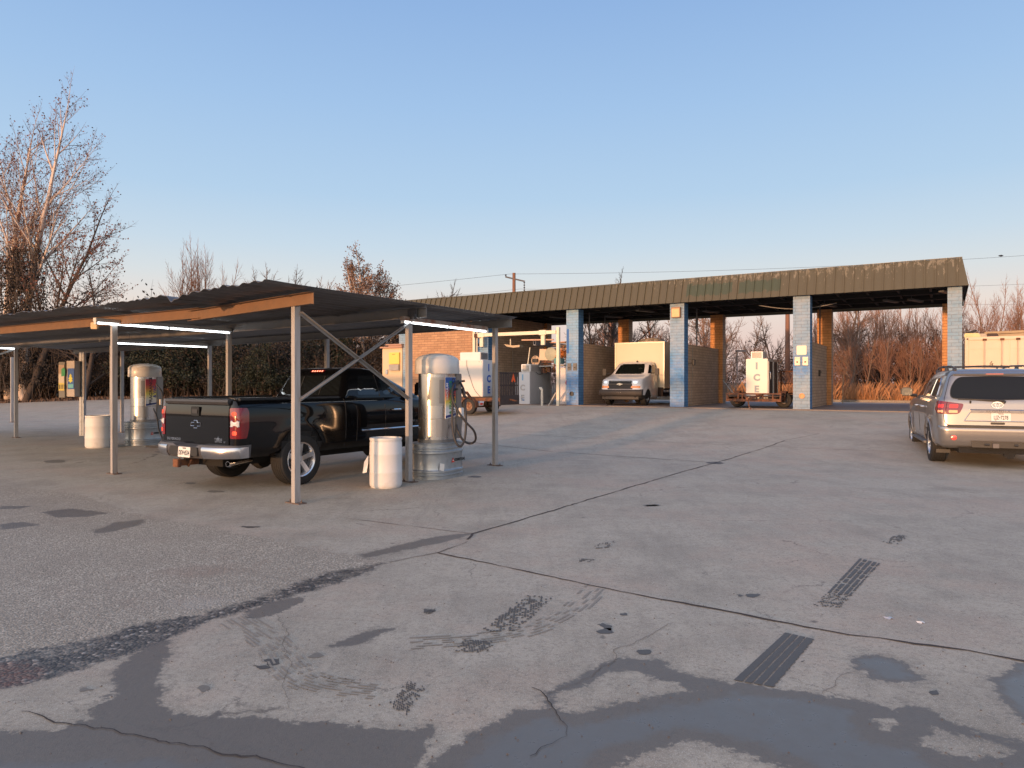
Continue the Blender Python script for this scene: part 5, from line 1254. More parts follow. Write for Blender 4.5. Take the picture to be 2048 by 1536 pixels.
    for k in range(1, 6):
        t = k/6; base = stad(L, Wd, 14, .045); lo.append([(x*(1-t**1.6*.95), y*(1-t**1.6*.95), Hb+.235+.105*math.sin(t*math.pi/2)) for x, y in base])
    m.rings(lo); m.build('dome_cap', M_dome, E, smooth=True, ang=40)
    # sign on long face (towards -y), vertical gradient with sideways lettering
    s = N('sign_print_'+sign[0]); v = s.co(); sp = s.n('ShaderNodeSeparateXYZ'); s.l(v, sp.inputs[0])
    zz = s.math('DIVIDE', s.math('SUBTRACT', sp.outputs[2], .40), .70)
    c = s.ramp(zz, sign[1]); s.set(Base_Color=c, Roughness=.35); Mg = s.m
    x0_, x1_ = -.16, .13
    y_ = -Wd/2-.004
    m = MB(); m.prism(rpoly([(x0_-.008, .392), (x1_+.008, .43), (x1_+.008, 1.108), (x0_-.008, 1.108)], .01), lambda p, q, h: (p, y_-h+.003, q), .004); so = m.build('sign_border', M_white, E)
    m = MB(); m.prism(rpoly([(x0_, .402), (x1_, .44), (x1_, 1.10), (x0_, 1.10)], .01), lambda p, q, h: (p, y_-.002-h, q), .004); sg_ = m.build('sign_panel', Mg, so)
    m = MB(); m.prism([(x0_, .41), (x1_, .448), (x1_, .49), (x0_, .45)], lambda p, q, h: (p, y_-.007-h, q), .002); m.build('sign_band', mat('navy', (.01, .03, .16), .4), sg_)
    for (tx, dx, z, size, mt) in sign[2]:
        text('sign_lettering', tx, size, mt, sg_, frame((dx, y_-.009, z), (0, 0, 1), (-1, 0, 0)), .001, 1, .002)
    # hose fittings and lock box on the panel end
    m = MB(); m.box((.25, -Wd/2-.04, .50), (.10, .07, .15)); m.build('token_box', M_white, E, bevel=.01)
    m = MB(); m.tube([(.33, -.22, 1.03), (.40, -.30, 1.04)], .018, 8); m.tube([(.33, -.2, .85), (.44, -.32, .83), (.54, -.34, .72)], .026, 8); m.build('hose_hook', M_rust, E, smooth=True)
    return E, T
def curve_tube(name, pts, r, m, parent, n=8, sub=8):
    P = [Vector(p) for p in pts]; Q = []
    for i in range(len(P)-1):
        p0, p1, p2, p3 = P[max(0, i-1)], P[i], P[i+1], P[min(len(P)-1, i+2)]
        for k in range(sub):
            t = k/sub; Q.append(.5*((2*p1)+(p2-p0)*t+(2*p0-5*p1+4*p2-p3)*t*t+(3*p1-p0-3*p2+p3)*t**3))
    Q.append(P[-1]); mm = MB(); mm.tube(Q, r, n); return mm.build(name, m, parent, smooth=True, ang=60)
def vw(px, py, Z):    # world point at depth Z on a photo ray
    return Vector(((px-1024)/F*Z, Z, CAMZ+(765-py)/F*Z))
rzv = math.atan2(V_.y, V_.x)
grn = mat('print_green', (.05, .25, .06), .5); blk = mat('print_black', (.02, .02, .03), .5); nav = mat('print_navy', (.02, .04, .3), .5); wht = mat('print_white', (.7, .7, .7), .5)
signA = ('A', [(0, (.8, .8, .82)), (.25, (.75, .75, .72)), (.4, (.75, .6, .08)), (.55, (.65, .08, .03)), (.68, (.3, .04, .1)), (.76, (.02, .1, .35)), (1, (.01, .08, .3))], [('SHAMPOO', .07, .78, .13, blk), ('& FRAGRANCE', -.02, .76, .085, grn), ('VACUUM', -.11, .86, .07, wht)])
signB = ('B', [(0, (.6, .62, .7)), (.25, (.7, .68, .6)), (.45, (.70, .60, .1)), (.65, (.6, .2, .04)), (.8, (.5, .03, .04)), (1, (.4, .01, .04))], [('FRAGRANCE', -.02, .80, .12, blk), ('& VAC', .085, .78, .11, nav)])
VL1 = PA['B0']+V_*.77; VL2 = PA['B2']+V_*.86
V1, T1 = vacuum(VL1, rzv, 'stainless domed coin vacuum with looped black hose beside the white barrel', 'oval galvanised stock tank under the near vacuum, behind the braced post', signA)
V2, T2 = vacuum(VL2, rzv, 'stainless domed coin vacuum left of the pickup with a red and yellow sign', 'oval galvanised stock tank under the left vacuum, beside the small barrel', signB)
M_hose = mat('hose_rubber', (.018, .018, .02), .5)
iv = V1.matrix_basis.inverted()
def hose(name, pts, par):
    par_inv = (Matrix.Translation(par.location) @ Matrix.Rotation(par.rotation_euler.z, 4, 'Z')).inverted()
    return curve_tube(name, [par_inv @ p for p in pts], .019, M_hose, par)
hose('hose', [vw(917, 762, 12.25), vw(908, 768, 12.0), vw(904, 790, 11.9), vw(912, 815, 11.85), vw(930, 842, 11.85), vw(948, 862, 11.9), vw(951, 880, 12.0), vw(940, 887, 12.05), vw(926, 880, 12.0), vw(916, 862, 12.0), vw(913, 850, 12.1)], V1)
hose('hose', [vw(920, 764, 12.3), vw(927, 778, 12.1), vw(930, 795, 12.0)], V1)
hose('hose', [vw(917, 778, 12.3), vw(906, 782, 12.0), vw(905, 810, 11.85), vw(905, 850, 11.8), vw(910, 880, 11.75), vw(920, 893, 11.75), vw(929, 880, 11.8), vw(932, 850, 11.85), vw(931, 820, 11.9), vw(931, 800, 12.0)], V1)
hose('hose', [vw(924, 778, 12.2), vw(927, 790, 12.1), vw(932, 794, 12.0)], V1)
hose('hose', [vw(312, 768, 17.9), vw(320, 778, 17.7), vw(325, 790, 17.6), vw(325, 820, 17.5), vw(327, 850, 17.3), vw(331, 878, 17.1), vw(338, 892, 17.0)], V2)
hose('hose', [vw(307, 818, 17.9), vw(314, 835, 17.6), vw(318, 860, 17.4), vw(324, 878, 17.2), vw(318, 893, 17.2), vw(292, 893, 17.2)], V2)
# label sticker on near tank
m = MB(); m.prism([(-.36, .16), (-.28, .14), (-.27, .26), (-.35, .28)], lambda p, q, h: (p, -(.35**2-max(0, (-.18-p))**2)**.5-.008-h, q), .002); m.build('sticker', M_white, T1)

# ---------------------------------------------------------------- barrels
M_barrel = mat('barrel_plastic', (.58, .58, .57), .5, 0, .05, 3, col2=(.38, .34, .29), c2=(.58, .85))
def barrel(loc, r, h, label, cutang, rz):
    E = empty('plastic_barrel', loc, rz, label, 'barrel', 'white plastic barrels used as bins')
    prof = [(0, .01), (r*.9, 0), (r*.98, .03), (r, .06), (r*1.0, h*.30), (r*1.012, h*.315), (r*1.0, h*.33), (r*1.0, h*.66), (r*1.012, h*.675), (r*1.0, h*.69), (r*.985, h*.90), (r*.955, h*.93), (r*.965, h*.94), (r*1.0, h*.965), (r*.985, h), (r*.95, h), (r*.93, h*.93), (r*.94, h*.5), (r*.9, .03), (0, .03)]
    m = MB(); m.lathe(prof, 48); o = m.build('barrel_shell', [M_barrel, mat('barrel_inside', (.3, .29, .27), .6)], E, smooth=True, ang=40)
    c = MB(); a = cutang; c.box(None, (.3, .30, h*.14), M=Matrix.Rotation(a, 4, 'Z') @ Matrix.Translation((r, 0, h*.86)) @ Matrix.Rotation(R(8), 4, 'X'))
    boolcut(o, c); o.data.polygons.foreach_set('use_smooth', [True]*len(o.data.polygons)); o.data.set_sharp_from_angle(angle=R(40))
    return E
b1 = PX(766, 980); b1 = barrel(Vector((b1.x, b1.y+.24, .014)), .25, .765, 'white plastic barrel with torn rim standing beside the near vacuum', R(10), 0)
m = MB(); m.add([(-.25, -.10, .50), (-.31, -.12, .40), (-.34, -.10, .22), (-.27, -.14, .24), (-.255, -.10, .38)], [(0, 1, 2, 3, 4)]); m.build('paper_flap', M_white, b1)
b2p = PX(183, 898); b2 = barrel(Vector((b2p.x, b2p.y+.3, g(b2p.x, b2p.y)+.012)), .30, .80, 'dingy white barrel with a dark cut notch near the left tank', R(-75), 0)
m = MB(); n_ = 14; P = []
for i in range(n_): a = 2*math.pi*i/n_; P.append((R(-148)+.38*math.cos(a)*(1+.15*math.sin(i*3)), .47+.12*math.sin(a)*(1+.15*math.cos(i*4))))
m.prism(P, lambda p, q, h: (.302*math.cos(p)*(1+h), .302*math.sin(p)*(1+h), q), .006); m.build('round_sticker', mat('sticker_pink', (.66, .58, .55), .5, 0, .1, 20), b2)

# ---------------------------------------------------------------- vending post with posters
vp = PX(166, 872); E = empty('vending_post', vp, R(-18), 'grey post with two wall vending boxes covered in posters behind the left barrel', 'vending machine')
vz = vp.y; sc_ = vz/F
m = MB(); m.bb(-.10, -.0, -.05, .05, 0, 2.55-vp.z); m.bb(.01, .07, -.04, .05, 0, 2.55-vp.z); m.build('post', M_galv, E)
m = MB(); m.tube([(.09, -.02, 2.5), (.09, -.02, 1.3), (.06, -.04, 1.0)], .012, 6); m.build('conduit', M_steel_dk, E)
zc = lambda py: CAMZ+(765-py)*sc_-vp.z
xc = lambda px: (px-166)*sc_*1.05
m = MB(); m.bb(xc(127), xc(143), -.30, -.06, zc(795), zc(724)); bx1 = m.build('vending_box', mat('vend_grey', (.14, .14, .13), .5, .3), E, bevel=.01)
m = MB(); m.bb(xc(143.5), xc(164), -.26, -.06, zc(793), zc(722)); bx2 = m.build('vending_box', mat('vend_steel', (.34, .31, .28), .45, .5), E, bevel=.01)
s = N('poster_green'); v = s.co('Generated'); sp = s.n('ShaderNodeSeparateXYZ'); s.l(v, sp.inputs[0])
c = s.ramp(sp.outputs[2], [(0, (.5, .40, .07)), (.28, (.5, .42, .08)), (.32, (.45, .42, .33)), (.62, (.45, .42, .35)), (.68, (.30, .22, .15)), (1, (.30, .22, .15))])
s.set(Base_Color=c, Roughness=.4)
m = MB(); m.bb(xc(128), xc(142), -.312, -.302, zc(781), zc(730)); po = m.build('poster', s.m, bx1)
m = MB(); P = [(0.02, .0), (.16, .02), (.17, .22), (.10, .27), (.02, .22)]; m.prism([(xc(134)+p, zc(753)+q) for p, q in P], lambda p, q, h: (p, -.313-h, q), .003); m.build('poster_picture', mat('poster_green_patch', (.02, .22, .07), .4), po)
for k in range(4):
    m = MB(); m.prism(rr(xc(129.5)+k*.065, zc(778), xc(129.5)+k*.065+.03, zc(769), .01), lambda p, q, h: (p, -.314-h, q), .002); m.build('bottle_print', blk, po)
m = MB(); m.bb(xc(147.5), xc(163.5), -.272, -.262, zc(778), zc(737)); po = m.build('poster', mat('poster_blue', (.02, .08, .28), .35, 0, .3, 4), bx2)
m = MB(); cx_ = xc(155); cz = zc(757); tre = [(0, .15), (.05, .08), (.03, .07), (.085, -.01), (.05, -.02), (.09, -.08), (.02, -.10), (.02, -.13), (-.02, -.13), (-.02, -.10), (-.09, -.08), (-.05, -.02), (-.085, -.01), (-.03, .07), (-.05, .08)]
m.prism([(cx_+p, cz+q) for p, q in tre], lambda p, q, h: (p, -.273-h, q), .003); m.build('tree_print', mat('print_yellow', (.50, .48, .06), .4), po)
m = MB(); m.prism(rr(xc(149), zc(776), xc(162), zc(768), .02), lambda p, q, h: (p, -.273-h, q), .002); m.build('poster_band', mat('print_teal', (.1, .35, .4), .4), po)
# ---------------------------------------------------------------- things around the wash bays
def wl(a, b, z): p = BL(a, b); return Vector((p.x, p.y, z))
RZB = math.atan2(RT.y, RT.x)
def gloc(a, b): p = BL(a, b); return Vector((p.x, p.y, g(p.x, p.y)+.012))
# wash gantry, base at bay 1
E = empty('wash_gantry', BL(1.9, -.3, BZ+.01), RZB, 'cream painted steel wash gantry with brush rails across the first bay', 'wash gantry')
M_gan = mat('gantry_cream', (.62, .57, .44), .5, .1, .1, 5, col2=(.40, .30, .2), c2=(.62, .8))
for a, nm in ((-2.17, 'left'), (2.18, 'right')):
    m = MB(); m.bb(a-.065, a+.065, -.07, .07, -.02 if a < 0 else .0, 3.36); m.build('gantry_post', M_gan, E, bevel=.006)
m = MB(); m.bb(-2.0, 2.1, -.10, .02, 3.08, 3.23); m.build('gantry_beam', M_gan, E, bevel=.005)
for a in (-1.75, 1.45):
    m = MB(); m.bb(a-.17, a+.17, -.115, .035, 3.05, 3.26); m.bb(a-.09, a+.09, -.07, .05, 2.62, 3.05); m.build('beam_bracket', M_gan, E, bevel=.005)
m = MB(); m.bb(-2.0, -1.78, -.10, .0, 3.02, 3.10); m.bb(-2.1, -1.95, -.14, -.1, 3.05, 3.22); m.build('beam_clamp', M_rust, E)
for a, b0, b1 in ((-1.95, .0, 5.2), (.95, .1, 5.2)):
    m = MB(); m.bb(a-.06, a+.06, b0, b1, 2.62, 2.66); m.bb(a-.06, a-.045, b0, b1, 2.66, 2.80); m.bb(a+.045, a+.06, b0, b1, 2.66, 2.80); m.build('side_rail', mat('rail_grey', (.16, .17, .19), .5, .4), E)
m = MB(); m.tube([(-.35, 1.2, 2.95), (1.2, 1.4, 2.93)], .035, 8); m.build('cross_pipe', mat('pipe_pink', (.6, .4, .3), .5), E)
m = MB(); m.rings([[Vector((x, 1.0, z)) for x, z in ((-1.2, 2.78), (-1.05, 2.66), (-.7, 2.60), (-.35, 2.62), (-.35, 2.72), (-.7, 2.70))], [Vector((x, 1.35, z)) for x, z in ((-1.2, 2.78), (-1.05, 2.66), (-.7, 2.60), (-.35, 2.62), (-.35, 2.72), (-.7, 2.70))]]); m.build('spray_tray', mat('tray_tan', (.45, .36, .25), .6), E)
m = MB(); m.tube([(-.9, 1.1, 2.72), (-.9, 1.1, 3.02)], .03, 6); m.build('stub_pipe', M_gan, E)
m = MB(); m.lathe([(.22, 0), (.22, .06), (.19, .06), (.19, .02), (.07, .02), (.07, .05), (0, .05)], 24, Matrix.Translation((.58, .9, 1.98)) @ Matrix.Rotation(R(90), 4, 'X')); m.build('pulley_wheel', mat('pulley_tan', (.40, .30, .22), .6), E, smooth=True)
m = MB(); m.bb(.45, .71, .78, .83, 1.90, 2.06); m.build('pulley_slot', M_black, E)
# brush machine hanging in bay
m = MB(); m.prism([(.95, 1.98), (.98, 2.48), (1.7, 2.44), (1.95, 2.40), (1.95, 2.1), (1.6, 1.96)], lambda p, q, h: (p, .5+h, q), .5); mh = m.build('motor_cover', mat('cover_salmon', (.56, .40, .28), .55, 0, .15, 4), E, bevel=.01)
m = MB(); m.lathe([(.30, 0), (.29, .03), (.1, .07), (0, .075)], 24, Matrix.Translation((1.55, .495, 2.24)) @ Matrix.Rotation(R(90), 4, 'X')); m.build('cover_dome', mat('dome_green', (.30, .30, .22), .5, 0, .3, 12), mh, smooth=True)
rnd = random.Random(3); m = MB()
for i in range(150):
    c_ = Vector((1.98+rnd.gauss(0, .16), .7+rnd.uniform(-.2, .3), 2.28+rnd.gauss(0, .09))); d_ = Vector((rnd.gauss(0, 1), rnd.gauss(0, .6), rnd.gauss(0, 1))).normalized()*.12
    m.tube([c_-d_, c_, c_+d_+Vector((0, 0, -.03))], .012, 3)
m.build('brush_strands', mat('brush_orange', (.60, .20, .05), .8, 0, .5, 9), E)
m = MB(); m.bb(1.8, 2.12, .3, .7, 1.80, 2.05); m.build('teal_bucket', mat('teal_plastic', (.06, .20, .22), .5), E, bevel=.02)
m = MB(); m.bb(1.05, 1.75, .55, .7, 1.86, 1.93); m.tube([(1.0, .6, 1.78), (2.42, .7, 1.72)], .035, 6); m.tube([(1.72, .5, 1.6), (1.72, .5, 2.1)], .03, 6); m.build('machine_arm', M_rust, E)
m = MB(); m.prism([(.9, 1.68), (2.45, 1.73), (2.45, 1.79), (1.5, 1.76), (.9, 1.74)], lambda p, q, h: (p, .6+h, q), .35); m.build('machine_shelf', mat('shelf_grey', (.3, .29, .27), .5), E)
for i, x in enumerate((1.05, 1.32, 1.55)):
    m = MB(); m.lathe([(.08, 0), (.09, .04), (.09, .2), (.03, .26)], 12, Matrix.Translation((x, .75, 1.42+.03*(i % 2)))); m.build('motor', M_rust, E, smooth=True)
m = MB(); m.bb(1.5, 2.5, 1.6, 2.9, .1, 1.7); m.build('brush_drum', mat('drum_black', (.012, .012, .012), .9), E, bevel=.1)
m = MB()
for z, y_ in ((2.62, .7), (2.47, .8), (2.15, .6), (2.78, 1.2)): m.bar((1.5, y_, z), (2.42, y_+.3, z-.02), .07, .08)
m.build('cross_member', mat('member_dark', (.10, .07, .06), .7), E)
m = MB(); m.bar((1.5, .5, 2.74), (2.42, .8, 2.78), .04, .04); m.bar((2.05, .4, 2.45), (2.42, .6, 2.46), .05, .09); m.build('orange_member', mat('member_orange', (.5, .24, .12), .6), E)
m = MB(); m.bar((1.62, .3, .0), (2.12, .1, .62), .05, .05); m.bar((1.75, -.05, .0), (2.1, -.05, .55), .09, .04); m.build('foot_brace', mat('brace_pale', (.4, .38, .35), .5, .3), E)
m = MB(); m.tube([(.55, .4, 2.55), (.42, .2, .95)], .022, 6); m.build('leaning_rod', M_gan, E)
E2 = empty('guide_bollard', gloc(3.42, -.55), RZB, 'short white pipe bollard with elbow top in front of the grey slanted ice freezer', 'bollard')
m = MB(); m.tube([(0, 0, 0), (0, 0, .70)], .05, 10); m.tube([(0, 0, .68), (-.06, 0, .74), (-.12, 0, .76)], [.055, .06, .05], 10); m.build('bollard_pipe', M_cream, E2, smooth=True)

# ice freezers
def lettering(par, word_z, x, y, size, m, face='front', dz=.40, ch='ICE', sx=1.0, off=.012):
    for i, c_ in enumerate(ch):
        z = word_z-i*dz
        M_ = frame((x, y, z), (1, 0, 0), (0, 0, 1)) if face == 'front' else frame((x, y, z), (0, 1, 0), (0, 0, 1))
        text('letter', c_, size, m[i] if isinstance(m, list) else m, par, M_, .006, sx, off)
M_fgrey = mat('freezer_grey', (.36, .36, .36), .45, .1, .1, 3, col2=(.26, .25, .23), c2=(.55, .8))
M_ice1 = mat('ice_blue', (.015, .10, .42), .45, 0, .2, 12); M_ice2 = mat('ice_faded', (.16, .33, .48), .5, 0, .3, 14); M_ice3 = mat('ice_beige', (.38, .36, .33), .5, 0, .4, 14, col2=(.12, .2, .32), c2=(.52, .6))
M_icered = mat('ice_red', (.45, .012, .02), .5, 0, .2, 8); M_ice4 = mat('ice_slate', (.22, .27, .30), .5, 0, .2, 12)
def louver(par, x0, x1, z0, z1, y, n, face='front', horiz=False, dark=M_steel_dk):
    m = MB()
    if face == 'front':
        if horiz:
            for i in range(n): z = z0+(z1-z0)*(i+.5)/n; m.bb(x0, x1, y-.006, y+.004, z-.25*(z1-z0)/n, z+.25*(z1-z0)/n)
        else:
            for i in range(n): x = x0+(x1-x0)*(i+.5)/n; m.bb(x-.22*(x1-x0)/n, x+.22*(x1-x0)/n, y-.006, y+.004, z0, z1)
    else:
        for i in range(n): x = x0+(x1-x0)*(i+.5)/n; m.bb(y-.004, y+.006, x-.22*(x1-x0)/n, x+.22*(x1-x0)/n, z0, z1)
    return m.build('grille', dark, par)
# 1: on the trailer, long white back towards the camera
F1 = empty('ice_freezer', wl(3.44, -5.16, 1.10), RZB, 'white ice freezer with blue ICE letters riding on the trailer left of the first bay', 'ice freezer', 'ice freezers')
m = MB(); m.bb(-1.85, 0, 0, .76, 0, 1.38); o = m.build('cabinet', M_white_frz, F1, bevel=.015)
m = MB(); m.bb(-1.80, -.02, -.006, -.001, .02, 1.36); m.build('back_panel', mat('panel_cream', (.60, .57, .52), .4, 0, .04, 2), o)
for x, z in ((-1.75, 1.3), (-.04, 1.3), (-.16, 1.31), (-.62, .78), (-1.75, .1)):
    m = MB(); m.lathe([(.014, 0), (.01, .008), (0, .009)], 8, Matrix.Translation((x, -.006, z)) @ Matrix.Rotation(R(90), 4, 'X')); m.build('screw', M_steel_dk, o)
m = MB(); m.bb(.001, .008, .01, .75, .01, 1.37); sf = m.build('letter_panel', mat('panel_side_shade', (.50, .54, .58), .45, 0, .06, 6), F1)  # bluish shade of this side put into the panel colour
lettering(sf, 1.08, .010, .40, .36, M_ice1, 'side', .42, off=.018)
m = MB(); m.bb(-1.10, -.16, .08, .62, 1.385, 1.68); cu = m.build('cooling_unit', M_white_frz, F1, bevel=.01)
m = MB(); m.bb(-.16, -.155, .12, .58, 1.41, 1.65); m.build('unit_side', M_steel_dk, cu); louver(cu, .14, .56, 1.42, 1.64, -.150, 8, 'side', dark=mat('louver_grey', (.22, .23, .24), .5, .3))
curve_tube('power_cord', [(-.72, -.015, 1.38), (-.70, -.02, 1.1), (-.55, -.02, .7), (-.38, -.02, .3), (-.15, -.02, .04), (-.05, -.02, -.03)], .007, M_black, F1, 5)
# 2: slanted, in bay 1
F2 = empty('ice_freezer', wl(1.91, -.35, BZ+.045), RZB, 'grey-white slant-front ice freezer on the floor of the first bay with faded ICE letters', 'ice freezer', 'ice freezers')
def slant(E, w_, d_, h_, ms, mf):
    """slanted merchandiser end: door side slopes on the left"""
    m = MB(); m.prism([(0, .0), (w_, 0), (w_, h_), (.22, h_), (0, h_*.52)], lambda p, q, h: (p, h, q), d_); o = m.build('cabinet', ms, E, bevel=.012)
    m = MB(); m.prism([(.015, .015), (w_-.015, .015), (w_-.015, h_-.015), (.228, h_-.015), (.015, h_*.52)], lambda p, q, h: (p, -.006+h, q), .005); return o, m.build('letter_panel', mf, o)
o, pnl = slant(F2, .80, 1.85, 1.42, M_fgrey, mat('panel_grey_white', (.50, .51, .52), .45, 0, .06, 5))
lettering(pnl, 1.17, .43, -.008, .34, [M_ice2, M_ice3, mat('ice_wave', (.34, .33, .31), .5, 0, .2, 6, col2=(.08, .17, .33), c2=(.48, .54))], 'front', .45, off=.016)
m = MB(); m.bb(.34, .80, .02, 1.15, 1.425, 1.76); cu = m.build('cooling_unit', M_white_frz, F2, bevel=.01); louver(cu, .40, .76, 1.45, 1.72, .016, 10, dark=mat('louver_tan', (.25, .22, .18), .5, .3))
m = MB(); m.bb(.801, .806, .1, 1.1, 1.44, 1.73); m.build('unit_side', mat('unit_grey', (.34, .33, .32), .4, .3), cu)
curve_tube('power_cord', [(.815, .5, 1.42), (.82, .7, 1.34), (.82, .95, 1.33), (.82, 1.15, 1.40)], .012, M_black, F2, 5)
# 3: red letters, half hidden by first painted pier
F3 = empty('ice_freezer', wl(3.62, .45, BZ+.045), RZB, 'white ice freezer with red ICE letters squeezed behind the first blue pier', 'ice freezer', 'ice freezers')
m = MB(); m.prism([(.10, 0), (.80, 0), (.80, 1.60), (0, 1.60)], lambda p, q, h: (p, h, q), 1.6); o = m.build('cabinet', mat('freezer_pinkwhite', (.60, .55, .53), .4, 0, .05, 3), F3, bevel=.012)
m = MB(); m.bb(.42, .80, -.012, -.001, .03, 2.05); pn = m.build('letter_panel', M_white_frz, F3, bevel=.003)
lettering(pn, 1.35, .58, -.014, .44, M_icered, 'front', .42, off=.02)
# 4: on the rusty trailer in bay 3
F4 = empty('ice_freezer', wl(11.72, .55, BZ+.50), RZB, 'cream-lit ice freezer with slate letters on the rusty trailer in the third bay', 'ice freezer', 'ice freezers')
m = MB(); m.bb(0, .80, 0, 1.9, -.10, 1.40); o = m.build('cabinet', M_white_frz, F4, bevel=.012)
m = MB(); m.bb(.01, .79, -.006, -.001, -.08, 1.39); pn = m.build('letter_panel', mat('panel_warm', (.62, .58, .50), .4, 0, .05, 3), o)
lettering(pn, 1.12, .40, -.008, .34, M_ice4, 'front', .44, off=.018)
m = MB(); m.bb(.16, .60, .10, .8, 1.405, 1.68); cu = m.build('cooling_unit', M_white_frz, F4, bevel=.008); louver(cu, .20, .56, 1.43, 1.65, .096, 9, dark=mat('louver_brown', (.22, .12, .05), .6))
for b0, b1 in ((.08, .9), (.98, 1.8)):
    m = MB(); m.bb(.802, .812, b0, b1, .05, 1.3); d_ = m.build('freezer_door', M_steel_dk, F4)
    m = MB(); m.bb(.812, .828, b0, b0+.06, .05, 1.3); m.bb(.812, .828, b1-.05, b1, .05, 1.3); m.build('door_frame', M_white, d_)
    m = MB(); m.tube([(.84, b0+.12, .6), (.86, b0+.12, .65), (.86, b0+.12, .85), (.84, b0+.12, .9)], .012, 6); m.build('door_latch', M_chrome, d_)

def twheel(par, loc, r, side):
    wheel(par, loc, r, .17, r*.55, side, rim=mat('rusty_rim', (.30, .20, .13), .6, .3, .4, 10, col2=(.16, .06, .03), c2=(.45, .6)), steel=True)
# trailer 1, parallel to the wash front
tg = gloc(2.55, -4.75)
TA = empty('utility_trailer', tg, RZB, 'rusty utility trailer with a slatted tail gate carrying the first ice freezer', 'trailer', 'utility trailers')
dz = 1.10-tg.z
m = MB(); m.bb(-2.0, 1.75, -.62, .72, dz-.03, dz-.0); 
m.build('deck', mat('deck_dark', (.05, .035, .03), .85, 0, .4, 6), TA)
m = MB()
for y in (-.62, .72): m.bb(-2.05, 1.8, y-.025, y+.025, dz-.16, dz-.035)
for x in (-2.0, -1.1, -.2, .7, 1.75): m.bb(x-.03, x+.03, -.6, .7, dz-.12, dz-.04)
for y in (-.62, .72): m.bb(-2.05, 1.8, y-.02, y+.02, dz-.36, dz-.32) if False else None
m.build('trailer_frame', M_rust, TA)
m = MB(); m.box((.52, .05, .27), (.06, 1.5, .06)); m.bb(.37, .67, -.55, -.5, .27, dz-.12); m.build('axle', M_rust, TA)
twheel(TA, (.52, -.72, .30), .30, -1); twheel(TA, (.52, .80, .30), .30, 1)
for y in (-.72, .80):
    m = MB(); m.rings([[Vector((.52+r_*math.cos(R(a)), y+dy, .29+r_*math.sin(R(a)))) for r_, dy in ((.33, -.1), (.345, -.1), (.345, .1), (.33, .1))] for a in range(-5, 186, 19)]); m.build('mudguard', M_rust, TA)
m = MB(); m.tube([(1.75, .05, dz-.1), (2.1, .05, dz-.15)], .03, 6); m.build('drawbar', M_rust, TA)
m = MB(); m.bb(.95, 1.05, -.66, -.64, dz-.3, dz-.22); m.build('marker_lamp', M_redlens, TA)
m = MB(); m.bb(1.76, 1.80, -.62, .74, dz-.3, dz+.06); 
for i in range(12): y = -.60+1.3*i/11; m.bb(1.77, 1.79, y-.035, y+.035, dz+.0, 2.02-tg.z)
m.bb(1.755, 1.77, -.62, .74, 1.95-tg.z, 2.0-tg.z); m.bb(1.755, 1.77, -.62, .74, 1.5-tg.z, 1.55-tg.z); m.build('tail_gate', mat('gate_dark', (.055, .04, .036), .85, 0, .4, 8), TA)
m = MB(); z_ = 1.80-tg.z; m.prism([(.25, z_-.13), (.40, z_+.16), (.55, z_-.13), (.47, z_-.16), (.40, z_-.06), (.33, z_-.16)], lambda p, q, h: (1.80+h, p-.1, q), .01); m.build('slow_vehicle_triangle', mat('hazard_orange', (.85, .12, .03), .4, 0, .05), TA)
# trailer 2 in bay 3, nose towards camera
TBk = empty('utility_trailer', wl(12.10, .1, BZ+.045), RZB, 'rusty flatbed trailer with upright ramp in the third bay', 'trailer', 'utility trailers')
m = MB(); m.bb(-.95, .95, .0, 3.4, .42, .46); m.build('deck', mat('deck_dark', (.05, .035, .03), .85, 0, .4, 6), TBk)
m = MB()
for x in (-.95, .95): m.bb(x-.03, x+.03, 0, 3.4, .30, .415)
m.bb(-1.0, 1.0, -.05, .0, .24, .34); m.bb(-1.0, 1.0, -.05, .0, .50, .56)
for x in (-.97, -.55, -.40, .12, .34, .70, .97): m.bb(x-.025, x+.025, -.045, -.005, .34, .50)
for x in (-.95, .95): m.bb(x-.02, x+.02, 0, 3.4, .62, .66) if False else m.bar((x, 0, .53), (x, 3.4, .53), .03, .04)
m.build('trailer_frame', M_rust, TBk)
m = MB(); m.bar((-.35, .0, .52), (.0, -.9, .35), .06, .07); m.bar((.35, .0, .52), (.0, -.9, .35), .06, .07); m.tube([(0, -.88, .35), (.05, -.92, .10), (.10, -.9, -.02)], .025, 6); m.tube([(0, -.9, .36), (0, -1.0, .37)], .05, 8); m.build('drawbar', M_rust, TBk)
curve_tube('safety_chain', [(-.02, -.6, .44), (.02, -.8, .2), (.08, -.95, .02)], .014, mat('chain_grey', (.3, .28, .25), .5, .5), TBk, 5)
for x, sg in ((-.82, -1), (.90, 1)):
    twheel(TBk, (x, 1.0, .29), .29, sg)
    m = MB(); m.rings([[Vector((x+dx, 1.0+r_*math.cos(R(a)), .29+r_*math.sin(R(a)))) for r_, dx in ((.33, -.11), (.345, -.11), (.345, .11), (.33, .11))] for a in range(-5, 186, 19)]); m.build('mudguard', M_rust, TBk)
m = MB(); m.bb(-.9, .9, .9, 1.06, .22, .30); m.build('axle', M_rust, TBk)
m = MB(); 
for x in (.36, .96): m.bb(x-.025, x+.025, 3.3, 3.35, .46, 1.42)
m.bb(.335, .985, 3.3, 3.35, 1.38, 1.43); m.bb(.36, .96, 3.31, 3.34, .9, .93); m.build('ramp_gate', M_rust, TBk)
m = MB(); m.tube([(-.95, .8, .55), (-1.45, 1.2, 1.05)], .018, 5); m.build('stake_rod', M_galv, TBk)

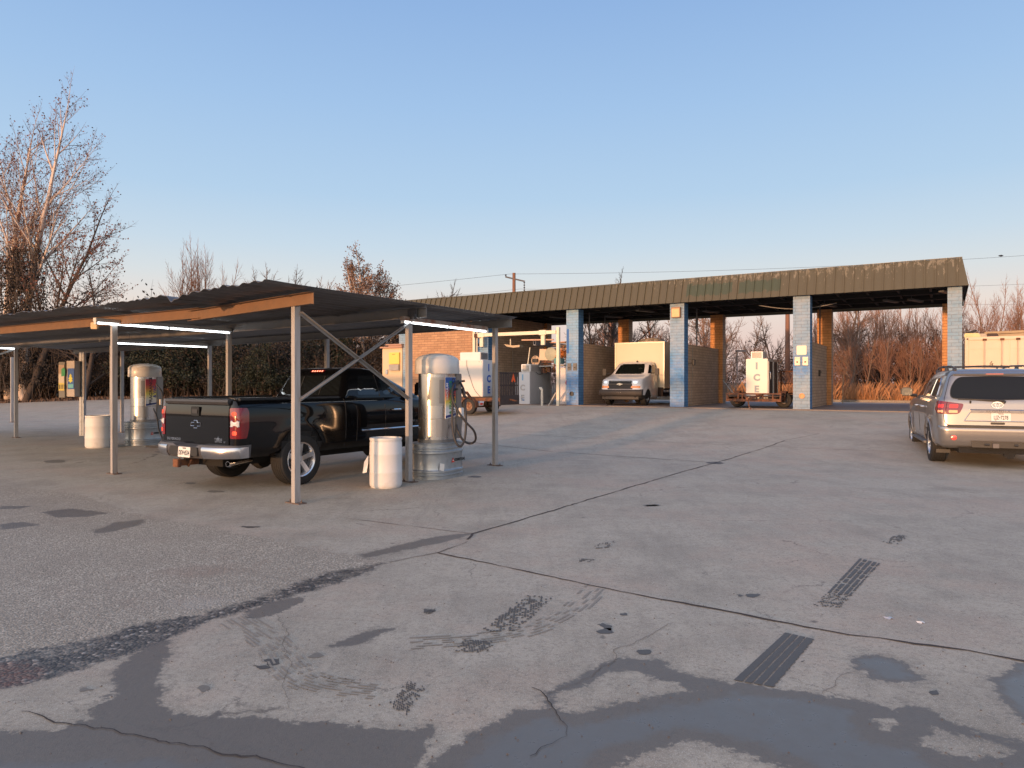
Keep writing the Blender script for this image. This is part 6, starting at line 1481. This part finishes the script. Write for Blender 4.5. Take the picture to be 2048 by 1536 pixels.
# shipping container
CO = empty('shipping_container', wl(18.80, 1.9, BZ+.02), RZB, 'cream steel shipping container with double doors and black scrawls behind the parked suv', 'container')
m = MB(); wC, hC, dC = 2.55, 2.55, 6.06
vs = []; m.bb(.05, wC-.05, .06, dC, .12, hC-.05); m.build('container_shell', M_cream, CO)
M_cont = mat('container_paint', (.50, .42, .33), .5, .05, .06, 3, col2=(.38, .27, .18), c2=(.62, .85))
m = MB()
for x in (0, wC): m.bb(x-.06+(.06 if x == 0 else -.0), x+.0+(.10 if x == 0 else 0), 0, .14, 0, hC)
m.bb(.1, wC-.06, 0, .12, hC-.11, hC); m.bb(.1, wC-.06, 0, .12, 0, .14); m.build('end_frame', M_cont, CO, bevel=.008)
for x0_, x1_ in ((.11, 1.265), (1.285, 2.44)):
    m = MB(); m.bb(x0_, x1_, .03, .07, .15, hC-.13); d_ = m.build('container_door', M_cont, CO, bevel=.004)
    m = MB(); m.bb(x0_+.12, x1_-.12, .018, .029, 1.30, 1.34); m.bb(x0_+.12, x0_+.135, .018, .029, 1.1, 1.34); m.bb(x1_-.135, x1_-.12, .018, .029, 1.1, 1.34); m.bb(x0_+.12, x1_-.12, .018, .029, 1.10, 1.115); m.bb(x0_+.0, x1_-.0, .018, .029, 2.13, 2.15); m.build('panel_ridge', M_cont, d_)
    for x in ((x0_+.46, x1_-.20) if x0_ < 1 else (x0_+.22, x1_-.44)):
        m = MB(); m.tube([(x, .005, .1), (x, .005, hC-.06)], .024, 8)
        for z in (.3, 1.25, 2.15): m.bb(x-.05, x+.05, -.0, .028, z-.03, z+.03)
        m.build('lock_rod', M_cont, d_, smooth=False)
        m = MB(); m.bb(x-.06, x+.06, -.03, .0, hC-.14, hC-.07); m.build('cam_keeper', M_rust, d_)
for x in (.05, wC-.04):
    m = MB(); m.prism(rr(x-.035+.03*(x < 1), hC-.1, x+.025+.03*(x < 1), hC-.04, .025), lambda p, q, h: (p, -.003-h, q), .004); m.build('corner_casting_hole', M_black, CO)
rnd = random.Random(8)
def scrawl(cx_, cz, pts, r_, m_=M_black):
    m = MB(); m.tube([(cx_+x, .012, cz+z) for x, z in pts], r_, 4); m.build('spray_mark', m_, CO)
scrawl(.78, 1.62, [(0, .08), (-.05, .02), (-.06, -.04), (0, .0), (.03, .02), (.0, -.06)], .010)
scrawl(.92, 1.54, [(0, 0), (.03, -.02)], .018); scrawl(.92, 1.46, [(-.02, 0), (.02, -.01)], .028); scrawl(1.03, 1.56, [(0, 0), (.02, .01)], .015)
scrawl(.78, .92, [(-.10, .16), (.0, .15), (.10, .16), (.04, .05), (-.05, .0), (-.08, -.08), (.0, -.1)], .03); scrawl(.98, .92, [(-.02, .10), (.02, .0), (.05, -.06), (.10, .08), (.18, .16)], .028)
scrawl(1.9, .96, [(-.15, 0), (-.10, .03), (-.05, -.01), (0, .04), (.05, .0), (.1, .05), (.16, .02)], .016)
m = MB(); m.bb(-.02, .0, .4, 5.5, .2, hC-.1); m.build('side_shadow_gap', M_black, CO) if False else None
for i in range(2):
    e = wl(20.15, 2.5, BZ+hC+.03+.10*i); o_ = MB(); o_.box((0, 0, .05), (1.55, .30, .085), 0); o = o_.build('board', M_wood, None, bevel=.01); o.location = e; o.rotation_euler = (0, R(-1.5+.5*i), RZB+R(2*i)); tag(o, ('lower' if i == 0 else 'upper')+' of two stacked pale timber boards on the container roof', 'board', 'boards on the container')
def junk(name, a, b, z, dims, m_, lab, rot=0, tilt=0):
    o_ = MB(); x, y, zz = dims
    o_.rings([[(-x/2, -y/2, 0), (x/2, -y/2, 0), (x/2*.9, y/2, 0), (-x/2*.8, y/2, 0)], [(-x/2*.9, -y/2, zz), (x/2*.7, -y/2*.8, zz*1.0), (x/2*.8, y/2, zz*.8), (-x/2*.8, y/2, zz*.7)]]); o = o_.build(name, m_, None, bevel=.012); o.location = wl(a, b, z); o.rotation_euler = (0, tilt, RZB+rot); tag(o, lab, name.replace('_', ' ')); return o
zt_ = BZ+hC+.02
junk('tarp_bundle', 19.02, 2.2, zt_, (.5, .5, .14), mat('tarp_yellow', (.6, .55, .28), .6, 0, .3, 9), 'yellowish crumpled bundle at the left corner of the container roof')
junk('scrap_panel', 18.98, 2.3, zt_+.15, (.42, .4, .07), M_black, 'black tilted scrap panel resting on the yellow bundle', 0, R(-22))
junk('plank', 19.30, 2.5, zt_, (.34, .5, .13), mat('plank_grey', (.42, .36, .28), .7, 0, .2), 'short grey plank beside the yellow bundle on the container')
junk('metal_case', 19.62, 2.5, zt_, (.36, .5, .13), mat('case_dark', (.05, .03, .025), .7), 'dark flat case between the plank and the timber boards')

# kiosk left of the room
KI = empty('vending_kiosk', wl(-6.10, -.05, BZ), RZB, 'cream equipment kiosk with a yellow panel standing left of the orange brick room', 'kiosk')
m = MB(); m.bb(0, 1.30, 0, 1.8, 0, 2.72); m.build('kiosk_wall', mat('kiosk_cream', (.56, .42, .27), .6, 0, .1, 3), KI, bevel=.01)
m = MB(); m.bb(-.06, 1.36, -.12, 1.9, 2.73, 2.80); m.bb(.35, 1.38, -.16, .5, 2.86, 2.92); m.bb(.5, 1.36, -.1, .4, 2.80, 2.86); m.build('kiosk_roof', mat('kiosk_roof', (.35, .20, .14), .6), KI)
m = MB(); m.bb(.95, 1.15, .4, .6, 2.92, 4.0); m.build('kiosk_stack', mat('kiosk_cream', (.56, .42, .27), .6), KI)
m = MB(); m.bb(.52, 1.18, -.10, -.001, 1.92, 2.50); yb = m.build('yellow_panel', mat('panel_yellow', (.72, .50, .10), .45, 0, .08, 4), KI, bevel=.01)
m = MB(); m.bb(.74, .92, -.108, -.101, 2.40, 2.42); m.build('panel_slot', M_black, yb)
m = MB(); m.bb(.54, 1.17, -.13, -.001, 1.60, 1.90); m.build('tray_panel', mat('tray_grey', (.33, .30, .27), .4, .4), KI, bevel=.01)
m = MB(); m.bb(.24, .40, -.06, -.001, 1.42, 1.66); m.build('meter_box', M_galv, KI, bevel=.01)

# ---------------------------------------------------------------- trees
M_bark = mat('bark_brown', (.16, .115, .085), .9, 0, .3, 5, .5, 30)
M_barkd = mat('bark_dark', (.055, .04, .032), .9, 0, .3, 5, .5, 30)
M_twig = mat('twig_brown', (.17, .105, .075), .9, 0, .3, 1.5)
M_twigr = mat('twig_russet', (.24, .12, .07), .9, 0, .35, 1.5)
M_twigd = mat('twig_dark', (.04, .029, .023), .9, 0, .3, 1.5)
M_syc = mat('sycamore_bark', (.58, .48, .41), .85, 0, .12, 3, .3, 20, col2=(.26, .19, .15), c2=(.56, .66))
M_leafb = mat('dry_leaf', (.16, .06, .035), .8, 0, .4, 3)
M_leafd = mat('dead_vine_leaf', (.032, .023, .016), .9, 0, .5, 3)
M_green = mat('evergreen_leaf_shaded', (.010, .017, .007), .7, 0, .5, 2, col2=(.022, .026, .009), c2=(.5, .65))  # shade of the hedge put into the dark leaf colour
def rv(rnd): 
    while 1:
        v = Vector((rnd.uniform(-1, 1), rnd.uniform(-1, 1), rnd.uniform(-1, 1)))
        if .05 < v.length < 1: return v.normalized()
class Tree:
    def __init__(s, seed): s.r = random.Random(seed); s.tr = MB(); s.cr = MB(); s.tips = []
    def limb(s, p, d, L, r, lev, P):
        rnd = s.r; k = max(2, int(L/P.get('seg', .5))); k = min(k, 9); pts = [p]; rad = [r]; dd = d.copy()
        rend = r*P.get('taper', .45) if lev < P['lev'] else r*.3
        for i in range(k):
            dd = (dd+rv(rnd)*P['wob']+Vector((0, 0, P['up']*(1 if lev else .3)))).normalized()
            p = p+dd*(L/k); pts.append(p); rad.append(r+(rend-r)*(i+1)/k)
        tgt = s.tr if lev <= P['tl'] else s.cr
        tgt.tube(pts, rad, 7 if lev == 0 else (5 if lev <= 1 else (4 if lev <= P['tl'] else 3)), cap=False)
        if lev >= P['lev']: s.tips.append((pts[-1], dd)); s.tips.append((pts[len(pts)//2], dd)); return
        n = P['n'][lev]; st = P['st'][lev]
        for i in range(n):
            t = st+(1-st)*(i+rnd.random()*.8)/n; t = min(.999, t); j = int(t*k); f_ = t*k-j; q = pts[j].lerp(pts[j+1], f_); base = (pts[j+1]-pts[j]).normalized()
            side = rv(rnd); side = (side-base*side.dot(base)).normalized()
            a = R(P['ang'][lev]+rnd.uniform(-12, 12)); nd = base*math.cos(a)+side*math.sin(a)
            rr_ = rad[j]*P['rr']*rnd.uniform(.75, 1.1); LL = L*P['lr'][lev]*rnd.uniform(.7, 1.15)*(1.15-.5*t)
            s.limb(q, nd, LL, max(rr_, P['rmin']), lev+1, P)
        s.limb(pts[-1], dd, L*P['lr'][lev]*.8, rad[-1], lev+1, P)
    def leaves(s, n, sz, spread, frac=1):
        rnd = s.r
        for p, d in s.tips:
            if rnd.random() > frac: continue
            for _ in range(n):
                c = p+rv(rnd)*spread*rnd.random(); a = rv(rnd)*sz; b = rv(rnd); b = (b-a*b.dot(a)/(a.length**2))
                b = b.normalized()*sz*.6; s.cr.add([c-a, c+b, c+a, c-b], [(0, 1, 2, 3)], 1)
def tree_obj(name, T, mt, mc, ml, loc, label, cat='tree', group=None, rz=0, sc=1):
    e = empty(name, loc, rz, label, cat, group); e.scale = (sc, sc, sc)
    T.tr.build('trunk', mt, e, smooth=True, fix=False, ang=60)
    T.cr.build('crown', [mc, ml], e, fix=False); return e
PB = dict(lev=4, n=[7, 5, 4, 4], st=[.3, .25, .2, .2], ang=[42, 42, 40, 38], lr=[.62, .62, .6, .6], rr=.6, rmin=.006, wob=.13, up=.05, tl=2, taper=.5, seg=.6)
def mk(seed, L, r, P, lv=None, leaf=None, d=Vector((0, 0, 1))):
    T = Tree(seed); T.limb(Vector((0, 0, -.1)), d, L, r, 0, P)
    if leaf: T.leaves(*leaf)
    return T
# young upright saplings (thicket behind the bays)
PS = dict(PB, lev=3, n=[13, 7, 4], st=[.12, .2, .2], ang=[28, 30, 32], lr=[.42, .5, .55], rr=.5, rmin=.008, wob=.09, up=.10, tl=0, seg=.7)
sap = [mk(s_, 5.6, .055, PS) for s_ in (1, 2, 3, 4)]
PSB = dict(PB, lev=4, n=[6, 6, 5, 3], st=[.35, .2, .2, .2], lr=[.6, .55, .55, .55], rmin=.008, up=.04)
brd = [mk(s_, 3.6, .11, PSB) for s_ in (11, 12, 13)]
# bushes: many stems from the ground
def bush(seed, n, L, r, leaf=None, spread=.5, P=None):
    T = Tree(seed); rnd = T.r
    for i in range(n):
        a = rnd.random()*6.28; q = rnd.random()*spread
        T.limb(Vector((q*math.cos(a), q*math.sin(a), -.05)), Vector((math.cos(a)*.45*rnd.random(), math.sin(a)*.45*rnd.random(), 1)).normalized(), L*rnd.uniform(.6, 1.1), r, 1, P or dict(PB, lev=3, n=[0, 5, 4], st=[0, .2, .2], lr=[0, .55, .5], rmin=.006, up=.02, wob=.2, tl=0, seg=.4))
    if leaf: T.leaves(*leaf)
    return T
protos = {}
def place(kind, loc, label, group, rz, sc, zs=1):
    if kind not in protos:
        K = kinds[kind]; e = tree_obj(K[0], K[1], K[2], K[3], K[4], loc, label, K[5], group, rz, sc); protos[kind] = e
    else:
        e = copy_tree(protos[kind]); e.location = loc; e.rotation_euler = (0, 0, rz)
        for q in ('label', 'group'): e[q] = label if q == 'label' else group
    e.scale = (sc, sc, sc*zs); return e
kinds = {}
for i, T in enumerate(sap): kinds['s%d' % i] = ('bare_sapling', T, M_bark, M_twigr, M_leafb, 'tree')
for i, T in enumerate(brd): kinds['b%d' % i] = ('bare_tree', T, M_bark, M_twig, M_leafb, 'tree')
for i in range(2): kinds['d%d' % i] = ('bare_tree', mk(21+i, 3.4, .13, dict(PSB, n=[7, 6, 5, 4])), M_barkd, M_twigd, M_leafd, 'tree')
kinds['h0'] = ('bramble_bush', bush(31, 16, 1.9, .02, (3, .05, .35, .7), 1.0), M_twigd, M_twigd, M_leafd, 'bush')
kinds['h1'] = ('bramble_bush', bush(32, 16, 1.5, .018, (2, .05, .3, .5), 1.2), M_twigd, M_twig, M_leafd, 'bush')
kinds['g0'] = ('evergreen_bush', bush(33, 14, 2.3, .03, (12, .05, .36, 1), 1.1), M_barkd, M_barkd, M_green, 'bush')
kinds['r0'] = ('russet_bush', bush(34, 20, 1.7, .014, None, 1.0), M_twigr, M_twigr, M_leafb, 'bush')
rnd = random.Random(77)
def G(x, y): return Vector((x, y, g(x, y)-.05))
def PZ(px, Z): x = (px-1024)/F*Z; return G(x, Z)
# thicket behind bays: rows of saplings
SL = 'slender bare sapling in the sunlit thicket behind the wash bays'; SG = 'saplings behind the wash bays'
for i in range(210):
    a = rnd.uniform(9.5, 46); b = 13.5+11*rnd.random()**1.3
    if a < 14: b += 5
    p = BL(a, b); p = G(p.x, p.y); place('s%d' % rnd.randrange(4), p, SL, SG, rnd.random()*6.28, rnd.uniform(.52, .80), rnd.uniform(.95, 1.12))
for i in range(40):
    a = rnd.uniform(-8, 16); b = rnd.uniform(24, 44); p = BL(a, b); p = G(p.x, p.y)
    place(rnd.choice(['b0', 'b1', 'b2', 's0', 's2']), p, 'spreading bare tree in the hazy far growth seen through the left bays', 'far trees behind the wash bays', rnd.random()*6.28, rnd.uniform(.6, .9))
for (px, Z, k, sc) in ((1685, 44, 'b0', 1.12), (1712, 45, 'b2', 1.05), (1222, 42, 'b1', .0), (1700, 38, 'b1', .8), (1420, 40, 'b2', .8), (1545, 42, 'b0', .85), (1330, 41, 'b1', .8)):
    if sc: place(k, PZ(px, Z), 'taller forked bare tree rising over the sapling thicket', 'taller trees behind the wash bays', rnd.random()*6, sc)
for i in range(26):
    a = rnd.uniform(12, 44); p = BL(a, rnd.uniform(13.2, 15.5)); p = G(p.x, p.y); place('r0', p, 'low russet brush bush at the foot of the sunlit saplings', 'brush behind the wash bays', rnd.random()*6, rnd.uniform(.55, .9))
for i in range(34):
    a = rnd.uniform(8, 46); p = BL(a, rnd.uniform(18, 26)); p = G(p.x, p.y); place(rnd.choice(['h0', 'h1', 'r0']), p, 'shaded bramble bush deep inside the sapling thicket', 'brush deep in the thicket', rnd.random()*6, rnd.uniform(1.0, 1.5))
# far line closing the view at the bays on the left and beyond
for i in range(40):
    px = rnd.uniform(780, 1500); Z = rnd.uniform(60, 85); place(rnd.choice(['h0', 'h1', 'd0', 'b0']), PZ(px, Z), 'distant thicket bush along the field edge beyond the bays', 'distant growth beyond the bays', rnd.random()*6, rnd.uniform(1.2, 1.9))
# left tree line
def LL(px): return 47-.003*(px)     # depth of the tree line along the picture
DG = 'dark undergrowth along the far kerb'
for i in range(80):
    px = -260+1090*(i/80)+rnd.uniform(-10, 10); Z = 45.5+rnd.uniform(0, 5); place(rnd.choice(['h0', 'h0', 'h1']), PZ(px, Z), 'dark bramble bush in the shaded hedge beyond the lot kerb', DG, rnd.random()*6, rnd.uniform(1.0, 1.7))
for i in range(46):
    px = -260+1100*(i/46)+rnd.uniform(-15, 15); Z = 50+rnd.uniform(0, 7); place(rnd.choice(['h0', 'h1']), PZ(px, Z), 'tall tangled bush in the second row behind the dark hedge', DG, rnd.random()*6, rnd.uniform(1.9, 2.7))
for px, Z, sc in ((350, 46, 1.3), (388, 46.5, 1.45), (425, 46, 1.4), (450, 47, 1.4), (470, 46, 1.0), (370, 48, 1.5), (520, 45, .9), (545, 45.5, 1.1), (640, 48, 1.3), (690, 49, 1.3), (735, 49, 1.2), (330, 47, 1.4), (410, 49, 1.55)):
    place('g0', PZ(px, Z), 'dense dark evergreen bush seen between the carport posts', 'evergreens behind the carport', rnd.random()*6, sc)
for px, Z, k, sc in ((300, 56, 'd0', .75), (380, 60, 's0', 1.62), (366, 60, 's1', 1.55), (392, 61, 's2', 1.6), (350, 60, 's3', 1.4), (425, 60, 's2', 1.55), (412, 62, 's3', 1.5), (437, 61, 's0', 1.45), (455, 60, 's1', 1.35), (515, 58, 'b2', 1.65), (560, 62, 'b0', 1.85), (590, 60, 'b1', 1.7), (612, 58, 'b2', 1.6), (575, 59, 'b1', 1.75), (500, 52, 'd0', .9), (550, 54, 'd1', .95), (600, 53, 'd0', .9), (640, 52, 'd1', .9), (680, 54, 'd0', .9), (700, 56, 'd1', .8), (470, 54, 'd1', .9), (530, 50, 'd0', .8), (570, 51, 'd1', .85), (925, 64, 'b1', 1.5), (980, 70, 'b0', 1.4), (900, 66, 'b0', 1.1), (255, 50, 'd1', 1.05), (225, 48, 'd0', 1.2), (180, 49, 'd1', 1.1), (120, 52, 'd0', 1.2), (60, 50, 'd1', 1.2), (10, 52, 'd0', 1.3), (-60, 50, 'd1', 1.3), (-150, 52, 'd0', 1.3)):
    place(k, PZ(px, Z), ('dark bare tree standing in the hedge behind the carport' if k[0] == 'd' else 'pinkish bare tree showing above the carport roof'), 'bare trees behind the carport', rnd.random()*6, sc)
place('d0', PZ(1222, 40), 'thin leaning dead tree poking above the fascia over the second bay', 'trees above the fascia', 1.0, 1.12, 1.12)['label'] = 'thin forked dead tree poking above the fascia over the second bay'
# big sycamores on the left
def sycamore(px, Z, seed, H, r, lean, label, n=None, leaf=(1, .075, .30, .38)):
    P = dict(PB, lev=4, n=n or [9, 6, 5, 4], st=[.38, .25, .2, .2], ang=[34, 36, 38, 40], lr=[.46, .55, .55, .55], rr=.50, rmin=.010, wob=.07, up=.07, tl=2, taper=.35, seg=1.3)
    T = mk(seed, H, r, P, leaf=leaf, d=Vector((lean, 0, 1)).normalized())
    return tree_obj('sycamore_tree', T, M_syc, M_twig, M_leafb, PZ(px, Z), label, 'tree', 'tall sycamores at the left edge')
sycamore(20, 47, 41, 12.5, .36, -.05, 'tall pale-trunked sycamore at the left edge of the view')
sycamore(48, 46, 42, 13.5, .36, .05, 'tallest pale-trunked sycamore, second from the left edge')
sycamore(-40, 49, 46, 11.5, .25, .02, 'pale sycamore at the picture edge partly out of view')
P = dict(PB, lev=4, n=[8, 6, 5, 4], st=[.42, .25, .2, .2], ang=[38, 36, 38, 40], lr=[.55, .55, .55, .55], rr=.5, rmin=.010, wob=.09, up=.06, tl=2, taper=.4, seg=1.1)
T = mk(43, 9.0, .24, P, leaf=(1, .08, .3, .4), d=Vector((.42, 0, 1)).normalized())
tree_obj('sycamore_tree', T, M_barkd, M_twig, M_leafb, PZ(50, 45), 'vine-covered tree leaning right beside the tall sycamores', 'tree', 'tall sycamores at the left edge')
P2_ = dict(P, n=[8, 7, 5, 4], ang=[60, 42, 40, 38], st=[.2, .2, .2, .2], up=.03)
T = mk(44, 5.2, .20, P2_, d=Vector((.30, 0, 1)).normalized())
tree_obj('bare_tree', T, M_barkd, M_twigd, M_leafb, PZ(165, 44.5), 'low wide dark bare tree drooping right of the sycamores', 'tree')
# vines massed on the lower trunks
V = Tree(50); 
for i in range(1100):
    t = V.r.random()**1.3; c = Vector((V.r.gauss(-.5, 1.7-.8*t), V.r.gauss(0, .6), 1.2+8.6*t)); c.x += .3*c.z*(.35 if i % 3 == 0 else -.05)
    V.tips.append((c, Vector((0, 0, 1)))); 
    if i % 3 == 0: V.tr.tube([c+Vector((V.r.uniform(-.3, .3), 0, -1.2)), c+rv(V.r)*.25, c+Vector((V.r.uniform(-.4, .4), 0, .9))], .018, 3, False)
V.leaves(9, .075, .38)
tree_obj('climbing_vine', V, M_twigd, M_twigd, M_leafd, PZ(45, 45.2), 'dead dark vine mass smothering the sycamore trunks', 'vine')
# white-limbed sycamore above the carport
P3_ = dict(PB, lev=4, n=[4, 8, 6, 5], st=[.55, .25, .2, .2], ang=[30, 40, 40, 42], lr=[.85, .48, .5, .55], rr=.62, rmin=.009, wob=.13, up=.06, tl=2, taper=.55, seg=.9)
T = mk(61, 5.2, .17, P3_, leaf=(2, .07, .30, .75)); 
tree_obj('sycamore_tree', T, M_syc, M_twig, mat('pale_dry_leaf', (.20, .12, .08), .8, 0, .4, 3), PZ(735, 49), 'leafy pink-limbed sycamore rising above the middle of the carport roof', 'tree')
T = mk(62, 4.6, .15, P3_, leaf=(2, .07, .30, .75))
tree_obj('sycamore_tree', T, M_syc, M_twig, mat('pale_dry_leaf', (.20, .12, .08), .8, 0, .4, 3), PZ(790, 50), 'lower leafy sycamore just right of the pink-limbed one', 'tree')
# dry grass
def grass(name, n, ab, h, m_, seed, sc=1, pix=None):
    rnd = random.Random(seed); m = MB()
    for i in range(n):
        if pix: p = PZ(rnd.uniform(pix[0], pix[1]), rnd.uniform(pix[2], pix[3])); p = Vector((p.x, p.y, 0))
        else:
            a = rnd.uniform(ab[0], ab[1]); b = ab[2]+(ab[3]-ab[2])*rnd.random()**1.5
            cl = fb(a*.6, b*.6, seed); 
            if rnd.random() > .55+cl: continue
            p = BL(a, b)
        z = g(p.x, p.y)-.04; H = h*rnd.uniform(.45, 1.15)*(1+.5*fb(p.x*.7, p.y*.7, 3)); ang = rnd.random()*6.28; w_ = .012*sc; dx = Vector((math.cos(ang), math.sin(ang), 0))*w_; ln = Vector((rnd.gauss(.12, .22), rnd.gauss(0, .2), 0))*H
        m.add([(p.x-dx.x, p.y-dx.y, z), (p.x+dx.x, p.y+dx.y, z), (p.x+ln.x*.4+dx.x*.7, p.y+ln.y*.4+dx.y*.7, z+H*.6), (p.x+ln.x, p.y+ln.y, z+H)], [(0, 1, 2), (0, 2, 3)])
    return m.build(name, m_, fix=False)
tag(grass('dry_grass', 15000, (8, 34, 12.3, 15.5), .95, mat('straw_grass', (.42, .21, .095), .8, 0, .35, 1.2), 4), 'tall orange dry grass growing beyond the kerb behind the wash bays', 'grass', kind='stuff')
tag(grass('dry_grass', 7000, (-8, 40, 12.2, 14.0), .35, mat('verge_grass', (.22, .16, .09), .8, 0, .35, 1.2), 5), 'short tan verge grass edging the road behind the wash bays', 'grass', kind='stuff')
tag(grass('leaf_litter', 8000, None, .22, mat('litter_brown', (.13, .08, .055), .9, 0, .4, 2), 6, 2.5, (-200, 900, 44, 47)), 'brown leaf litter and weeds along the far kerb on the left', 'leaf litter', kind='stuff')

# ---------------------------------------------------------------- utility poles and wires
M_pole = mat('pole_wood', (.20, .10, .065), .85, 0, .2, 4, .3, 30, streak=(4, 4, .3))
def upole(px, Z, ytop, label, arm=None, r=.15, lean=0):
    p = PZ(px, Z); H = CAMZ+(765-ytop)/F*Z-p.z; E = empty('utility_pole', p, 0, label, 'utility pole', 'wooden utility poles')
    m = MB(); m.tube([(0, 0, 0), (lean*.5, 0, H/2), (lean, 0, H)], [r*1.15, r, r*.8], 12); m.build('pole', M_pole, E, smooth=True)
    if arm:
        m = MB(); m.bar((-.75*arm, -.08, H-.35), (.95*arm, -.08, H-.75), .09, .12); m.build('crossarm', M_steel_dk, E)
        for x, dz in ((-.72, .0),):
            m = MB(); m.lathe([(.03, 0), (.08, .05), (.05, .1), (.08, .14), (.03, .2)], 10, Matrix.Translation((x*arm, -.08, H-.32))); m.build('insulator', M_steel_dk, E, smooth=True)
        m = MB()
        prof = []
        for k in range(8): prof += [(.03, -.22*k), (.09, -.22*k-.05), (.03, -.22*k-.12)]
        m.lathe(prof, 8, Matrix.Translation((.9*arm, -.08, H-.8))); m.build('insulator_string', M_steel_dk, E, smooth=True)
    return E, p, H
ue, up_, uh = upole(1028, 62, 546, 'brown utility pole with tilted crossarm above the fascia', 1.0, .17)
upole(1575, 44, 600, 'reddish bare pole seen inside the third bay', None, .15)
upole(1224, 46, 580, 'reddish pole seen inside the second bay', None, .26)
upole(484, 50, 640, 'reddish utility pole behind the carport between two posts', None, .14)
def wire(pts, r, label):
    P = [Vector(((px-1024)/F*Z, Z, CAMZ+(765-py)/F*Z)) for px, py, Z in pts]; Q = []
    for i in range(len(P)-1):
        for k in range(16):
            t = k/16; p = P[i].lerp(P[i+1], t); p.z -= (P[i+1]-P[i]).length*.010*4*t*(1-t); Q.append(p)
    Q.append(P[-1]); m = MB(); m.tube(Q, r, 4); o = m.build('power_line', mat('wire', (.05, .05, .055), .6)); tag(o, label, 'power line', 'power lines')
wire([(-300, 640, 64), (1020, 548, 62), (2300, 492, 62)], .011, 'upper power line running the width of the sky over the pole')
wire([(-300, 668, 66), (1040, 578, 62), (2300, 556, 60)], .009, 'lower power line hanging from the insulator string')
wire([(1500, 600, 70), (2300, 604, 60)], .009, 'power line low at the right behind the container')
p = PZ(2001, 62); bd = MB(); bd.rings([[(x, r_*math.cos(a), r_*math.sin(a)) for a in [k*math.pi/3 for k in range(6)]] for x, r_ in ((-.22, .01), (-.1, .06), (.05, .09), (.13, .05), (.19, .05), (.24, .01))]); o = bd.build('bird', M_black, smooth=True); o.location = (p.x, 62, CAMZ+(765-511.5)/F*62); tag(o, 'small dark bird perched on the upper power line at right', 'bird')
# distant lamp post in the third bay view
E = empty('lamp_post', PZ(1474, 60), 0, 'thin distant street lamp seen through the third bay left of the freezer', 'street lamp')
H = 1.63+65/F*60-.63; m = MB(); m.tube([(0, 0, 0), (0, 0, H)], .05, 6); m.build('pole', M_steel_dk, E); m = MB(); m.bb(-.1, .75, -.12, .12, H-.1, H+.05); m.build('lamp_head', M_steel_dk, E)
# thin stake by the trailer
E = empty('marker_stake', BL(14.2, 8.5, BZ), 0, 'thin pale stake standing behind the third bay near the ramp', 'stake'); m = MB(); m.tube([(0, 0, 0), (.02, 0, 1.35)], .02, 6); m.build('stake', M_wood, E)
